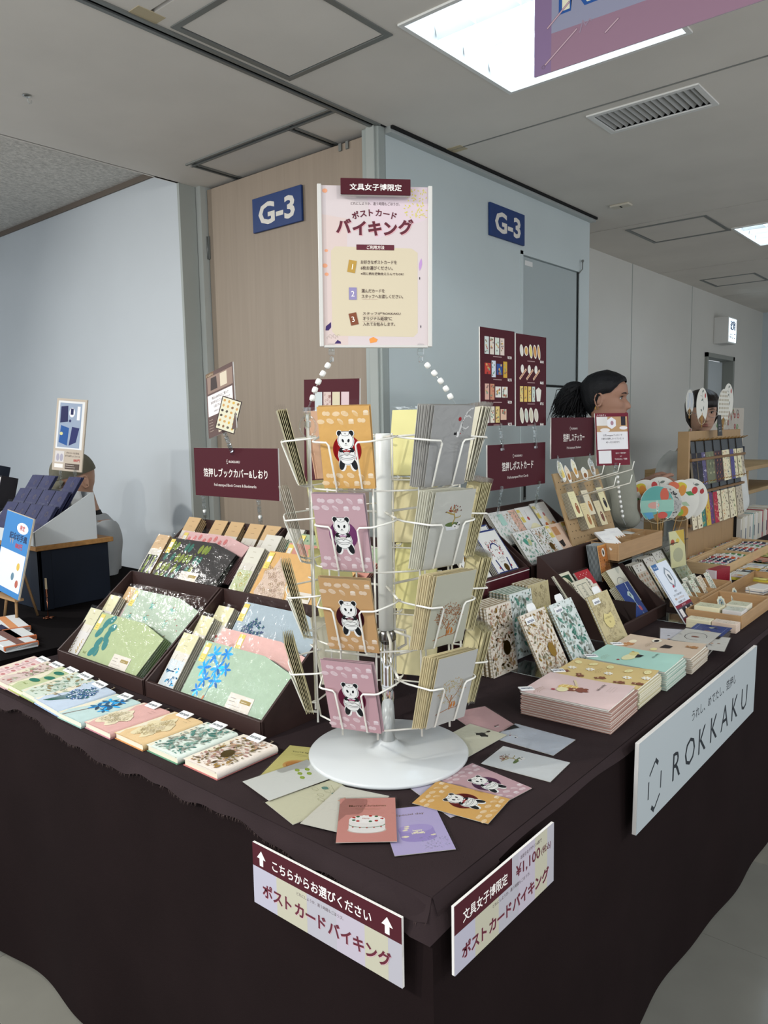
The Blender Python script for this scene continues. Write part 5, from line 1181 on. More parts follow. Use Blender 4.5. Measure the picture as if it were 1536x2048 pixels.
# ---------------------------------------------------------------- stacks of flat ring notebooks
def flatnb(x, y, z, ang, w, h, t, col, art, lab, group=None, ringc=True):
    r = link('ring_notebook', ringnb_mesh(w, h, t, col, 0), label=lab, cat='notebook', group=group); r.matrix_world = flat(x, y, z + t, ang) @ T(0, -h / 2, 0)
    link('spiral_binding', rings_h(w, h, t), r)
    if art is not None: link('printed_design', art, r)
    return r
def rings_h(w, h, t):
    k = ('rh', w, h, t)
    if k not in CM:
        b = MB(); m = pm('ring_wire_silver', '#b8b6b0', .3, .8)
        for i in range(int(w / .012)):
            x = -w / 2 + .010 + i * .012; b.tube([(x, h - .002 + t * .6 * cos(q), -t / 2 + t * .7 * sin(q)) for q in [2 * pi * j / 7 for j in range(7)]], .0006, m, 4, closed=True)
        CM[k] = b.mesh('rings')
    return CM[k]
def topnb(x, y, z, ang, w, h, col, fn, lab):
    """limp sample notebook on top of a pile, one corner lifting"""
    M = flat(x, y, z, ang); r = empty('sample_notebook', M, label=lab, cat='notebook'); mc = pm('snb_' + col[1:], col, .55)
    f = lambda u, v: (-w / 2 + u * w, -h / 2 + v * h, .0045 + .010 * max(0, u - .55) * max(0, .35 - v) * 6 * .6)
    b = MB(); b.grid(f, 10, 10, mc); b.obj('cover', r)
    g2 = lambda u, v: (-w / 2 + .002 + u * (w - .004), -h / 2 + .002 + v * (h - .004), .0035 + .002 * max(0, u - .55) * max(0, .35 - v) * 6)
    b = MB(); b.grid(g2, 6, 6, m_page); b.box(-w / 2 + .002, w / 2 - .002, -h / 2 + .002, h / 2 - .002, 0, .0033, m_page); b.obj('pages', r)
    a = Art(z=.0048); a.rect(-w / 2, -h / 2, w / 2, h / 2, col).up(); fn(a)
    a.v = [(X, Y, Z + .010 * max(0, (X + w / 2) / w - .55) * max(0, .35 - (Y + h / 2) / h) * 3.6 + (.0006)) for X, Y, Z in a.v]
    # the flat ground quad must bend too: drop it, the cover carries the colour
    a.f.pop(0); a.c.pop(0); a.obj(r)
    tg = MB().bbox(-.018, .018, -.009, .009, 0, .003, pm('tag_white', '#e2e2e0', .5), .0006).obj('sample_tag', r, T(-w / 2 + .016, h / 2 - .010, .0065) @ RX(8) @ RZ(-35)); ta_ = Art(z=.0032); ta_.text('sample', 0, -.004, .011, '#26345a', bold=.015, w=.030); ta_.obj(tg, 'lettering')
    return r
def arch(a, x, y, s, col, rot=0):
    for i, ch in enumerate('NOTEBOOK'): t = (i - 3.5) / 3.5; a.text(ch, x + t * s, y - .25 * s * t * t, s * .30, col, rot=rot - t * 20)
    a.arc(x, y - s * .9, s * 1.1, s * .72, 40, 140, .0006, col); a.arc(x, y - s * 1.15, s * 1.1, s * .72, 45, 135, .0006, col)
def n_pink(a):
    arch(a, -.052, .078, .022, '#a5865c'); a.ell(.0, .022, .020, .026, '#dcb860'); a.up()
    for k in range(4): a.line([(-.016 + k * .010, .0), (-.016 + k * .010, .045)], .0016, '#f0e2b0'); a.line([(-.018, .006 + k * .011), (.018, .006 + k * .011)], .0016, '#f0e2b0')
    a.up(); a.ell(-.02, .030, .016, .013, '#ebe2b4'); a.ell(-.030, .048, .005, .005, '#a8424c', n=9); bear(a, -.004, .0, .020, rot=20, col='#8a5242'); a.line([(.02, .01), (.055, .03)], .006, '#e0cfa8'); a.text('cafe teddy', .040, -.045, .012, '#4c3c34', rot=0); small_lines(a, .022, -.062, .045, 3, '#a8988c', .007, .0006)
def n_yel(a):
    rr = random.Random(2)
    for i, (x, y) in enumerate(((-.05, .09), (-.01, .085), (.04, .09), (-.055, .045), (.0, .04), (.045, .05), (-.05, -.005), (-.005, -.01), (.045, .005), (-.055, -.055), (-.01, -.06), (.04, -.045), (-.04, -.095), (.01, -.1), (.05, -.09))):
        if i % 3 == 0: bear(a, x, y, .012, rot=rr.uniform(-60, 60), col='#84523e')
        elif i % 3 == 1: daisy(a, x, y, .013)
        else: a.ell(x, y, .014, .009, '#e9dfa8', rot=rr.uniform(-30, 30)); a.up(2e-5); a.arc(x, y, .008, .004, 0, 300, .0007, '#b59a4c')
    a.up(); arch(a, .0, .02, .020, '#a5865c')
def n_mint(a):
    arch(a, -.040, .070, .020, '#9aa58c'); a.ell(.0, .010, .040, .016, '#e4dfae', rot=-10); a.ell(.03, .012, .02, .012, '#d8cf90'); a.up(); a.poly([(-.005, -.002), (.03, .002), (.028, -.016), (.008, -.014)], '#27292b'); a.ell(-.044, .028, .005, .004, '#a83a3c', n=8); a.star(.045, .02, .007, '#c9a04c'); a.text('cafe teddy', .040, -.045, .011, '#4c5a50')
def n_beige(a):
    bear(a, -.040, .078, .018, rot=75, col='#b98458'); a.ell(.0, .075, .018, .010, '#e6dcc0'); a.up(); arch(a, -.01, .030, .018, '#a08a6c'); a.poly([(-.02, -.008), (.018, -.012), (.012, -.036), (-.012, -.034)], '#2c2626'); a.ell(.042, .02, .020, .013, '#e9e2d0'); a.ell(-.045, .0, .014, .009, '#e3d79c'); a.up(); a.ell(.040, .02, .013, .007, '#2c2626'); bear(a, .03, -.08, .014, col='#a8784c')
def pile(x, y, ang, w, h, n, col, nm, top, fn, tcol, dz=.0055):
    rr = random.Random(len(nm)); z = .7212
    for i in range(n):
        flatnb(x + rr.uniform(-.0015, .0015), y + rr.uniform(-.002, .002), z, ang + rr.uniform(-.6, .6), w, h, dz - .0004, col, None, '%s wrapped notebook from the bottom under the %s sample' % (ORD[i], nm), 'notebooks piled under the %s sample' % nm); z += dz
    topnb(x - .004, y + .002, z + .0005, ang, w - .002, h - .002, tcol, fn, top)
pile(.786, .150, 3, .172, .218, 9, '#a88478', 'pink', 'pink sample notebook with a waffle and bear, topmost of its pile', n_pink, '#dcc2be')
pile(.958, .158, 2, .158, .222, 8, '#c9c2a4', 'yellow', 'yellow sample notebook with bears and daisies, topmost of its pile', n_yel, '#d6bc80')
pile(1.124, .150, 2, .158, .216, 8, '#a9bcb0', 'mint', 'mint sample notebook with a cream parfait, topmost of its pile', n_mint, '#a8d0c2')
pile(1.288, .145, 2, .152, .222, 7, '#b8aa98', 'beige', 'beige sample notebook with coffee cups, topmost of its pile', n_beige, '#cdb8a2')
# wrapped card piles beyond them
rr = random.Random(12)
def m_cards(a): small_lines(a, -.03, .11, .05, 3, '#8f8a84', .01); [a.ell(rr.uniform(-.03, .03), rr.uniform(.02, .08), .005, .004, rr.choice(['#c48a5c', '#8f6a4c', '#b5343a', '#2c2a2c']), n=7) for k in range(12)]
for i in range(6): card(flat(1.455 + rr.uniform(-.006, .006), .105, .7215 + .0052 * i + .004, -86 + rr.uniform(-5, 5)) @ T(0, -.075, 0), .100, .150, None, '%s wrapped card from the bottom of the low pile beside the beige notebook' % ORD[i], stock=['#cfcac0', '#3a3230'][i % 2], t=.0045, group='wrapped cards in the low pile', sleeve=None, cat='card', name='greeting_card')
for i, (x, y, an, bg, fn, lab) in enumerate(((1.440, .060, -80, '#ddd9d0', m_cards, 'white card with red and brown motifs lying half over the pile edge'), (1.452, .150, -70, '#d8d6dc', m_cards, 'white card with small drawings at the back of the low pile'), (1.470, .105, -88, '#dedbd2', lambda a: (a.arc(0, .075, .03, .045, 0, 300, .002, '#3a3432'), a.ell(0, .07, .012, .008, '#8a4a34'), small_lines(a, -.03, .12, .06, 2, '#55504a', .01)), 'white card with a black oval drawing topmost on the low pile'))):
    card(flat(x, y, .7535 + i * .0016, an) @ T(0, -.075, 0), .104, .152, mesh_of(.104, .152, bg, fn), lab, stock='#d8d4cc', sleeve=60 + i, cat='card', name='greeting_card', t=.001)
for i in range(6): card(flat(1.565, .105, .7215 + .0050 * i + .004, -90 + rr.uniform(-3, 3)) @ T(0, -.075, 0), .100, .150, None, '%s wrapped card from the bottom under the flat navy diver card' % ORD[i], stock='#4a4440', t=.0045, group='wrapped cards under the navy card', sleeve=None, cat='card', name='greeting_card')
def n_div(a):
    for s in (-1, 1): a.poly([(.0, .075 + s * .035), (.012, .075 + s * .05), (.022, .075 + s * .04), (.006, .075 + s * .055), (-.010, .075 + s * .05)], '#d0d2b4')
    a.ell(0, .075, .010, .007, '#b58a74', n=10); a.rect(-.042, .008, -.040, .142, '#7d8fc0'); a.rect(.040, .008, .042, .142, '#7d8fc0'); [a.ell(rr.uniform(-.04, .04), rr.uniform(.01, .14), .001, .001, '#8fa0cc', n=5) for k in range(50)]
card(flat(1.562, .100, .7535, -88) @ T(0, -.075, 0), .104, .154, mesh_of(.104, .154, '#33488a', n_div), 'navy blue card with white divers lying flat on its pile', stock='#2c3c70', sleeve=63, cat='card', name='greeting_card', t=.001)

# ---------------------------------------------------------------- poster and sticker sheets on clear stands
def st_poster(a):
    w, h = .145, .222; a.rect(-w / 2, 0, w / 2, h, '#ccd3dc').up(); a.rect(-w / 2, h - .022, -w / 2 + .045, h, '#3f6492'); a.rect(-w / 2, 0, -w / 2 + .003, h, '#4a6a92'); a.rect(-w / 2, .0, w / 2, .062, '#4c4450').up()
    a.rect(-w / 2, .055, w / 2, .066, '#7a2034'); a.rect(-w / 2, 0, w / 2, .018, '#7a2034'); a.up(); a.text('foil seal', -.048, h - .016, .010, '#dfe4ea'); a.text('おしながき', 0, .057, .007, '#e8dede')
    P = [(.018 + .030 * cos(R(90 + k * 60)), .162 + .040 * sin(R(90 + k * 60))) for k in range(6)]; a.poly(P, '#7f8a94').up(); P = [(.018 + .023 * cos(R(90 + k * 60)), .162 + .031 * sin(R(90 + k * 60))) for k in range(6)]; a.poly(P, '#d3d4d6').up(); a.ell(.018, .162, .008, .014, '#5c6468', rot=20); a.ell(.004, .128, .008, .005, '#a83a4c', rot=10)
    for k, (s, c) in enumerate((('今だけ', '#4c525c'), ('スタンプをあつめて', '#33383f'), ('限定シールプレゼント', '#b07a3c'), ('お会計時にどうぞ', '#4c525c'))): a.text(s, 0, .108 - k * .013, .0085, c, bold=.012)
    a.rect(-.062, .022, -.036, .050, '#d9d6d4'); a.rect(-.030, .020, .062, .052, '#23242a').up(); [a.rect(x, y, x + .012, y + .010, '#d8d4d2') for x, y in ((-.024, .024), (-.004, .040), (.020, .026), (.042, .038), (.044, .024))]; small_lines(a, -.060, .044, .020, 3, '#a04a4c', .008)
pr = card(pose((1.790, .217, .7245), -90, 34), .145, .222, None, 'blue and white hexagon notice leaning on a clear easel', cat='sign', name='notice', stock='#cfd3d8', t=.004, sleeve=None)
a = Art(); st_poster(a); a.obj(pr, 'poster_print'); easel(T(1.785, .222, .7212), 'clear easel under the hexagon notice', .12, 34)
def sheet_art(w, h, bg, seed, cols):
    a = Art(); ground(a, w, h, bg); rr = random.Random(seed); a.rect(-w / 2, h * .80, w / 2, h, '#d9d5cb').up()
    for k in range(7): a.ell(rr.uniform(-w / 2 + .01, w / 2 - .01), rr.uniform(h * .83, h * .97), .004, .0035, rr.choice(['#8a6a54', '#6c6a66', '#a3a08c']), n=7)
    for j in range(6):
        for i in range(4):
            x, y = -w / 2 + w * (i + .5) / 4, .01 + j * h * .125; a.ell(x, y + .006, w * .09, h * .042, cols[(i + j) % len(cols)], n=9, rot=rr.uniform(0, 90)); a.up(1e-5); a.ell(x, y + .006, w * .045, h * .02, cols[(i + j + 1) % len(cols)], n=7)
    return a.mesh()
SHE = [(1.956, .392, .096, .168, '#c9bfae', ['#b58a6c', '#8f8a74', '#c9a890'], 4, 'first'), (2.100, .405, .100, .172, '#ccc4a8', ['#c9a85c', '#a08a6c', '#d8cfae'], 5, 'second'), (2.235, .420, .100, .175, '#c9cba4', ['#d0c468', '#b0a878', '#e0d890'], 6, 'third'), (2.400, .430, .140, .190, '#bcc2a4', ['#8fa884', '#a09468', '#c9c4a0'], 7, 'fourth')]
for x, y, w, h, bg, cols, sd, nm in SHE:
    for i in range(4):
        card(pose((x, y + i * .009, .724), -90, 33), w, h, sheet_art(w, h, bg, sd, cols) if i == 0 else None, ('%s leaning sticker sheet from the hexagon notice, on a clear stand' % nm) if i == 0 else '%s sheet in the %s leaning stack of sticker sheets' % (ORD[i], nm), cat='sticker sheet', name='sticker_sheet', stock='#c4beae', t=.0012, group=None if i == 0 else 'sheets behind the %s' % nm, sleeve=(70 + i if i < 2 else None))
    easel(T(x, y + .04, .7212), 'clear stand behind the %s leaning sticker sheet' % nm, w, 30)

# ---------------------------------------------------------------- wooden trays
m_tray = pm('beech_tray', '#a3825c', .5, vary=(.12, 9, (1, 1, 14)), bump=(120, .08))
m_tray2 = pm('pale_pine', '#c4a67c', .55, vary=(.12, 9, (1, 1, 14)))
def wtray(x0, x1, y0, y1, z, h, lab, xs=(), ys=(), t=.006, m=None, group='wooden trays'):
    m = m or m_tray; r = empty('wooden_tray', T(x0, y0, z), label=lab, cat='tray', group=group); W_, D_2 = x1 - x0, y1 - y0
    MB().box(t, W_ - t, t, D_2 - t, 0, .004, m).obj('tray_floor', r)
    for q in ((0, W_, 0, t), (0, W_, D_2 - t, D_2)): MB().bbox(q[0], q[1], q[2], q[3], 0, h, m, .001).obj('side', r)
    for q in ((0, t, t, D_2 - t), (W_ - t, W_, t, D_2 - t)): MB().bbox(q[0], q[1], q[2], q[3], 0, h, m, .001).obj('side', r)
    for x in xs: MB().box(x - .002, x + .002, t, D_2 - t, .004, h - .003, m).obj('divider', r)
    for y in ys: MB().box(t, W_ - t, y - .002, y + .002, .004, h - .003, m).obj('divider', r)
    return r
Z0 = .7212
wtray(1.765, 2.115, .055, .236, Z0, .044, 'wooden tray with three small boxes nearest the table edge')
wtray(2.118, 2.60, .060, .236, Z0, .044, 'wooden tray with shell-shaped stickers and a flat white pack')
wtray(1.935, 2.30, .240, .350, Z0, .050, 'narrow wooden tray of upright patterned cards', xs=(.09, .20))
wtray(2.62, 3.02, .350, .520, Z0 , .052, 'near half of the long wooden tray of rolled goods', m=m_tray2, ys=())
wtray(3.022, 3.46, .350, .520, Z0, .052, 'far right wooden tray of rolled goods before the white folders', m=m_tray2)
wtray(2.62, 3.02, .522, .690, Z0, .056, 'near back wooden tray of rolled goods', m=m_tray2)
wtray(3.022, 3.46, .522, .690, Z0, .056, 'far back wooden tray of rolled goods under the hanging board', m=m_tray2)
def sbox(x, y, z, w, d, h, col, top, lab, ang=0):
    r = MB().bbox(-w / 2, w / 2, -d / 2, d / 2, 0, h, pm('sb_' + col[1:], col, .5), .0012).obj('small_box', None, T(x, y, z) @ RZ(ang), label=lab, cat='box')
    MB().box(-w / 2 - .0004, w / 2 + .0004, -d / 2 - .0004, d / 2 + .0004, h * .62, h * .63, pm('lid_line', '#a39c8c', .6)).obj('lid_line', r)
    a = Art(z=h + .0003); a.rect(-w / 2 + .002, -d / 2 + .002, w / 2 - .002, d / 2 - .002, top).up(); rr = random.Random(int(x * 1000)); [a.arc(rr.uniform(-w / 3, w / 3), rr.uniform(-d / 3, d / 3), .006, .005, rr.uniform(0, 360), 400, .0008, '#7d7a5c', n=6) for k in range(12)]; a.obj(r); return r
sbox(1.712, .170, Z0, .046, .076, .031, '#d3cdb0', '#cfc9b0', 'cream small box lying in front of the wooden tray')
sbox(1.722, .092, Z0, .046, .076, .030, '#cdb8a6', '#d0c2b4', 'pinkish small box lying in front of the wooden tray, nearer the edge')
sbox(1.812, .172, Z0 + .004, .062, .082, .052, '#d6cfae', '#bfbfa4', 'cream small box with an olive top inside the front tray')
sbox(1.815, .092, Z0 + .004, .062, .062, .050, '#c4c0bc', '#b9bcb0', 'grey white small box inside the front tray at its near corner')
sbox(1.895, .100, Z0 + .004, .070, .066, .052, '#cfcbb8', '#bcbda6', 'pale small box behind the other two in the front tray')
m_shell = pm('shell_card', '#c9c9b4', .5)
for i, (x, y, an) in enumerate(((1.985, .175, 60), (2.025, .150, 100), (2.165, .180, 80), (2.235, .150, 110))):
    P = [((.016 + .003 * (k % 2)) * cos(R(k * 360 / 18)), .026 + (.024 + .003 * (k % 2)) * sin(R(k * 360 / 18))) for k in range(18)]
    r = MB().prism(P, -.001, 0, m_shell).obj('scalloped_tag', None, pose((x, y, Z0 + .0045), -90 + an - 90, 12, 15), label='scalloped oval tag standing in the trays, %s from the hexagon notice' % ['first', 'second', 'third', 'fourth'][i], cat='tag')
    a = Art(); a.ell(0, .026, .011, .018, '#8fa0a4'); a.up(); scatter(a, .016, .03, .010, ['#5c7a74', '#c9b890', '#3c4c54'], 8, i, (.003, .007)); a.obj(r)
r = MB().bbox(-.055, .055, -.035, .035, 0, .022, pm('white_pack', '#d5d2cc', .45), .002).obj('white_pack', None, T(2.37, .15, Z0 + .0045) @ RZ(-10), label='flat white pack lying in the second wooden tray', cat='pack'); MB().box(-.0555, .0555, -.0355, .0355, .008, .011, pm('pack_band', '#6f7c8c', .5)).obj('band', r)
for i in range(7):
    x = 1.955 + (i % 2) * .018 + (i // 2) * .085; y = .262 + (i % 2) * .03
    M = pose((x, y, Z0 + .0045), -90, 30)
    a = Art(); ground(a, .052, .098, ['#d6d3c4', '#d3c8b4', '#cfd2c0'][i % 3]); scatter(a, .052, .098, 0, [['#4f8f7c', '#8fa79c', '#3c6c5c'], ['#a98a5c', '#c49a84', '#8c6a26'], ['#6a8f5c', '#b0b890', '#8a3a34']][i % 3], 26, i + 3, (.004, .011), vine='#9a9a8a')
    card(M, .052, .098, a.mesh(), 'upright %s patterned card in the narrow tray, %s along' % (['green', 'gold', 'mixed'][i % 3], ['first', 'second', 'third', 'fourth', 'fifth', 'sixth', 'seventh'][i]), cat='card', name='pattern_card', t=.0012, sleeve=None)
rr = random.Random(31); RC = ['#c9c8c4', '#a83a44', '#2c3e5c', '#3f7a44', '#c0552c', '#4c4a54', '#9c9aa8', '#d0cec8', '#27506c', '#b56a7c']
for row, (y, xa, xb, n) in enumerate(((.435, 2.645, 3.43, 26), (.606, 2.645, 3.43, 26))):
    for i in range(n):
        x = xa + (xb - xa) * i / (n - 1)
        if 3.005 < x < 3.037: continue
        c = RC[(i * 3 + row * 2) % len(RC)]; z = Z0 + .030
        b = MB(); L_ = .066
        P = [(x * 0, -L_ + 2 * L_ * k / 8, .006 * sin(pi * k / 8)) for k in range(9)]
        b.tube(P, .010, pm('roll_' + c[1:], c, .55), 8); o = b.obj('rolled_towel', None, T(x, y, z) @ RX(rr.uniform(-4, 4)), label='%s patterned roll, %s from the left in the %s row of long trays' % ({'#c9c8c4': 'white', '#a83a44': 'red', '#2c3e5c': 'navy', '#3f7a44': 'green', '#c0552c': 'orange', '#4c4a54': 'charcoal', '#9c9aa8': 'grey', '#d0cec8': 'pale', '#27506c': 'blue', '#b56a7c': 'pink'}[c], ORD[i], ['front', 'back'][row]), cat='cloth roll', group='rolled cloths, %s row' % ['front', 'back'][row])
        b = MB()
        for k in range(5): yy = -L_ + .012 + k * .027; b.tube([(0, yy, .006 * sin(pi * (yy + L_) / (2 * L_))), (0, yy + .010, .006 * sin(pi * (yy + .010 + L_) / (2 * L_)))], .0104, pm('roll_white', '#d4d2cc', .6), 8)
        b.obj('white_motif', o)
r = MB().bbox(-.060, .060, -.02, .02, 0, .066, pm('red_box', '#8a1a2c', .4), .001).obj('red_case', None, T(2.39, .315, Z0 + .015) @ RZ(-8) , label='small dark red case standing by the rolled goods', cat='case')
MB().bbox(-.074, -.060, -.02, .02, 0, .064, pm('case_grey', '#b5a9ac', .4), .001).obj('case_end', r)
a = Art(); hexmark(a, .015, .03, .014, '#b5545c', .12); a.obj(r, 'embossed_mark', Matrix(((1, 0, 0, 0), (0, 0, -1, -.0203), (0, 1, 0, 0), (0, 0, 0, 1))))
w = MB().prism([(-.045, 0), (.045, 0), (.040, .045), (-.040, .045)], -.001, 0, pm('tag_white', '#e2e2e0', .5)).obj('price_tent', None, pose((2.455, .300, Z0 + .0002), -100, 10), label='small white price tent before the rolled goods', cat='sign'); a = Art(); small_lines(a, -.03, .026, .06, 2, '#6c6a74', .01, .003); a.obj(w)
# flat packs at the right edge
rr = random.Random(44); PC = ['#c9b8b4', '#c2c8c0', '#3a3a3c', '#c99a3c', '#d4d2cc', '#a3b0b8', '#c8c47a']
for i in range(12):
    x, y = 2.60 + (i % 6) * .062, .30 - (i // 6) * .085
    o = MB().bbox(-.026, .026, -.038, .038, 0, .006, pm('fp_' + PC[i % 7][1:], PC[i % 7], .5), .001).obj('flat_pack', None, T(x, y, Z0 + .012) @ RZ(rr.uniform(-6, 6)), label='%s flat wrapped pack, %s row, %s from the left beside the trays' % (['dusty pink', 'pale green', 'black', 'ochre', 'white', 'blue grey', 'lime'][i % 7], ['far', 'near'][i // 6], ORD[i % 6]), cat='pack', group='flat wrapped packs right of the trays')
    a = Art(z=.0063); a.rect(-.024, .014, .024, .036, '#d8d6d0').up(); small_lines(a, -.02, .028, .04, 2, '#4c4a4c', .007, .002); a.ell(0, -.01, .012, .012, PC[(i + 3) % 7]); a.obj(o)
for i, (x, y, w, d, c, lab) in enumerate(((2.80, .25, .46, .19, '#b8a93c', 'yellow'), (3.08, .30, .20, .14, '#b5705c', 'salmon'), (3.30, .32, .28, .15, '#bcbc74', 'lime'), (3.55, .30, .2, .2, '#c9c8c0', 'white'))):
    b = MB().bbox(-w / 2, w / 2, -d / 2, d / 2, 0, .011, pm('fs_' + c[1:], c, .55, vary=(.1, 20)), .001).obj('folder_stack', None, T(x, y, Z0 + .0002), label='%s flat patterned folder pile at the right table edge' % lab, cat='folder')
    if i:
        a = Art(z=.0114); scatter(a, w * .9, d * .9, -d * .45, ['#d0cec4', '#2c3034', '#a8783c', '#7a9a8c'], 22, i + 60, (.012, .03)); a.obj(b)
# ================================================================ raised things behind
sh = empty('acrylic_shelf', T(1.74, .465, .7212), label='clear acrylic riser shelf carrying the raised wooden tray', cat='stand')
MB().box(0, .72, 0, .20, .178, .182, CLEAR).obj('shelf_sheet', sh); MB().box(0, .004, 0, .20, 0, .178, CLEAR).obj('side_sheet', sh); MB().box(.716, .72, 0, .20, 0, .178, CLEAR).obj('side_sheet', sh)
MB().tube([(0, 0, .180), (.72, 0, .180)], .0018, pm('shelf_edge', '#3c4444', .3), 5).obj('front_edge', sh)
tr = wtray(1.765, 2.19, .475, .605, .9040, .062, 'raised beech tray with white sachets and badges, left of the fans', xs=(.14, .28), ys=(.068,))
rr = random.Random(8)
for i, (x, y) in enumerate(((1.800, .490), (1.888, .548), (1.985, .552))):
    a = Art(); ground(a, .078, .072, '#dedcd8'); [a.ell(-.03 + k * .014, .018, .005, .010, ['#8f6a4c', '#c48a5c', '#d9c08c'][k % 3], n=8) for k in range(5)]; small_lines(a, -.028, .055, .05, 2, '#8f8a9c', .007)
    card(pose((x, y, .945), -105, 55) , .078, .072, a.mesh(), 'white sachet tilted in the raised tray, %s from the left' % ['first', 'second', 'third'][i], cat='sachet', name='sachet', t=.006, stock='#d8d6d0', sleeve=None)
bm3 = MB().lathe([(0, 0), (.014, 0), (.015, .003), (.013, .006), (0, .007)], pm('badge_white', '#cfc8bc', .3), 14).mesh('badge')
for i in range(16):
    x, y = 1.925 + (i % 8) * .030, .500 + (i // 8) * .028 + rr.uniform(-.003, .003)
    o = link('pin_badge', bm3, label='round pin badge lying in the raised beech tray', cat='badge', group='pin badges in the raised tray'); o.matrix_world = T(x, y, .9082) @ RX(rr.uniform(-3, 3))
    a = Art(z=.0072); a.ell(0, 0, .007, .007, rr.choice(['#a8783c', '#5c4a44', '#8a3a34', '#7c8a8c']), n=8); a.obj(o)
a = Art(); a.ell(0, 0, .040, .024, '#d8d6d0', n=20); o = MB().lathe([(0, 0), (.036, 0), (.036, .004), (0, .005)], pm('dish_white', '#d8d6d0', .4), 20).obj('white_disc', None, T(2.085, .560, .955) @ RX(14), label='white round disc card resting across the raised tray', cat='card')
a = Art(); ground(a, .115, .150, '#d2cf9c'); a.poly([(-.01, .150), (.0575, .150), (.0575, .085), (.03, .11)], '#c9a93c'); a.ell(-.036, .105, .015, .012, '#a84a2c'); a.ell(.004, .108, .014, .010, '#d9c04c'); a.up(); a.ell(.0, .05, .04, .03, '#b0b08c')
card(pose((2.33, .455, .8), -100, 6), .115, .150, a.mesh(), 'pale yellow card with an orange fruit standing right of the raised tray', cat='card', name='fruit_card', t=.003, stock='#ddd8c0', sleeve=90)
MB().bbox(-.06, .06, -.02, .03, 0, .078, CLEAR, .002).obj('clear_block', None, T(2.33, .460, .7212), label='clear block lifting the pale yellow fruit card', cat='stand')
# pegboard
m_peg = pm('pegboard_mdf', '#a08662', .7, vary=(.06, 30), bump=(200, .1))
Mp = pose((1.913, .614, .904), -91, 18)
pg = empty('pegboard', Mp, label='perforated tan board with hooks of slim sticker packs', cat='board')
MB().bbox(-.186, .186, 0, .326, -.008, 0, m_peg, .001).obj('board', pg)
b = MB(); md = pm('peg_hole', '#3c2e22', .9)
for i in range(13):
    for j in range(11): b.add([(-.162 + i * .027 + .0028 * cos(q), .02 + j * .027 + .0028 * sin(q), .0004) for q in [2 * pi * k / 6 for k in range(6)]], [list(range(6))], md)
b.obj('peg_holes', pg, kind='stuff')
HK = [(-.142, .276), (-.009, .276), (.121, .278), (-.075, .226), (.067, .227)]
PKC = [('#d8d0a4', '#8f5a3c'), ('#cfc6ac', '#a8703c'), ('#d8cfa4', '#2c2a2c'), ('#cdbf94', '#9c6a44'), ('#cbbf9c', '#6c4438')]
for i, (x, y) in enumerate(HK):
    b = MB(); b.tube([(x, y, 0), (x, y - .002, .165), (x, y + .026, .182)], .0022, m_wire, 6); b.obj('hook', pg)
    n = 7 if i in (0, 3) else 4
    for k in range(n):
        zz_ = .006 + .005 * k; yy = y
        o = link('sticker_pack', sheet_mesh(.052, .100, .0022, pm('spack', '#b5ab94', .7)), label='%s slim sticker pack from the board on the %s hook' % (ORD[k], ['upper left', 'upper middle', 'upper right', 'lower left', 'lower right'][i]), cat='sticker pack', group='sticker packs on the %s hook' % ['upper left', 'upper middle', 'upper right', 'lower left', 'lower right'][i] if k < n - 1 else None)
        o.matrix_world = Mp @ T(x, yy - .130, zz_) @ RX(-6)
        if k == n - 1:
            a = Art(); ground(a, .052, .100, PKC[i][0]); a.ell(.004, .034, .012, .022, PKC[i][1], n=12); a.up(); a.ell(.004, .046, .004, .003, '#d8c49c', n=8); small_lines(a, -.014, .090, .026, 3, '#7a6c5c', .008); a.obj(o)
            MB().box(-.026, .026, .100, .132, -.0006, 0, CLEAR).obj('clear_header', o)
def blob(w, h, seed):
    rr = random.Random(seed); p = rr.uniform(0, 6)
    return [((w / 2 * (1 + .14 * sin(3 * t + p)) * cos(t)), h / 2 + h / 2 * (1 + .05 * sin(5 * t + p)) * sin(t)) for t in [2 * pi * k / 22 for k in range(22)]]
DC = [(-.115, .288, .047, .085, '#e0d8b4', '#d8c068', 'bottle-shaped'), (-.072, .280, .034, .072, '#e0cfb4', '#a8703c', 'long tan bear'), (-.008, .296, .038, .078, '#e0dcc0', '#c9964c', 'cream parfait'), (.060, .284, .050, .054, '#e0dccc', '#8a5a34', 'small pudding'), (.138, .298, .044, .074, '#e4e2dc', '#b58a5c', 'white bear')]
for i, (x, y, w, h, c1, c2, nm) in enumerate(DC):
    o = MB().prism(blob(w, h, i), -.0012, 0, pm('diecut_white', '#e2e0da', .5)).obj('diecut_sticker', None, Mp @ T(x, y, .0024) @ RZ(8), label='%s die-cut sticker on the top edge of the pegboard' % nm, cat='sticker')
    a = Art(); a.poly([(u * .8, h / 2 + (v - h / 2) * .88) for u, v in blob(w, h, i)], c1).up(); a.ell(0, h * .36, w * .28, h * .2, c2); a.up(); a.ell(-.003, h * .7, .0014, .0014, '#3a2c24', n=6); a.ell(.004, h * .7, .0014, .0014, '#3a2c24', n=6); a.rect(-w * .25, h * .1, w * .25, h * .2, '#e8e4dc'); a.obj(o)

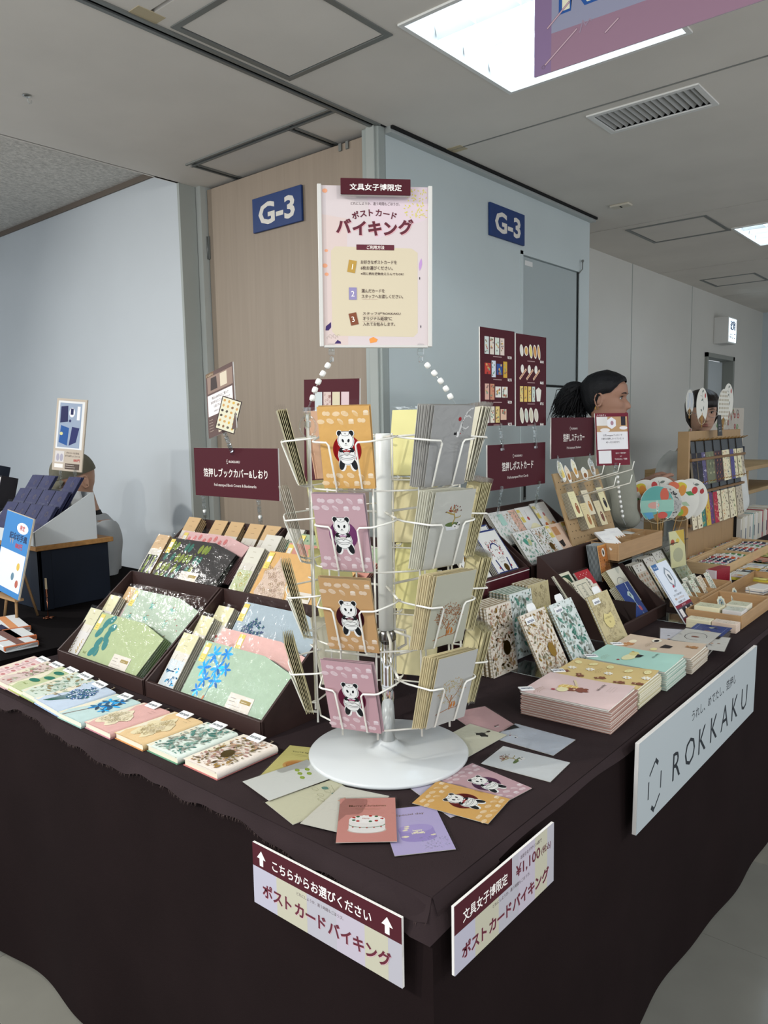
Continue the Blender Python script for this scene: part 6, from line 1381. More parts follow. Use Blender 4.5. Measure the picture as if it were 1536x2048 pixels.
# ---------------------------------------------------------------- round paper fans in a bunch
m_bam = pm('bamboo', '#a8834c', .5); m_fanw = pm('fan_paper', '#d8d6cc', .7)
def fan(M, r, fn, lab, bag=True, hb=.10, top=1.12):
    o = empty('paper_fan', M, label=lab, cat='fan'); R0 = r
    P = [(R0 * cos(R(a)), R0 * top * sin(R(a))) for a in range(-52, 233, 8)]; P += [(-R0 * .30, -R0 * .62), (0, -R0 * .50), (R0 * .30, -R0 * .62)]
    MB().prism(P, -.0012, 0, m_fanw).obj('fan_leaf', o)
    a = Art(); a.poly(P, '#d8d6cc').up(); fn(a, R0); a.obj(o)
    b = MB(); b.tube([(0, -R0 * .4, -.001), (0, -R0 - hb, -.001)], .0028, m_bam, 6)
    for k in range(-3, 4): b.tube([(0, -R0 * 1.02, -.0005), (k * R0 * .13, -R0 * .58 + abs(k) * -.002, -.0005)], .0007, m_bam, 4)
    b.tube([(R0 * .62 * cos(R(q)), -R0 * .72 + R0 * .36 * sin(R(q)), 0) for q in range(180, 361, 15)], .0012, pm('pale_split', '#cfc4a4', .5), 4)
    b.obj('handle', o)
    MB().prism([(-R0 * .36, -R0 * .60), (0, -R0 * .5), (R0 * .36, -R0 * .60), (0, -R0 * 1.05)], -.0022, -.0013, pm('fan_heart', '#9c7a4c', .5)).obj('fan_fork', o)
    if bag:
        Q = [((R0 + .012) * cos(R(a)), (R0 + .012) * top * sin(R(a))) for a in range(-40, 221, 10)] + [(-R0 * .4, -R0 * 1.15), (R0 * .4, -R0 * 1.15)]
        MB().add([(*q, .0022 + .001 * sin(i * 2.3)) for i, q in enumerate(Q)] + [(0, 0, .003)], [(i, (i + 1) % len(Q), len(Q)) for i in range(len(Q))], SLEEVE, True).obj('clear_bag', o)
    return o
def f_teal(a, r):
    P = [(r * .98 * cos(R(q)), r * 1.1 * sin(R(q))) for q in range(-50, 231, 8)] + [(-r * .32, -r * .62), (0, -r * .5), (r * .32, -r * .62)]; a.poly(P, '#5fa39c').up()
    a.ell(r * .45, r * .55, r * .26, r * .42, '#c4604c'); a.ell(r * .78, r * .05, r * .14, r * .3, '#cf7a5c'); a.ell(r * .3, -r * .62, r * .30, r * .2, '#c4564c'); a.poly([(-r * .8, -r * .45), (-r * .3, -r * .4), (-r * .2, -r * .75), (-r * .5, -r * .85)], '#5a9ac0'); a.ell(-r * .2, -r * .05, r * .3, r * .22, '#cf8a80')
    a.up(); a.rect(-r * .98, -r * .42, r * .98, r * .28, '#93c0b0').up(); a.ell(-r * .2, -r * .02, r * .34, r * .2, '#cf9c90'); a.rect(-r * .05, -r * .38, r * .06, r * .24, '#d8e0d8').up(); [a.rect(-r * .03, -r * .3 + k * r * .09, r * .04, -r * .26 + k * r * .09, '#7a8a84') for k in range(6)]
def f_blk(a, r):
    rr = random.Random(1)
    P = [(r * .98 * cos(R(q)), r * 1.1 * sin(R(q))) for q in range(-50, 231, 8)]; a.poly(P, '#c4c4bc').up()
    for k in range(240): t, q = rr.uniform(0, 6.28), sqrt(rr.random()) * .88; a.ell(r * q * cos(t), r * q * sin(t) * 1.05, .004, .003, rr.choice(['#3a3a3c', '#5c5c5c', '#8c8c88']), n=6, rot=rr.uniform(0, 180))
    a.up(); a.rect(-r * .9, -r * .42, r * .98, r * .28, '#b5b5b0'); a.up(); [a.ell(rr.uniform(-.8, .9) * r, rr.uniform(-.38, .24) * r, .004, .003, '#9a9a98', n=6) for k in range(50)]
def f_fruit(a, r):
    a.up(); [a.poly([(x * r, y * r), ((x + .3) * r, (y + .12) * r), ((x + .55) * r, (y - .05) * r), ((x + .25) * r, (y - .14) * r)], c) for x, y, c in ((.1, .5, '#4c8a4c'), (-.8, .2, '#5c9a4c'), (.0, -.1, '#a8bc9c'))]
    for x, y, rx, ry, c in ((-.15, .75, .3, .22, '#c9b83c'), (-.05, .55, .2, .3, '#cf8a3c'), (-.55, .7, .3, .2, '#cf6a4c'), (.3, -.5, .25, .28, '#cf8a3c'), (.1, -.6, .2, .2, '#8fae3c'), (.6, .7, .16, .2, '#b83c3c')): a.ell(x * r, y * r, rx * r, ry * r, c)
def f_ink(a, r):
    a.line([(-r * .1, r * .9), (r * .0, r * .5), (r * .3, r * .2)], .002, '#5c645c'); a.line([(.0, r * .55), (-r * .35, r * .6)], .002, '#5c645c'); [a.leaf(r * x, r * y, r * .3, r * .14, an, '#6c746c') for x, y, an in ((-.05, .8, 20), (.1, .4, 200), (.3, .0, 250), (.0, -.3, 160), (.5, .5, 90))]; a.ell(r * .5, r * .6, r * .12, r * .14, '#a83a3c')
def f_grid(a, r):
    for j in range(-4, 5):
        for i in range(-4, 5):
            if hypot(i, j) < 4.6: a.ell(i * r * .2, j * r * .22, r * .05, r * .08, '#8a7c54', n=7)
def f_bluef(a, r): [a.line([(-r * .6 + k * r * .3, -r * .5), (-r * .5 + k * r * .3, r * .8)], .004, '#7f9cc4') for k in range(5)]
Ff = Matrix
hold = empty('fan_holder', T(2.42, .52, .7212), label='dark wire holder the bunch of round fans stands in', cat='stand')
b = MB(); b.bbox(-.09, .12, -.03, .06, 0, .05, pm('holder_kraft', '#8a6c44', .7), .003); b.obj('holder_box', hold); b = MB(); [b.tube([(x, y, .05), (x, y, .20)], .0012, m_alu, 5) for x in (-.08, .0, .10) for y in (-.02, .05)]; b.obj('holder_wire', hold)
for (x, y, z, r, fn, lab, ph, rho) in ((2.352, .560, 1.050, .072, f_teal, 'teal flamingo round fan, frontmost of the bunch', -139, 2), (2.415, .548, 1.052, .070, f_blk, 'black and white floral round fan behind the teal one', -139, -8),
                                       (2.520, .520, 1.055, .082, f_fruit, 'white fan with tropical leaves and yellow fruit, right of the bunch', -137, -14), (2.575, .500, 1.060, .080, f_ink, 'white fan with grey sprigs and a red bud, rightmost of the bunch', -137, -20),
                                       (2.395, .625, 1.060, .082, f_fruit, 'orange fruit fan mostly hidden at the left back of the bunch', -139, 12), (2.470, .590, 1.066, .084, f_ink, 'pale fan peeping over the middle of the bunch', -139, 0)):
    fan(pose((x, y, z), ph, 2, rho), r, fn, lab)

# ---------------------------------------------------------------- hanging rack of towels with hooks
bd = empty('hook_board', T(2.70, .565, .7212), label='tall pine hook board hung with two rows of patterned towel packs', cat='board')
m_pine = pm('pine_board', '#a0825c', .6, vary=(.12, 8, (14, 1, 1)), bump=(90, .1))
for k in range(3): MB().bbox(k * .2817, k * .2817 + .280, 0, .018, .0, .630, m_pine, .001).obj('plank', bd)
MB().bbox(-.02, 0, -.02, .03, 0, .630, m_pine, .001).obj('side_plank', bd)
for z in (.50, .345, .20): MB().bbox(0, .845, -.03, 0, z - .006, z + .006, pm('pine_dark', '#7a5c3a', .6), .001).obj('ledge', bd)
m_hook = pm('bronze_hook', '#8a6a3c', .35, .7); m_hd = pm('smoke_header', '#2e3032', .25)
hkm = MB().tube([(0, 0, 0), (0, -.03, .002), (0, -.05, .012)], .0024, m_hook, 5).mesh('hook')
PT = []
def f_pt(kind):
    a = Art(); w, h = .062, .150; rr = random.Random(kind); bg, cs = [('#25242c', ['#3c3a50', '#1c1c24']), ('#5a5478', ['#c9c4cc', '#3c3a50']), ('#6c7058', ['#8f9474', '#4c5040', '#a8a884']), ('#3a2c34', ['#8a4a3c', '#a86a4c', '#241c24']), ('#ddd2b0', ['#a83a3c', '#6a8a6c', '#c98a4c']), ('#dcd3b2', ['#2c5c5c', '#2f4f6c', '#2c5c5c']), ('#504c80', ['#3c3c70', '#6c4c6c']), ('#dcd4b0', ['#4c7a3c', '#8a4a34', '#5c5c44']), ('#b8ad98', ['#2c2a28', '#4c443c']),
        ('#dad0b2', ['#3a2c24', '#5c4434']), ('#3f7f74', ['#2c5c54', '#c9a83c']), ('#c9a83c', ['#b8503c']), ('#5c3a6c', ['#8a5c94', '#c04c3c']), ('#a8243c', ['#c04c4c', '#d8b48c'])][kind]
    ground(a, w, h, bg)
    for k in range(22): a.ell(rr.uniform(-.026, .026), rr.uniform(.008, h - .008), rr.uniform(.002, .0065), rr.uniform(.002, .0065), rr.choice(cs), n=9, rot=rr.uniform(0, 90)); 
    return a.mesh()
PT = [f_pt(k) for k in range(14)]
ROWS = [(.585, [0, 0, 1, 2, 2, 3, 3, 4, 5, 6, 7, 7, 8], .50), (.385, [9, 9, 10, 11, 12, 13, 9, 4, 9, 9, 7, 8, 8], .35)]
KN = ['black', 'violet', 'moss green', 'dark maroon', 'cream ringed', 'cream peacock', 'blue violet', 'cream leafy', 'taupe', 'cream dotted', 'teal', 'mustard', 'purple', 'crimson']
for ri, (z, ks, _) in enumerate(ROWS):
    for i, k in enumerate(ks):
        x = .045 + i * .0625; link('hook', hkm, bd, T(x, 0, z)); 
        M = T(2.70 + x + .006, .565 - .036 - .004 * (i % 2), .7212 + z - .205)
        o = link('towel_pack', sheet_mesh(.062, .150, .010, pm('tp_edge', '#8a8070', .7)), label='%s towel pack, %s row of the hook board, %s from the left' % (KN[k], ['upper', 'lower'][ri], ['first', 'second', 'third', 'fourth', 'fifth', 'sixth', 'seventh', 'eighth', 'ninth', 'tenth', 'eleventh', 'twelfth', 'thirteenth'][i]), cat='towel')
        o.matrix_world = M @ Matrix(((1, 0, 0, 0), (0, .12, -1, 0), (0, 1, .12, 0), (0, 0, 0, 1)))
        link('printed_design', PT[k], o); MB().box(-.030, .030, .150, .208, -.003, 0, m_hd).obj('header_card', o)
t_ = MB().prism([(-.034, 0), (.034, 0), (.028, .07), (.022, .10), (-.022, .10), (-.028, .07)], -.003, 0, pm('black_tag', '#1e2022', .5)).obj('black_price_tag', None, pose((3.03, .515, 1.325), -90, 4), label='black price tag clipped to the top of the hook board', cat='tag')
a = Art(); small_lines(a, -.018, .05, .036, 3, '#b8b8b4', .014, .003); a.obj(t_)
for x, z, r, fn, lab in ((2.722, 1.482, .052, f_bluef, 'narrow blue striped fan at the left on the hook board'), (2.894, 1.468, .080, f_ink, 'white fan with grey branches, second on the hook board'), (3.222, 1.460, .090, f_grid, 'straw coloured gridded fan, third on the hook board'), (3.365, 1.498, .085, f_ink, 'tall white fan, rightmost on the hook board')):
    fan(pose((x, .560 + (.02 if x > 3.3 else 0), z), -90, 0), r, fn, lab, bag=(x < 2.8), hb=.02, top=1.1 if r < .06 else 1.05)
# bookend and folders
be = MB(); P = [(-.070, 0), (.070, 0), (.070, .160), (.060, .172), (-.060, .172), (-.070, .160)]
def holed(b, t0, t1, m):
    for q in ([(-.075, 0), (-.035, 0), (-.035, .08), (-.028, .095), (-.028, .172), (-.065, .172), (-.075, .162)], [(.035, 0), (.075, 0), (.075, .162), (.065, .172), (.028, .172), (.028, .095), (.035, .08)], [(-.028, .095), (.028, .095), (.028, .172), (-.028, .172)]): b.prism(q, t0, t1, m)
holed(be, -.0015, .0015, pm('bookend_black', '#15171a', .35)); be.box(-.06, .06, 0, .002, -.1, 0, pm('bookend_black', '#15171a', .35))
be.obj('bookend', None, pose((3.475, .625, .7212), 180), label='black metal bookend with a cut-out before the row of white folders', cat='bookend')
FC = ['#cfcbc0', '#c9c4b5', '#d3d0c8', '#c2bba8', '#cdc8bb', '#9c3c44', '#8fa8a4', '#c9c1a8', '#d0cabc', '#c7b98c']
for i in range(34):
    w = .019; x = 3.50 + i * .0215; c = FC[(i * 3 + (5 if i == 9 else 0)) % 5] if i not in (11, 13, 20, 25) else FC[5 + (i % 5)]
    o = MB().bbox(0, w, 0, .125, 0, .150 + .004 * (i % 3), pm('fo_' + c[1:], c, .6), .001).obj('paper_folder', None, T(x, .535, .7212), label='%s paper folder in the row, %s from the black bookend' % ({'#9c3c44': 'dark red', '#8fa8a4': 'teal grey', '#c9c1a8': 'beige', '#d0cabc': 'pale', '#c7b98c': 'straw'}.get(c, 'cream'), ORD[i]), cat='folder', group='folders in the row behind the bookend')
    if i % 4 == 0:
        MB().box(.003, w - .003, -.0008, 0, .03, .09, pm('fo_label', '#5c6470', .6)).obj('spine_label', o)
# stall farther back at the right edge
m_sh = pm('shelf_pine', '#a58a62', .6, vary=(.1, 8))
bs = empty('back_shelf', T(4.1, 1.0, 0), label='pine shelf unit of the stall at the right edge, with tissues and trays', cat='shelf')
MB().bbox(0, 1.6, -.2, .3, 1.06, 1.085, m_sh, .002).obj('shelf', bs); MB().bbox(0, 1.6, -.2, .3, .90, .925, m_sh, .002).obj('shelf', bs); MB().bbox(.5, .53, -.2, .3, 0, 1.06, m_sh, .002).obj('upright', bs); MB().bbox(0, .03, -.2, .3, 0, 1.06, m_sh, .002).obj('upright', bs)
o = MB().grid(lambda u, v: (1.25 * u, .03 * sin(u * 9), .40 * v - (.10 * (u < .9) * 0)), 20, 8, pm('beige_print_cloth', '#b8b0a4', .8)).obj('donut_cloth', None, T(4.08, 1.02, 1.087), label='beige cloth printed with small rings at the right edge', cat='cloth')
a = Art(z=0); rr = random.Random(3)
for k in range(70): x, y = rr.uniform(.02, 1.2), rr.uniform(.02, .38); a.arc(x, y, .017, .015, 0, 360, .009, rr.choice(['#a84a4c', '#7a9a6c', '#8c847c', '#a8544c']), n=9)
a.v = [(x, .03 * sin(x / 1.25 * 9) - .002, y) for x, y, z in a.v]; a.obj(o)
MB().prism([(0, 0), (.6, 0), (.6, .13), (.34, .15), (.30, .06), (.14, .10)], 0, .04, pm('navy_bag', '#161a2c', .7)).obj('navy_bag', None, Matrix(((1, 0, 0, 4.25), (0, 0, -1, .93), (0, 1, 0, 1.0862), (0, 0, 0, 1))), label='dark navy bag lying before the ringed cloth', cat='bag')
MB().prism([(0, 0), (.26, 0), (.30, .10), (.12, .12)], 0, .012, pm('blue_paper', '#4c8ab0', .6)).obj('blue_sheet', None, T(4.10, .80, 1.0862), label='bright blue paper sheet on the shelf at the right edge', cat='paper')

# ================================================================ signs above the boxes
def sign(M, w, h, t, lab, art, cat='sign', name='sign_board', col=MAR):
    r = MB().bbox(-w / 2, w / 2, 0, h, -t, -.0006, pm('foam_board_edge', '#d6d2cc', .6), .0005).obj(name, None, M, label=lab, cat=cat)
    MB().box(-w / 2, w / 2, 0, h, -.0006, 0, pm('maroon_board', MAR, .6, spec=.15)).obj('face', r) if col == MAR else None
    art.obj(r, 'poster_print'); return r
def cclips(p0, p1, lab, n=3, beads=0, parentname='clip_holder'):
    """chain of clear clips between two world points"""
    p0, p1 = Vector(p0), Vector(p1); r = empty('clip_holder', Matrix.Translation(p0), label=lab, cat='clip'); d = (p1 - p0)
    q = d.normalized().to_track_quat('Z', 'Y').to_matrix().to_4x4()
    for i in range(n): clip(r, Matrix.Translation(d * ((i + .5) / n)) @ q @ RZ(90 * (i % 2)), 1.0)
    MB().tube([(0, 0, 0), d], .0016, CLEAR, 6).obj('link_rod', r)
    if beads: link('bead', bm_, r, Matrix.Translation(d * .30) @ q)
    return r
def head_sign(w, h, jp, en, jw, jh=.030):
    a = Art(); k = h / .155; hexlogo(a, .0, h * .70, .0105 * k, w=.052 * k); a.text(jp, 0, h * .42, jh, '#e6dfd8', bold=.012, w=jw); a.text(en, 0, h * .22, .0125 * k, '#d8d0ca', bold=.006, w=jw * .66); return a
sign(pose((.700, 1.285, 1.183), 180), .412, .157, .006, 'maroon book cover sign above the left boxes', head_sign(.412, .157, '箔押しブックカバー&しおり', 'Foil-stamped Book Covers & Bookmarks', .315))
cclips((.716, 1.465, 1.10), (.706, 1.462, 1.196), 'clear clip holding the left end of the book cover sign', 3, 1); cclips((.716, 1.185, 1.10), (.706, 1.182, 1.190), 'clear clip holding the right end of the book cover sign', 3, 1)
# brown A5 notice and small card above it
a = Art(); a.rect(-.074, 0, .074, .21, '#584440').up(); a.rect(-.066, .142, .070, .196, '#8a7468').up(); a.poly([(-.05, .150), (-.012, .150), (-.016, .190), (-.046, .190)], '#3a302e'); a.rect(.004, .15, .040, .192, '#c9bda8'); a.rect(-.074, .196, -.03, .21, '#6c5640'); a.up(); a.text('ノベルティ', -.052, .199, .008, '#d8c8b0')
a.rect(-.068, .068, .066, .136, '#ded8d6').up(); [a.text(s, 0, y, .0095, '#3c3432', bold=.012, w=w) for s, y, w in (('税込5,000円以上ご購入で', .120, .09), ('お好きなミニカードセット', .106, .105), ('1点プレゼント', .092, .07))]; a.text('※数量限定・なくなり次第終了', 0, .078, .006, '#6c6462', w=.075)
a.rect(-.018, .008, .040, .060, '#cdbfa8').up(); [a.ell(-.012 + (k % 4) * .015, .016 + (k // 4) * .013, .004, .0035, ['#8a6a4c', '#3a302c', '#c4985c'][k % 3], n=8) for k in range(12)]; small_lines(a, -.066, .055, .03, 5, '#b8a898', .009, .0014)
sign(pose((.661, 1.287, 1.387), 176, 8, 13), .150, .209, .004, 'brown upright notice with a white text panel above the book cover sign', a, col='x')
a = Art(); a.rect(-.035, 0, .035, .103, '#3a2c2a').up(); a.rect(-.032, .003, .032, .100, '#d6d2b8').up(); rr = random.Random(5)
for k in range(24): x, y = -.024 + (k % 4) * .016, .014 + (k // 4) * .0155; a.ell(x, y, .0048, .0040, rr.choice(['#3a302e', '#c4985c', '#8a6a4c', '#d0a84c', '#5c5448']), n=8, rot=rr.uniform(0, 90))
sign(pose((.650, 1.262, 1.393), 201, 2, -17), .070, .103, .001, 'small white picture card clipped in front of the brown notice', a, col='x', name='sample_card')
cclips((.693, 1.285, 1.330), (.660, 1.280, 1.400), 'clear clips joining the brown notice to the book cover sign', 3)
# maroon poster behind the rack
a = Art(); [a.rect(-.062 + k * .034, .200 - .0, -.033 + k * .034, .262, c) for k, c in enumerate(['#b8c0c0', '#c4b0a8', '#c4bca0', '#c8b2b4'])]; a.rect(-.03, .06, .0, .112, '#c4b8c0'); a.rect(.006, .062, .040, .114, '#c0ccd0').up(); a.text('blue', .022, .08, .02, '#3c8aa0', rot=70); a.rect(-.055, .158, .05, .170, '#7a2034'); small_lines(a, -.03, .035, .07, 1, '#cfc0bc', t=.003); rr = random.Random(4)
[a.arc(-.028 + rr.uniform(0, .028), .2 + rr.uniform(.004, .058), .003, .003, 0, 300, .0008, '#8a5c54', n=5) for k in range(24)]
sign(pose((.705, .868, 1.235), 180, 0, -2), .212, .297, .006, 'maroon price poster half hidden behind the postcard rack', a)
cclips((.720, .868, 1.10), (.712, .868, 1.245), 'clear clips under the poster behind the rack', 4)
# right side
YB = .745
sign(pose((1.523, YB, 1.178), -90), .395, .153, .006, 'maroon post card sign above the box of white cards', head_sign(.395, .153, '箔押しポストカード', 'Foil-stamped Post Cards', .215, .032))
def grid_poster(rows, seed):
    a = Art(); rr = random.Random(seed); y = .262
    for ri, row in enumerate(rows):
        x = -.082
        for (w, h, c, k) in row:
            yy = y - .075 * ri; 
            if k == 'r':
                a.rect(x, yy - h / 2, x + w, yy + h / 2, c).up(2e-5)
                for q in range(8): a.ell(x + rr.uniform(.2, .8) * w, yy + rr.uniform(-.4, .4) * h, w * .14, w * .12, rr.choice(['#8a7a5c', '#a85c4c', '#7a9a84', '#c9a05c', mix(c, '#222222', .5)]), n=7)
            elif k == 'o': a.ell(x + w / 2, yy, w / 2, h / 2, '#e2ded0', n=16, rot=12).up(2e-5); a.ell(x + w / 2, yy, w / 2 * .7, h / 2 * .8, c, n=14, rot=12)
            elif k == 's': a.ell(x + w * .4, yy + .012, .011, .015, '#e2ded4', n=12); a.line([(x, yy - .022), (x + w, yy + .010)], .009, '#dcc0a4'); a.up(2e-5); a.line([(x + .003, yy - .020), (x + w - .003, yy + .008)], .003, '#a85c3c')
            elif k == 'f': a.poly([(x + w * .2, yy - h / 2), (x + w * .8, yy - h / 2), (x + w, yy + h * .3), (x + w / 2, yy + h / 2), (x, yy + h * .3)], '#e0dcd0')
            x += w + .006
        small_lines(a, -.03, y - .075 * ri - .036, .075, 1, '#b89a98', t=.003); a.text(['¥330', '¥275', '¥330', '¥275'][ri] if seed == 1 else ['¥440', '¥605', '¥715', '¥440'][ri], .074, y - .075 * ri - .038, .013, '#e4dcd6', bold=.03)
    return a
r1 = [[(.026, .056, '#c9d0cc', 'r'), (.026, .056, '#d6cabc', 'r'), (.026, .056, '#ccd2c6', 'r'), (.026, .056, '#dac8bc', 'r')], [(.036, .036, '#b83c34', 'r'), (.025, .054, '#ccd4dc', 'r'), (.036, .036, '#2c4a8a', 'r'), (.025, .054, '#c9a03c', 'r')], [(.026, .052, '#cfa494', 'r'), (.026, .052, '#c48a6c', 'r'), (.036, .036, '#e0dcd2', 'r'), (.036, .036, '#e0dcd2', 'r')], [(.026, .054, '#e0dcd4', 'r'), (.026, .054, '#ddd6c4', 'r'), (.026, .054, '#d8c07c', 'r'), (.038, .036, '#d8b49c', 'r')]]
r2 = [[(.024, .042, '#d8d4cc', 'o'), (.028, .034, '#d0a05c', 'o'), (.024, .050, '#d8c46c', 'o'), (.024, .050, '#c98c4c', 'o'), (.020, .056, '#d8a86c', 'o')], [(.042, .05, '', 's'), (.042, .05, '', 's'), (.042, .05, '', 's')], [(.022, .054, '#dcc47c', 'r'), (.022, .054, '#d8b45c', 'r'), (.022, .054, '#d8bc6c', 'r'), (.022, .054, '#c4d0c4', 'r'), (.04, .05, '', 'f')], [(.026, .058, '#d2ccb8', 'o'), (.026, .052, '#bcc4b8', 'o'), (.030, .056, '#ccc4ac', 'o'), (.030, .050, '#ccc4b4', 'o')]]
sign(pose((1.392, YB, 1.395), -90, 0, .3), .215, .318, .005, 'maroon price poster of sticker sheets, left of the pair', grid_poster(r1, 1))
sign(pose((1.617, YB, 1.392), -90, 0, .3), .215, .318, .005, 'maroon price poster of die-cut stickers, right of the pair', grid_poster(r2, 2))
for x, s in ((1.40, 'left'), (1.63, 'right')): cclips((x + .01, YB - .005, 1.318), (x, YB - .003, 1.405), 'clear clips under the %s price poster of the pair' % s, 3)
for x, s in ((1.405, 'left'), (1.665, 'right')): cclips((x, YB + .01, 1.095), (x + .005, YB - .004, 1.19), 'clear clips under the %s end of the post card sign' % s, 4)
sign(pose((1.902, .72, 1.268), -90), .365, .152, .006, 'maroon sticker sign above the perforated board', head_sign(.365, .152, '箔押しステッカー', 'Foil-stamped Stickers', .18, .032))
for x, s in ((1.76, 'left'), (2.03, 'right')): cclips((x + .01, .70, 1.19), (x, .716, 1.28), 'clear clips under the %s end of the sticker sign' % s, 3)
a = Art(); a.rect(-.074, 0, .074, .21, '#6c1f2e').up(); a.rect(-.068, .064, .068, .150, '#e2dfe0'); a.rect(-.068, .135, .068, .196, '#b8946c').up(); a.rect(-.068, .160, -.02, .196, '#d8d4d0'); a.rect(.040, .160, .060, .196, '#2c2830'); a.up(); a.poly([(-.002 + .022 * cos(R(90 + 60 * k)), .170 + .024 * sin(R(90 + 60 * k))) for k in range(6)], '#e4e2e4'); a.ell(-.032, .142, .022, .008, '#e4dedb'); a.ell(.05, .150, .018, .007, '#e4e0e2'); a.up(); a.ell(.0, .170, .007, .009, '#a8808c'); a.rect(-.074, .196, -.020, .21, '#6c1f2e'); a.up(); a.text('ノベルティ', -.046, .1985, .009, '#e4dcd6', bold=.01)
for s, y, w in (('公式Instagramフォローで', .118, .085), ('六角形の箔押しカードプレゼント', .104, .100), ('※お一人さま1枚かぎり', .090, .06)): a.text(s, 0, y, .0085, '#3c3438', bold=.01, w=w)
a.rect(-.064, .008, -.008, .060, '#dedcdc'); [a.text(s, .034, y, .0075, '#e0d6d4', bold=.01, w=w) for s, y, w in (('QRコード読み取り', .046, .046), ('or', .034, .008), ('「ROKKAKU」で検索', .022, .055))]
sign(pose((2.112, .650, 1.227), -126.7, 6, 0), .150, .210, .004, 'maroon and white gift notice in front of the woman', a, col='x')
ch = empty('bead_holder', T(2.15, .62, .96), label='white bead chain carrying the gift notice', cat='clip')
for k in range(9): link('bead', bm_, ch, T(-.010 - .028 * sin(k / 8 * 1.6) , .012 * k / 8, .06 + .020 * k) @ RY(-12 + k * 3))
MB().tube([(0, -.02, 0), (-.010, 0, .05), (-.04, .01, .20), (-.035, .02, .26)], .0016, CLEAR, 6).obj('chain_link', ch); clip(ch, T(-.034, .022, .265), 1.1)

# ================================================================ signs on the cloth front
def skirt_sign(M, w, h, t, lab, art): 
    r = MB().bbox(-w / 2, w / 2, 0, h, -t, 0, pm('foam_board_edge', '#d6d2cc', .6), .0006).obj('front_sign', None, M, label=lab, cat='sign'); art.obj(r, 'poster_print'); return r
def pastel(a, w, h):
    a.rect(-w / 2, 0, w / 2, h, '#a6a3a9').up(); 
    for x0, x1, c in ((-.5, -.32, '#aaa7b3'), (-.32, -.1, '#b0ac98'), (.1, .28, '#ada5af'), (.28, .42, '#b0ac98')): a.rect(x0 * w, 0, x1 * w, h, c)
    a.up()
a = Art(); w, h = .331, .111; pastel(a, w, h); a.rect(-w / 2, h * .625, w / 2, h, MAR).up()
for x in (-.143, .138): a.poly([(x - .0045, .074), (x + .0045, .074), (x + .0045, .087), (x + .011, .087), (x, .101), (x - .011, .087), (x - .0045, .087)], '#ece6e0')
a.text('こちらからお選びください', -.004, .0785, .0205, '#ece6e0', bold=.014, w=.222)
a.text('どれにしようか、違う時間もごほうび。', -.004, .0575, .0066, '#5c4c50', w=.105)
for i, ch_ in enumerate('ポストカードバイキング'): x = -.130 + i * .0262; a.text(ch_, x + .0006, .0215, .0265, '#c9a0a8', bold=.03); a.up(1e-5); a.text(ch_, x, .0222, .0265, '#5b2430', bold=.03)
skirt_sign(pose((-.035, .193, .580), 180), w, h, .005, 'white and maroon sign with two arrows on the left cloth front', a)
a = Art(); w, h = .301, .108; pastel(a, w, h); a.rect(-w / 2, h * .58, .010, h, MAR).up(); a.text('文具女子博限定', -.066, .073, .0205, '#ece6e0', bold=.010, w=.125)
a.text('お好きなデザイン6枚で', .072, .093, .0075, '#4c3c40', bold=.008, w=.07); a.text('¥1,100', .062, .068, .026, '#5b2430', bold=.02, w=.080); a.text('(税込)', .123, .0695, .014, '#5b2430', bold=.012, w=.034)
a.text('どれにしようか、違う時間もごほうび。', .010, .0525, .0066, '#5c4c50', w=.115)
for i, ch_ in enumerate('ポストカードバイキング'): x = -.120 + i * .0240; a.text(ch_, x + .0006, .0155, .0245, '#c9a0a8', bold=.03); a.up(1e-5); a.text(ch_, x, .0162, .0245, '#5b2430', bold=.03)
skirt_sign(pose((.157, -.036, .605), -90), w, h, .005, 'white and maroon price sign reading 1,100 yen right of the table corner', a)
a = Art(); w, h = .892, .203; a.rect(-w / 2, 0, w / 2, h, '#9fa6a8').up(); hexmark(a, -.348, .075, .058, '#24292e', .13)
for i, ch_ in enumerate('ROKKAKU'): a.text(ch_, -.212 + i * .0915, .040, .098, '#20252a', al='C', bold=.0)
a.text('うれし、めでたし、箔押し', .062, .148, .030, '#24292e', bold=.004, w=.36)
skirt_sign(pose((1.112, -.040, .531), -90, -1.0), w, h, .009, 'large pale grey shop name board on the right cloth front', a)

# ================================================================ pink banner under the ceiling
a = Art(); w, h = 1.1, .30; a.rect(-w / 2, 0, w / 2, h, '#876a7b').up(); a.rect(-w / 2, 0, -w / 2 + .045, h, '#786383'); a.poly([(-w / 2 + .045, .085), (.1, .075), (w / 2, .055), (w / 2, h), (-w / 2 + .045, h)], '#828498').up()
for i, ch_ in enumerate('RUN'): x = -w / 2 + .115 + i * .095; a.text(ch_, x, .128, .150, '#1f4a8a', bold=.055); a.up(1e-4); a.text(ch_, x, .128, .150, '#cfcdb4', bold=.015)
for p in (((-.52, .02), (-.44, .075)), ((-.515, .10), (-.46, .14)), ((-.37, .045), (-.34, .065))): a.line(list(p), .005, '#6c5a64'); a.line(list(p), .003, '#b094a0')
a.arc(-.525, .016, .004, .004, 0, 360, .001, '#6c5a64'); a.line([(-.432, .065), (-.425, .088), (-.418, .076), (-.408, .086), (-.404, .082)], .003, '#8a7a8c'); a.line([(-.30, .10), (-.28, .108), (-.27, .122)], .004, '#8a6a80')
bn = MB().bbox(-w / 2, w / 2, 0, h, -.004, 0, pm('banner_board', '#b8a8b4', .5), .001).obj('hanging_banner', None, pose((.90, .339 - .55, 2.227), 180, 0, -.3), label='pink and lilac banner hanging from the ceiling at the top right', cat='banner'); a.obj(bn, 'poster_print')
for x in (-.5, .5): MB().tube([(x, h - .002, -.002), (x, h + .09, -.002)], .0012, m_alu, 5).obj('hanging_wire', bn)
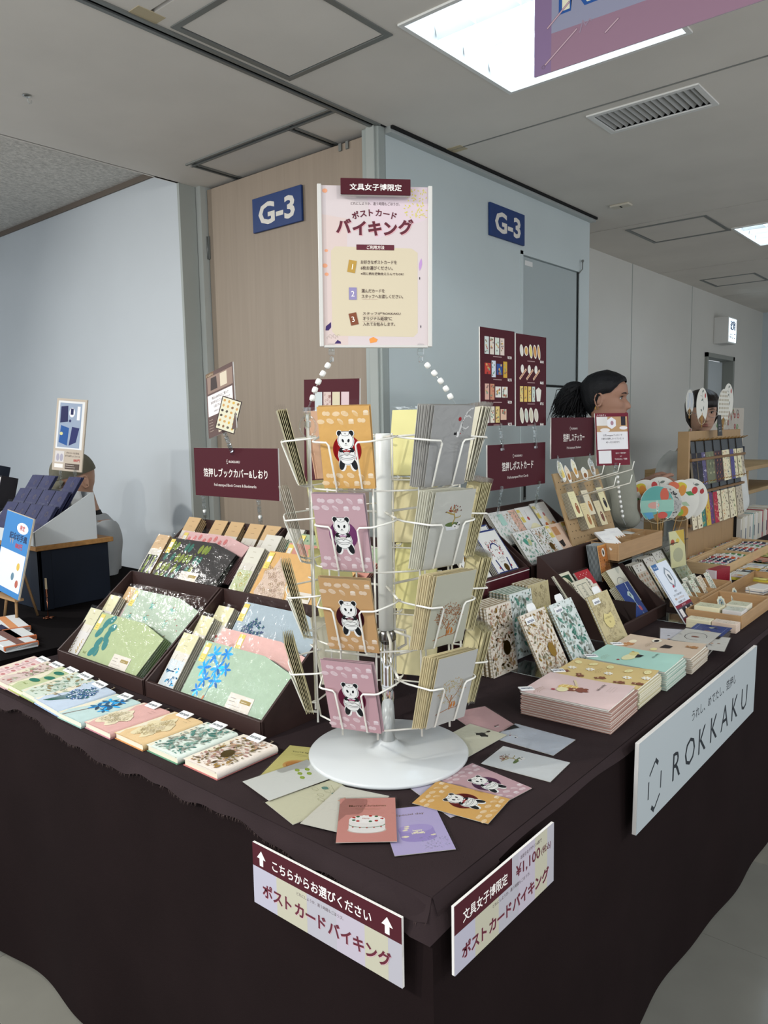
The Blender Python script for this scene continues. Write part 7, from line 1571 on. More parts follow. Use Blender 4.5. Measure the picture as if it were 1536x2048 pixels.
# ================================================================ goods on the neighbouring table
m_nv = pm('navy_paint', '#151c28', .5, vary=(.1, 10)); m_osb = pm('osb_board', '#9a7040', .6, vary=(.25, 60), bump=(120, .4))
cr = empty('navy_crate', T(.50, 2.22, .7205), label='dark navy wooden crate with a chipboard top on the neighbouring table', cat='crate')
MB().bbox(.006, .292, .006, .75, 0, .232, m_nv, .002).obj('crate_body', cr); MB().bbox(0, .012, 0, .05, 0, .232, m_nv, .001).obj('corner_batten', cr); MB().bbox(0, .05, 0, .012, 0, .232, m_nv, .001).obj('corner_batten', cr)
MB().bbox(-.014, .306, -.014, .77, .233, .252, m_osb, .002).obj('crate_top', cr)
m_wc = pm('white_corrugated', '#c2c6c6', .6)
wb = empty('white_counter_box', T(.484, 2.213, .973), label='white corrugated counter box of navy card packs on the crate', cat='box')
MB().bbox(0, .006, 0, .46, 0, .052, m_wc, .001).obj('front_panel', wb); sd = MB().prism([(0, 0), (.255, 0), (.255, .125), (.250, .185), (.240, .185), (0, .052)], 0, .005, m_wc, Matrix(((1, 0, 0, 0), (0, 0, -1, .005), (0, 1, 0, 0), (0, 0, 0, 1))))
sdm = sd.mesh('side'); link('side_panel', sdm, wb); link('side_panel', sdm, wb, T(0, .455, 0)); MB().box(.250, .255, .005, .455, 0, .185, m_wc).obj('back_panel', wb); MB().box(.006, .25, .005, .455, 0, .004, m_wc).obj('base_panel', wb)
def n_navy(seed):
    a = Art(); ground(a, .098, .150, '#262a50'); a.poly([(-.049, .0), (.0, .04), (-.049, .06)], '#383a64'); a.up(); a.arc(.01, .115, .010, .010, 0, 360, .0008, '#8a7a4c', 1); a.arc(.01, .115, .006, .006, 0, 300, .0006, '#8a7a4c', 1)
    a.poly([(-.049, .06), (-.02, .075), (.049, .06), (.049, .056), (-.02, .065)], '#1c2044'); rr = random.Random(seed); [a.ell(rr.uniform(-.045, .045), rr.uniform(.005, .14), .0006, .0006, '#8f94b0', n=5) for k in range(30)]; return a.mesh()
NV = n_navy(1); k = 0
for row in range(3):
    for c in range(4):
        x, y, z = .500 + row * .062, 2.275 + c * .105 + row * .012, .990 + row * .052; lean = 34
        if row == 2 and c == 1: continue
        for i in range(2):
            card(pose((x + i * .008, y, z), 180, lean), .098, .150, NV if i == 0 else None, ('navy card pack, row %s from the front, place %s from the right' % (['one', 'two', 'three'][row], ['one', 'two', 'three', 'four'][c])) if i == 0 else 'navy pack behind the one at row %s, place %s' % (['one', 'two', 'three'][row], ['one', 'two', 'three', 'four'][c]), cat='card pack', name='navy_pack', stock='#1f2340', t=.005, sleeve=(100 + k if i == 0 else None), group=None if i == 0 else 'rear navy packs in the counter box'); k += 1
a = Art(); a.rect(-.072, 0, .072, .30, '#b5a898').up(); a.rect(-.064, .092, .064, .292, '#d6d6d4').up(); a.rect(-.056, .098, .052, .284, '#8f9cae').up(); a.poly([(-.050, .20), (-.012, .206), (-.016, .272), (-.050, .268)], '#20244c'); a.poly([(-.050, .118), (-.008, .106), (-.004, .180), (-.044, .190)], '#23508c'); a.poly([(.0, .106), (.034, .122), (.046, .182), (.010, .186)], '#242a5c'); a.ell(.005, .245, .014, .020, '#e2e2e6'); a.ell(-.002, .21, .006, .006, '#30345c'); a.rect(.030, .215, .044, .272, '#dddcdc'); a.up(); a.rect(-.002, .236, .012, .262, '#20244c'); a.ell(-.040, .155, .008, .007, '#c9c48a')
a.rect(-.062, .035, -.018, .082, '#c9c4c0').up(); a.ell(-.048, .055, .008, .016, '#a09ca8'); a.ell(-.030, .055, .008, .016, '#a09ca8'); a.text('ポストカードも飾れる', .024, .073, .009, '#3a3230', bold=.012, w=.062); a.text('ダブルポケットファイル', .024, .060, .009, '#3a3230', bold=.012, w=.072); a.text('880円', .045, .042, .014, '#a8302c', bold=.02, w=.03); a.rect(-.062, .012, -.020, .028, '#e0dcd6'); a.rect(-.010, .008, .060, .032, '#54463e').up(); small_lines(a, -.006, .024, .058, 2, '#cfc4b8', .009, .002)
pb = MB().bbox(-.074, .074, 0, .302, -.006, -.0003, pm('foam_edge_beige', '#b8ae9c', .6), .0006).obj('file_notice', None, pose((.752, 2.452, 1.237), 205, 6, -5), label='beige notice with navy photo files standing over the counter box', cat='sign'); a.obj(pb, 'poster_print')
cclips((.745, 2.50, 1.13), (.748, 2.495, 1.25), 'clear clip under the left side of the file notice', 3); cclips((.765, 2.405, 1.13), (.765, 2.41, 1.25), 'clear clip under the right side of the file notice', 3)
# upright boxed goods at the far left edge
def upbox(x, y, z, w, d, h, c, c2, lab, n=3):
    for i in range(n):
        o = MB().bbox(0, d, i * w, i * w + w - .001, 0, h, pm('ub_' + c[1:], c, .45), .001).obj('slim_box', None, T(x, y, z) @ RY(14), label='%s, %s from the right' % (lab, ['first', 'second', 'third', 'fourth'][i]), cat='box')
        MB().box(-.0006, 0, i * w + .001, i * w + w - .002, .004, h * .60, pm('ubf_' + c2[1:], c2, .5)).obj('front_band', o); MB().box(-.0006, 0, i * w + .003, i * w + w - .004, h * .62, h * .95, pm('ub_white', '#d0ccc8', .5)).obj('front_label', o); MB().box(-.0010, -.0006, i * w + w * .35, i * w + w * .6, h * .80, h * .86, pm('ub_ink', '#2c2628', .5)).obj('label_mark', o)
upbox(.600, 2.80, 1.075, .030, .075, .145, '#1d1b20', '#a05030', 'black and copper slim box, upper row'); upbox(.545, 2.82, 1.010, .030, .075, .110, '#1a191c', '#a85a3a', 'black and copper slim box, lower row')
upbox(.60, 2.905, 1.10, .042, .085, .170, '#17202e', '#24508a', 'dark blue slim box at the left edge', 2)
MB().bbox(0, .25, 0, .30, 0, .100, pm('dark_block', '#101216', .6), .002).obj('dark_block', None, T(.53, 2.76, .975), label='dark block carrying the slim boxes at the far left', cat='block')
# blue notice on a little easel
ez = empty('wooden_easel', T(.36, 2.17, .7205), label='small wooden easel behind the blue notice', cat='easel')
b = MB(); 
for s in (-1, 1): MB().tube([(0, s * .05, 0), (.03, s * .008, .30)], .006, m_tray, 4).obj('leg', ez)
MB().tube([(.10, 0, 0), (.03, 0, .28)], .005, m_tray, 4).obj('leg', ez); MB().box(-.02, .012, -.09, .09, .085, .093, m_tray).obj('ledge', ez)
a = Art(); a.rect(-.105, 0, .105, .29, '#3a78b0').up(); a.rect(-.10, .02, .10, .155, '#d0d4d6'); a.ell(.04, .245, .045, .020, '#e2e0e0'); a.up(); a.text('限定', .04, .238, .020, '#a8302c', bold=.03); a.text('記念切手風', .02, .200, .026, '#1c2c4c', bold=.03, w=.14); a.text('880円', .035, .172, .022, '#a8302c', bold=.03); [a.ell(x, y, .012, .014, c) for x, y, c in ((.06, .11, '#c9a84c'), (.03, .07, '#5c7a8c'), (.07, .05, '#a85c4c'))]
bnz = MB().bbox(-.107, .107, 0, .292, -.007, -.0003, pm('foam_edge_beige', '#b8ae9c', .6), .0006).obj('blue_notice', None, pose((.345, 2.165, .825), 180, 12, -6), label='blue notice on a small easel at the left edge', cat='sign'); a.obj(bnz, 'poster_print')
# copper clip stand
cs = empty('copper_clip_stand', T(.46, 2.09, .7208), label='slender copper memo clip stand holding a folded slip', cat='stand'); m_cu = pm('copper', '#b87a5c', .25, 1.)
b = MB(); b.tube([(0, 0, .003), (0, 0, .085)], .0014, m_cu, 6); b.obj('rod', cs)
b = MB(); [b.tube([(0, 0, .003), (.020 * cos(R(q)), .020 * sin(R(q)), .003), (.014 * cos(R(q + 30)), .014 * sin(R(q + 30)), .003)], .0022, m_cu, 6) for q in range(0, 360, 72)]; b.obj('foot_petals', cs)
MB().bbox(-.002, .002, -.006, .006, .080, .110, m_cu, .001).obj('clip', cs); MB().box(-.0015, .0015, -.005, .006, .095, .150, pm('slip_paper', '#a8987c', .6)).obj('slip', cs)
for i, (x, y, w, d, an, bg, st, lab) in enumerate(((.255, 1.955, .11, .24, -8, '#cfd2d0', '#2c2a44', 'white notebook with a dark band lying at the far left'), (.31, 2.08, .10, .22, -12, '#d2d4d4', '#c98a5c', 'white notebook with orange ends behind the banded one'), (.225, 1.88, .10, .25, -6, '#c9cccc', '#6c4c44', 'white notebook nearest the table gap at the far left'))):
    o = MB().bbox(-w / 2, w / 2, -d / 2, d / 2, 0, .018, pm('ln_' + bg[1:], bg, .5), .002).obj('paper_notebook', None, T(x, y, .7208 + i * .0002) @ RZ(an), label=lab, cat='notebook'); a = Art(z=.0184); a.rect(-.012, -d / 2 + .004, .014, d / 2 - .004, st); a.obj(o); MB().box(-w / 2 - .001, w / 2 + .001, -d / 2, -d / 2 + .012, .006, .0186, pm('orange_end', '#b5643c', .5)).obj('corner_tab', o)

# ================================================================ people
m_skin = pm('skin', '#96705c', .5, vary=(.04, 12)); m_skin2 = pm('skin_pale', '#b08a74', .5, vary=(.04, 12)); m_hair = pm('hair_black', '#09090c', .62, vary=(.3, 40, (1, 1, .2)), bump=(160, .8), spec=.25); m_hair2 = pm('hair_dark_brown', '#1a1412', .42, vary=(.3, 40, (1, 1, .2)))
def interp(tab, z):
    for (z0, a0), (z1, a1) in zip(tab, tab[1:]):
        if z <= z1:
            t = max(0, min(1, (z - z0) / (z1 - z0))); t = t * t * (3 - 2 * t) * .5 + t * .5; return a0 + (a1 - a0) * t
    return tab[-1][1]
FRONT = [(-.115, .052), (-.108, .078), (-.095, .088), (-.083, .084), (-.072, .094), (-.066, .088), (-.058, .095), (-.048, .089), (-.040, .092), (-.020, .093), (0, .084), (.018, .092), (.03, .096), (.06, .090), (.085, .070), (.105, .035), (.116, .0)]
BACK = [(-.115, .02), (-.09, .045), (-.06, .068), (-.03, .086), (0, .096), (.03, .102), (.06, .096), (.085, .076), (.105, .042), (.116, .0)]
WID = [(-.115, .030), (-.105, .042), (-.085, .056), (-.06, .064), (-.03, .070), (0, .073), (.03, .076), (.06, .072), (.085, .058), (.105, .032), (.116, .0)]
def head_mesh(b, m, s=1.0, M=None):
    """head: x = forward, z = up, origin between the ears at eye height"""
    nz, na = 46, 48
    def fn(u, v):
        z = -.115 + .231 * v; t = 2 * pi * u; f, k, w = interp(FRONT, z), interp(BACK, z), interp(WID, z)
        c, q = cos(t), sin(t); x = (f if c > 0 else k) * (abs(c) ** .85) * (1 if c > 0 else -1); y = w * (abs(q) ** .9) * (1 if q > 0 else -1)
        if c > 0:
            d = abs(q)
            # nose
            nz_ = max(0, 1 - d / .26); hgt = interp([(-.056, 0), (-.048, .010), (-.040, .026), (-.030, .022), (-.010, .012), (.004, .006), (.014, 0)], z) if -.056 < z < .014 else 0
            x += hgt * nz_ ** 1.1
            # eye sockets and brow
            e = math.exp(-((d - .42) / .16) ** 2) * math.exp(-((z - .002) / .012) ** 2); x -= .010 * e; br_ = math.exp(-((d - .40) / .25) ** 2) * math.exp(-((z - .020) / .008) ** 2); x += .003 * br_
            ck = math.exp(-((d - .62) / .2) ** 2) * math.exp(-((z + .030) / .02) ** 2); x += .004 * ck
            lp = math.exp(-(d / .28) ** 2) * (math.exp(-((z + .061) / .0045) ** 2) + math.exp(-((z + .071) / .005) ** 2)); x += .004 * lp
            x -= .003 * math.exp(-(d / .3) ** 2) * math.exp(-((z + .066) / .002) ** 2)
        v_ = Vector((x * s, y * s, z * s)); return M @ v_ if M is not None else v_
    vs = [fn(i / na, j / nz) for j in range(nz + 1) for i in range(na)]
    b.add(vs, [(j * na + i, j * na + (i + 1) % na, (j + 1) * na + (i + 1) % na, (j + 1) * na + i) for j in range(nz) for i in range(na)] + [list(range(na))[::-1], [nz * na + i for i in range(na)]], m, True)
    for sgn in (-1, 1):   # ears
        P = []
        for k in range(13): t = R(-120 + k * 25); P.append(Vector(((-.014 + .016 * cos(t)) * s, sgn * (.078 + .006 * sin(t * .5) ** 2) * s, (-.010 + .030 * sin(t)) * s)))
        P = [M @ p for p in P] if M is not None else P; b.tube(P, .0045 * s, m, 6, closed=True)
        E_ = (M if M is not None else Matrix()) @ T(-.012 * s, sgn * .073 * s, -.012 * s) @ Matrix.Diagonal((.6, .2, 1, 1)); b.lathe([(.001, -.022 * s), (.014 * s, -.012 * s), (.018 * s, .002 * s), (.015 * s, .014 * s), (.001, .022 * s)], m, 12, M=E_)
def features(root, s, M, brow='#0b0b0f', lip='#8a4a44', iris='#20140f'):
    for sgn in (-1, 1):
        b = MB(); b.lathe([(0, -.011), (.006, -.009), (.0105, -.003), (.0108, .002), (.0085, .007), (.0045, .010), (0, .011)], pm('eye_white', '#a39d96', .3), 14, M=M @ T(.0660 * s, sgn * .0305 * s, .001 * s) @ RY(90) @ RX(-sgn * 12)); b.obj('eye', root)
        b = MB(); b.lathe([(0, 0), (.0046, -.0004), (.0046, -.0012)], pm('iris_' + iris[1:], iris, .5), 12, M=M @ T(.0778 * s, sgn * .0318 * s, .001 * s) @ RY(90)); b.obj('iris', root)
        b = MB()
        P = [M @ Vector(((.0815 - .009 * abs(t) - .004 * t * sgn * 0) * s, (sgn * .032 + t * .014) * s, (.0075 - .004 * t * t) * s)) for t in (-1, -.5, 0, .5, 1)]; b.tube(P, .0022 * s, pm('lash', '#120d0c', .5), 5, rs=[.001, .0018, .002, .0018, .001])
        P = [M @ Vector(((.093 - .014 * max(0, t) - .002) * s, sgn * (.030 + t * .018) * s, (.020 + .004 * (1 - t * t)) * s)) for t in (-1, -.5, 0, .5, 1)]; b.tube(P, .003, pm('brow_' + brow[1:], brow, .6), 5, rs=[.0022, .0034, .0034, .0028, .0012]); b.obj('brow_and_lashes', root)
    b = MB(); ml = pm('lip_' + lip[1:], lip, .4)
    for z, r in ((-.0615, .0030), (-.0705, .0036)): b.tube([M @ Vector(((.0965 - .018 * t * t) * s, t * .022 * s, (z - .0015 * t * t + (.001 if z > -.065 else 0)) * s)) for t in (-1, -.6, -.2, .2, .6, 1)], r, ml, 6, rs=[.0008, r, r, r, r, .0008])
    b.obj('lips', root)
def limb(b, pts, rs, m, seg=14):
    P = [Vector(p) for p in pts]; Q = []; S = []
    for i in range(len(P) - 1):
        p0, p1, p2, p3 = P[max(i - 1, 0)], P[i], P[i + 1], P[min(i + 2, len(P) - 1)]
        for k in range(5):
            t = k / 5; Q.append(.5 * ((2 * p1) + (p2 - p0) * t + (2 * p0 - 5 * p1 + 4 * p2 - p3) * t * t + (3 * p1 - p0 - 3 * p2 + p3) * t ** 3)); S.append(rs[i] + (rs[i + 1] - rs[i]) * t)
    Q.append(P[-1]); S.append(rs[-1]); b.tube(Q, rs[0], m, seg, rs=S)
def torso(b, rings_, m, seg=28):
    """rings (cx, cy, z, half depth, half width) ; x forward"""
    n = len(rings_)
    vs = []
    for cx, cy, z, d, w in rings_:
        for k in range(seg): t = 2 * pi * k / seg; vs.append((cx + d * abs(cos(t)) ** .8 * (1 if cos(t) > 0 else -1), cy + w * abs(sin(t)) ** .8 * (1 if sin(t) > 0 else -1), z))
    b.add(vs, [(i * seg + k, i * seg + (k + 1) % seg, (i + 1) * seg + (k + 1) % seg, (i + 1) * seg + k) for i in range(n - 1) for k in range(seg)] + [list(range(seg))[::-1], [(n - 1) * seg + k for k in range(seg)]], m, True)
def hand(b, M, m, side=1, curl=40):
    """palm at the origin along +x, thumb to side*y"""
    b.tube([M @ Vector(p) for p in ((-.012, 0, 0), (.010, 0, 0), (.035, 0, 0), (.060, 0, 0), (.078, 0, -.002))], .02, m, 12, rs=[.019, .024, .030, .031, .024])
    L_ = [.068, .076, .071, .056]
    for i in range(4):
        y = side * (.023 - i * .0155); p = Vector((.068, y, 0)); P = [p - Vector((.015, 0, 0)), p]; an = 0
        for sgm in (.45, .32, .23): an += curl; p = p + Vector((cos(R(an)) * L_[i] * sgm, 0, -sin(R(an)) * L_[i] * sgm)); P.append(p)
        b.tube([M @ q for q in P], .008, m, 8, rs=[.009, .0088, .0082, .0074, .0056])
    p = Vector((.012, side * .020, -.004)); b.tube([M @ q for q in (p, p + Vector((.018, side * .020, -.008)), p + Vector((.040, side * .030, -.014)), p + Vector((.058, side * .030, -.022)))], .01, m, 8, rs=[.013, .0115, .0098, .007])
def blend(o, size=.008):
    """fuse overlapping shells into one continuous skin"""
    md = o.modifiers.new('fuse', 'REMESH'); md.mode = 'VOXEL'; md.voxel_size = size; md.use_smooth_shade = True
    sm = o.modifiers.new('soft', 'SMOOTH'); sm.iterations = 3; sm.factor = .5
    dg = bpy.context.evaluated_depsgraph_get(); me = bpy.data.meshes.new_from_object(o.evaluated_get(dg)); mats = list(o.data.materials); o.modifiers.clear(); o.data = me
    if not me.materials:
        for x in mats: me.materials.append(x)
    for p in me.polygons: p.use_smooth = True
def strands(b, n, seed, root, tip, r, m, spread=.02):
    rr = random.Random(seed)
    for k in range(n):
        a_, c_ = root(rr), tip(rr); mid = (a_ + c_) / 2 + Vector((rr.uniform(-1, 1), rr.uniform(-1, 1), rr.uniform(.2, 1))) * spread; b.tube([a_, a_.lerp(mid, .6), mid, mid.lerp(c_, .6), c_], r, m, 4, rs=[r, r, r * .9, r * .7, r * .2])

# woman in profile, standing behind the stall: looks along the picture to the right
WX, WY, EZ = 2.425, .830, 1.505; face = -46
wm = empty('person', T(WX, WY, 0) @ RZ(face), label='woman with a black ponytail in a grey-green top, in profile behind the stall', cat='person')
HM = T(.0, 0, EZ) @ RY(3) @ RZ(-30)
b = MB(); head_mesh(b, m_skin, 1.0, HM); limb(b, [(-.020, 0, EZ - .20), (-.016, 0, EZ - .13), (-.006, 0, EZ - .07), (-.004, 0, EZ - .03)], [.075, .052, .050, .055], m_skin)
# arms: shoulders 1.29, elbows at the waist, hands together in front
SHZ = 1.275; 
for s in (-1, 1):
    limb(b, [(-.02, s * .15, SHZ - .02), (.0, s * .205, 1.13), (.02, s * .205, .99), (.12, s * .15, 1.045), (.215, s * .055, 1.120)], [.050, .043, .038, .032, .023], m_skin)
    hand(b, T(.222, s * .050, 1.128) @ RZ(-s * 45) @ RX(s * 60), m_skin, s, 38)
torso(b, [(-.01, 0, .86, .09, .15), (-.01, 0, 1.0, .095, .14), (-.01, 0, 1.12, .10, .15), (-.01, 0, 1.24, .095, .165), (-.02, 0, 1.30, .07, .13), (-.02, 0, 1.33, .05, .07)], m_skin)
for s in (-1, 1): limb(b, [(0, s * .08, .86), (.01, s * .085, .50), (-.01, s * .085, .08)], [.085, .058, .038], m_skin); b.tube([(-.05, s * .09, .035), (.02, s * .09, .045), (.15, s * .095, .025)], .04, m_skin, 10, rs=[.034, .04, .026])
o = b.obj('body', wm); blend(o, .0045)
features(wm, 1.0, HM)
m_top = pm('grey_green_knit', '#87887c', .85, vary=(.08, 20), bump=(300, .4))
b = MB(); torso(b, [(-.01, 0, .84, .108, .165), (-.01, 0, .95, .108, .155), (-.01, 0, 1.05, .108, .152), (-.01, 0, 1.16, .115, .168), (-.012, 0, 1.25, .105, .178), (-.016, 0, 1.30, .085, .145), (-.018, 0, 1.335, .064, .085), (-.016, 0, 1.352, .056, .064)], m_top)
for s in (-1, 1): limb(b, [(-.02, s * .12, SHZ), (-.01, s * .185, 1.215), (.008, s * .214, 1.10), (.02, s * .212, 1.0), (.06, s * .19, 1.0)], [.062, .062, .056, .050, .044], m_top)
o = b.obj('top', wm); blend(o, .008)
b = MB(); m_tr = pm('black_trousers', '#0f1012', .8); torso(b, [(-.01, 0, .70, .115, .175), (-.01, 0, .80, .112, .168), (-.01, 0, .88, .104, .152)], m_tr)
for s in (-1, 1): limb(b, [(0, s * .085, .82), (.01, s * .09, .5), (-.01, s * .09, .09)], [.098, .078, .066], m_tr)
o = b.obj('trousers', wm); blend(o, .01)
b = MB(); [b.bbox(-.10, .16, s * .09 - .045, s * .09 + .045, 0, .06, pm('black_shoe', '#121214', .5), .012) for s in (-1, 1)]; b.obj('shoes', wm)
# hair: cap swept back, ponytail
def hair_shell(HM, table, off=.011):
    """skull-following cap of hair above a hair line given by direction"""
    def fn(u, v):
        t = 2 * pi * u; c, q = cos(t), sin(t); lim = interp(table, c); z = lim + (.1155 - lim) * v ** .8; f, k, w = interp(FRONT, z), interp(BACK, z), interp(WID, z)
        o = off * (.35 + .65 * min(1, v / .12)); x = ((f if c > 0 else k) + o) * abs(c) ** .85 * (1 if c > 0 else -1); y = (w + o) * abs(q) ** .9 * (1 if q > 0 else -1)
        if z > .10: g = max(0, (.1155 - z) / .0155); x *= g ** .3 if g > 0 else 0; y *= g ** .3 if g > 0 else 0
        r_ = .0016 * sin(u * 130 + v * 5); return HM @ Vector((x + r_ * c, y + r_ * q, z + off * max(0, z) / .1155))
    return fn
hairfn = hair_shell(HM, [(-1, -.080), (-.5, -.060), (-.25, -.040), (-.08, .008), (.1, .016), (.30, .020), (.5, .040), (.75, .062), (1, .070)])
b = MB(); b.grid(hairfn, 64, 18, m_hair)
H = lambda x, y, z: HM @ Vector((x, y, z))
limb(b, [H(-.085, 0, .040), H(-.110, 0, .050), H(-.145, 0, .036), H(-.172, .004, -.005), H(-.180, .006, -.045), H(-.172, .01, -.075)], [.020, .020, .042, .050, .040, .016], m_hair, 16)
strands(b, 330, 3, lambda r_: H(-.115 + r_.uniform(-.01, .01), r_.uniform(-.015, .015), .045 + r_.uniform(-.015, .015)), lambda r_: H(-.180 + r_.uniform(-.062, .07), r_.uniform(-.06, .06), -.080 + r_.uniform(-.045, .05)), .0020, m_hair, .040)
strands(b, 60, 5, lambda r_: H(-.095, r_.uniform(-.05, .05), r_.uniform(-.05, -.01)), lambda r_: H(-.085 + r_.uniform(-.03, .01), r_.uniform(-.05, .05), -.085 + r_.uniform(-.02, .02)), .0018, m_hair, .012)
b.obj('hair', wm)
MB().tube([HM @ Vector((-.020 + .007 * cos(t), s_ * .078, -.045 + .007 * sin(t))) for s_ in (-1,) for t in [2 * pi * k / 10 for k in range(10)]], .0014, pm('gold', '#b08a3c', .25, 1.), 5, closed=True).obj('earring', wm)
MB().tube([(.20 + .0, -.066 + .026 * cos(t), 1.108 + .026 * sin(t)) for t in [2 * pi * k / 14 for k in range(14)]], .0022, pm('gold', '#b08a3c', .25, 1.), 5, closed=True).obj('bracelet', wm)
b = MB(); b.tube([(.085, -.05, 1.20), (.10, -.03, 1.10), (.112, -.02, 1.02)], .003, pm('black_strap', '#121214', .6), 5); b.tube([(.03, -.07, 1.33), (.085, -.05, 1.20)], .003, pm('black_strap', '#121214', .6), 5); b.obj('neck_strap', wm)
g_ = MB().bbox(-.002, .002, -.045, .045, -.055, 0, pm('badge_card', '#b8b8b4', .4), .001).obj('name_card', wm, T(.122, -.03, 1.02)); MB().box(.002, .003, .005, .035, -.045, -.012, pm('badge_ink', '#1c1e20', .5)).obj('card_mark', g_)

# second person, seated-height head behind the hook board, white blouse, glasses
P2 = empty('person', T(3.675, .81, 0) @ RZ(-148), label='person with dark fringe, glasses and a white blouse behind the hook board', cat='person'); E2 = 1.452; H2_ = T(0, 0, E2) @ RY(8)
b = MB(); head_mesh(b, m_skin2, 1.0, H2_); limb(b, [(-.02, 0, E2 - .21), (-.016, 0, E2 - .13), (-.006, 0, E2 - .06)], [.07, .050, .05], m_skin2)
torso(b, [(-.01, 0, .80, .09, .15), (-.01, 0, 1.0, .095, .14), (-.01, 0, 1.18, .09, .16), (-.02, 0, 1.25, .06, .12)], m_skin2)
for s in (-1, 1): limb(b, [(-.02, s * .14, 1.20), (.0, s * .185, 1.05), (.03, s * .195, .92), (.14, s * .15, .90), (.22, s * .10, .92)], [.045, .040, .036, .03, .024], m_skin2); hand(b, T(.225, s * .095, .922) @ RZ(-s * 20), m_skin2, s, 25); limb(b, [(0, s * .08, .84), (.01, s * .085, .48), (-.01, s * .085, .06)], [.085, .058, .038], m_skin2)
o = b.obj('body', P2); blend(o, .0055); features(P2, 1.0, H2_, brow='#2a1e1a')
m_bl = pm('white_blouse', '#c3c4c0', .8, vary=(.05, 9), bump=(25, .5))
b = MB(); torso(b, [(-.01, 0, .70, .13, .19), (-.01, 0, .95, .125, .18), (-.01, 0, 1.12, .12, .19), (-.015, 0, 1.20, .10, .17), (-.018, 0, 1.255, .07, .10), (-.016, 0, 1.275, .058, .065)], m_bl)
for s in (-1, 1): limb(b, [(-.02, s * .12, 1.19), (-.01, s * .175, 1.13), (.01, s * .195, 1.0), (.04, s * .200, .93), (.12, s * .155, .91)], [.062, .066, .064, .058, .040], m_bl)
o = b.obj('blouse', P2); blend(o, .009)
b = MB(); torso(b, [(0, 0, .45, .15, .2), (-.01, 0, .72, .12, .17)], m_tr); [limb(b, [(0, s * .085, .75), (.0, s * .09, .45), (-.01, s * .09, .08)], [.1, .08, .065], m_tr) for s in (-1, 1)]; b.obj('trousers', P2)
b = MB(); [b.bbox(-.10, .16, s * .09 - .045, s * .09 + .045, 0, .06, pm('black_shoe', '#121214', .5), .012) for s in (-1, 1)]; b.obj('shoes', P2)
hair2 = hair_shell(H2_, [(-1, -.095), (-.3, -.10), (.0, -.09), (.25, -.06), (.45, .010), (.7, .030), (1, .028)], .014)
b = MB(); b.grid(hair2, 64, 16, m_hair2); b.obj('hair', P2)
b = MB(); m_gl = pm('glasses_frame', '#a8a4a0', .25, .6)
for s in (-1, 1): b.tube([H2_ @ Vector((.106 - .006 * abs(cos(t)), s * .034 + .024 * cos(t), -.004 + .019 * sin(t))) for t in [2 * pi * k / 16 for k in range(16)]], .0013, m_gl, 5, closed=True); b.tube([H2_ @ Vector((.100, s * .058, 0)), H2_ @ Vector((.04, s * .078, .002)), H2_ @ Vector((-.01, s * .08, -.002))], .0013, m_gl, 5)
b.tube([H2_ @ Vector((.106, -.010, .0)), H2_ @ Vector((.110, 0, .002)), H2_ @ Vector((.106, .010, 0))], .0013, m_gl, 5); b.obj('glasses', P2)

# third person: seated man with an olive cap behind the counter box
P3 = empty('person', T(1.065, 2.95, 0) @ RZ(176), label='person in an olive cap and white jacket seated behind the counter box', cat='person'); E3 = 1.165; H3_ = T(0.02, 0, E3) @ RY(14)
b = MB(); head_mesh(b, m_skin2, 1.05, H3_); limb(b, [(-.04, 0, E3 - .22), (-.03, 0, E3 - .13), (-.006, 0, E3 - .05)], [.075, .056, .056], m_skin2)
torso(b, [(-.03, 0, .50, .11, .17), (-.03, 0, .75, .11, .17), (-.04, 0, .90, .10, .19), (-.05, 0, .97, .07, .14)], m_skin2)
for s in (-1, 1): limb(b, [(-.05, s * .17, .92), (-.02, s * .23, .75), (.02, s * .23, .62), (.16, s * .16, .64), (.24, s * .12, .66)], [.05, .043, .038, .032, .025], m_skin2); hand(b, T(.245, s * .115, .662) @ RZ(-s * 15), m_skin2, s, 25); limb(b, [(0, s * .10, .50), (.20, s * .12, .50), (.40, s * .12, .48), (.40, s * .12, .25), (.38, s * .12, .07)], [.095, .08, .06, .05, .04], m_skin2)
o = b.obj('body', P3); blend(o, .006); features(P3, 1.05, H3_, brow='#1c1614')
m_jk = pm('white_jacket', '#a8adb0', .75, vary=(.05, 9), bump=(18, .6))
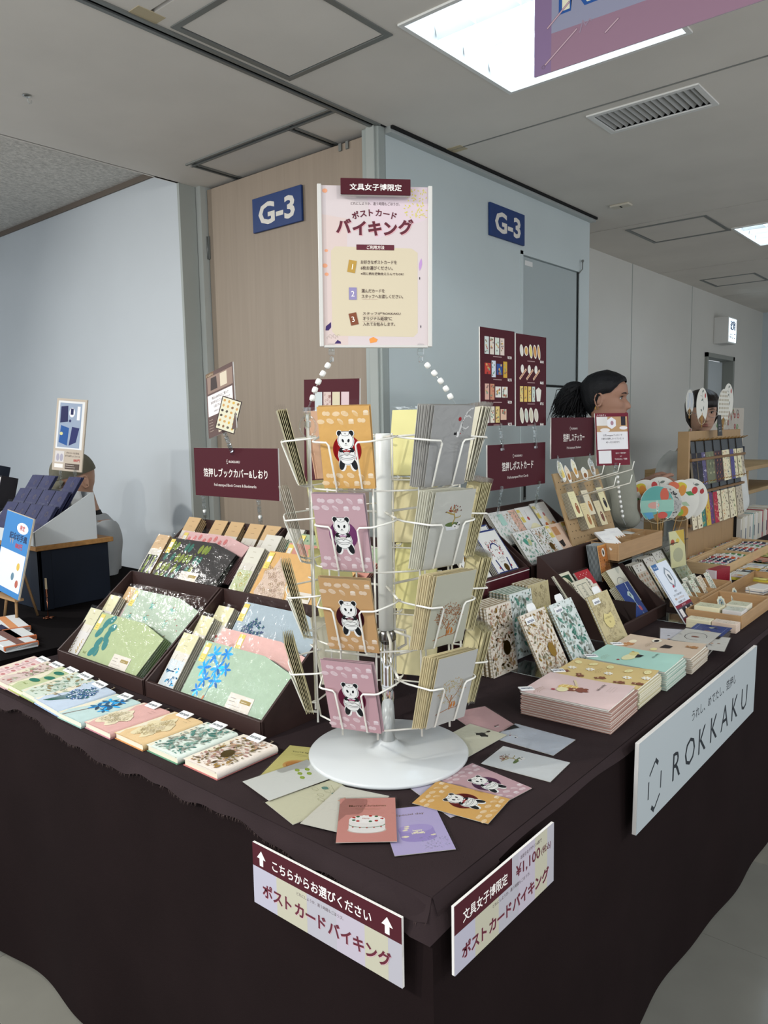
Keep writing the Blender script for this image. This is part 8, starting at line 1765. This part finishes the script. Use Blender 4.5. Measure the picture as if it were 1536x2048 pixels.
b = MB(); torso(b, [(-.03, 0, .44, .15, .20), (-.03, 0, .70, .130, .18), (-.04, 0, .86, .125, .20), (-.045, 0, .94, .10, .18), (-.045, 0, .99, .075, .10)], m_jk)
for s in (-1, 1): limb(b, [(-.05, s * .15, .93), (-.04, s * .205, .87), (-.01, s * .225, .74), (.03, s * .23, .64), (.14, s * .18, .65)], [.068, .066, .058, .052, .042], m_jk)
o = b.obj('jacket', P3); blend(o, .009)
b = MB(); b.lathe([(.070, .955), (.074, .985), (.064, 1.010), (.056, 1.012)], pm('black_collar', '#141416', .8), 22, c=(-.035, 0)); b.obj('collar', P3)
b = MB(); [limb(b, [(0, s * .10, .50), (.20, s * .12, .50), (.42, s * .12, .48), (.42, s * .12, .25), (.40, s * .12, .09)], [.11, .095, .075, .065, .06], m_tr) for s in (-1, 1)]; torso(b, [(-.03, 0, .40, .13, .18), (-.03, 0, .55, .13, .18)], m_tr); b.obj('trousers', P3)
b = MB(); [b.bbox(.32, .56, s * .12 - .045, s * .12 + .045, 0, .06, pm('black_shoe', '#121214', .5), .012) for s in (-1, 1)]; b.obj('shoes', P3)
m_cap = pm('olive_cap', '#5f5c4e', .8, vary=(.1, 30), bump=(400, .4))
def cap(u, v):
    t = 2 * pi * u; z = .030 + .100 * sin(v * pi / 2); k = cos(v * pi / 2) ** .7; return H3_ @ Vector((-.004 + .112 * cos(t) * k, .090 * sin(t) * k, z))
b = MB(); b.grid(cap, 32, 12, m_cap); b.obj('cap', P3)
b = MB(); b.grid(lambda u, v: H3_ @ Vector((.085 + .085 * v * cos((u - .5) * pi * .8), .085 * sin((u - .5) * pi) * (1 - .12 * v), .034 - .028 * v - .012 * abs(u - .5) * 2)), 16, 6, m_cap); b.obj('cap_brim', P3)
st = empty('stool', T(1.09, 2.95, 0), label='dark stool under the seated person with the cap', cat='stool'); MB().lathe([(0, .36), (.18, .36), (.18, .39), (0, .395)], m_nv, 24).obj('seat', st)
for k in range(4): MB().tube([(.14 * cos(R(45 + 90 * k)), .14 * sin(R(45 + 90 * k)), .36), (.17 * cos(R(45 + 90 * k)), .17 * sin(R(45 + 90 * k)), 0)], .012, m_nv, 8).obj('leg', st)
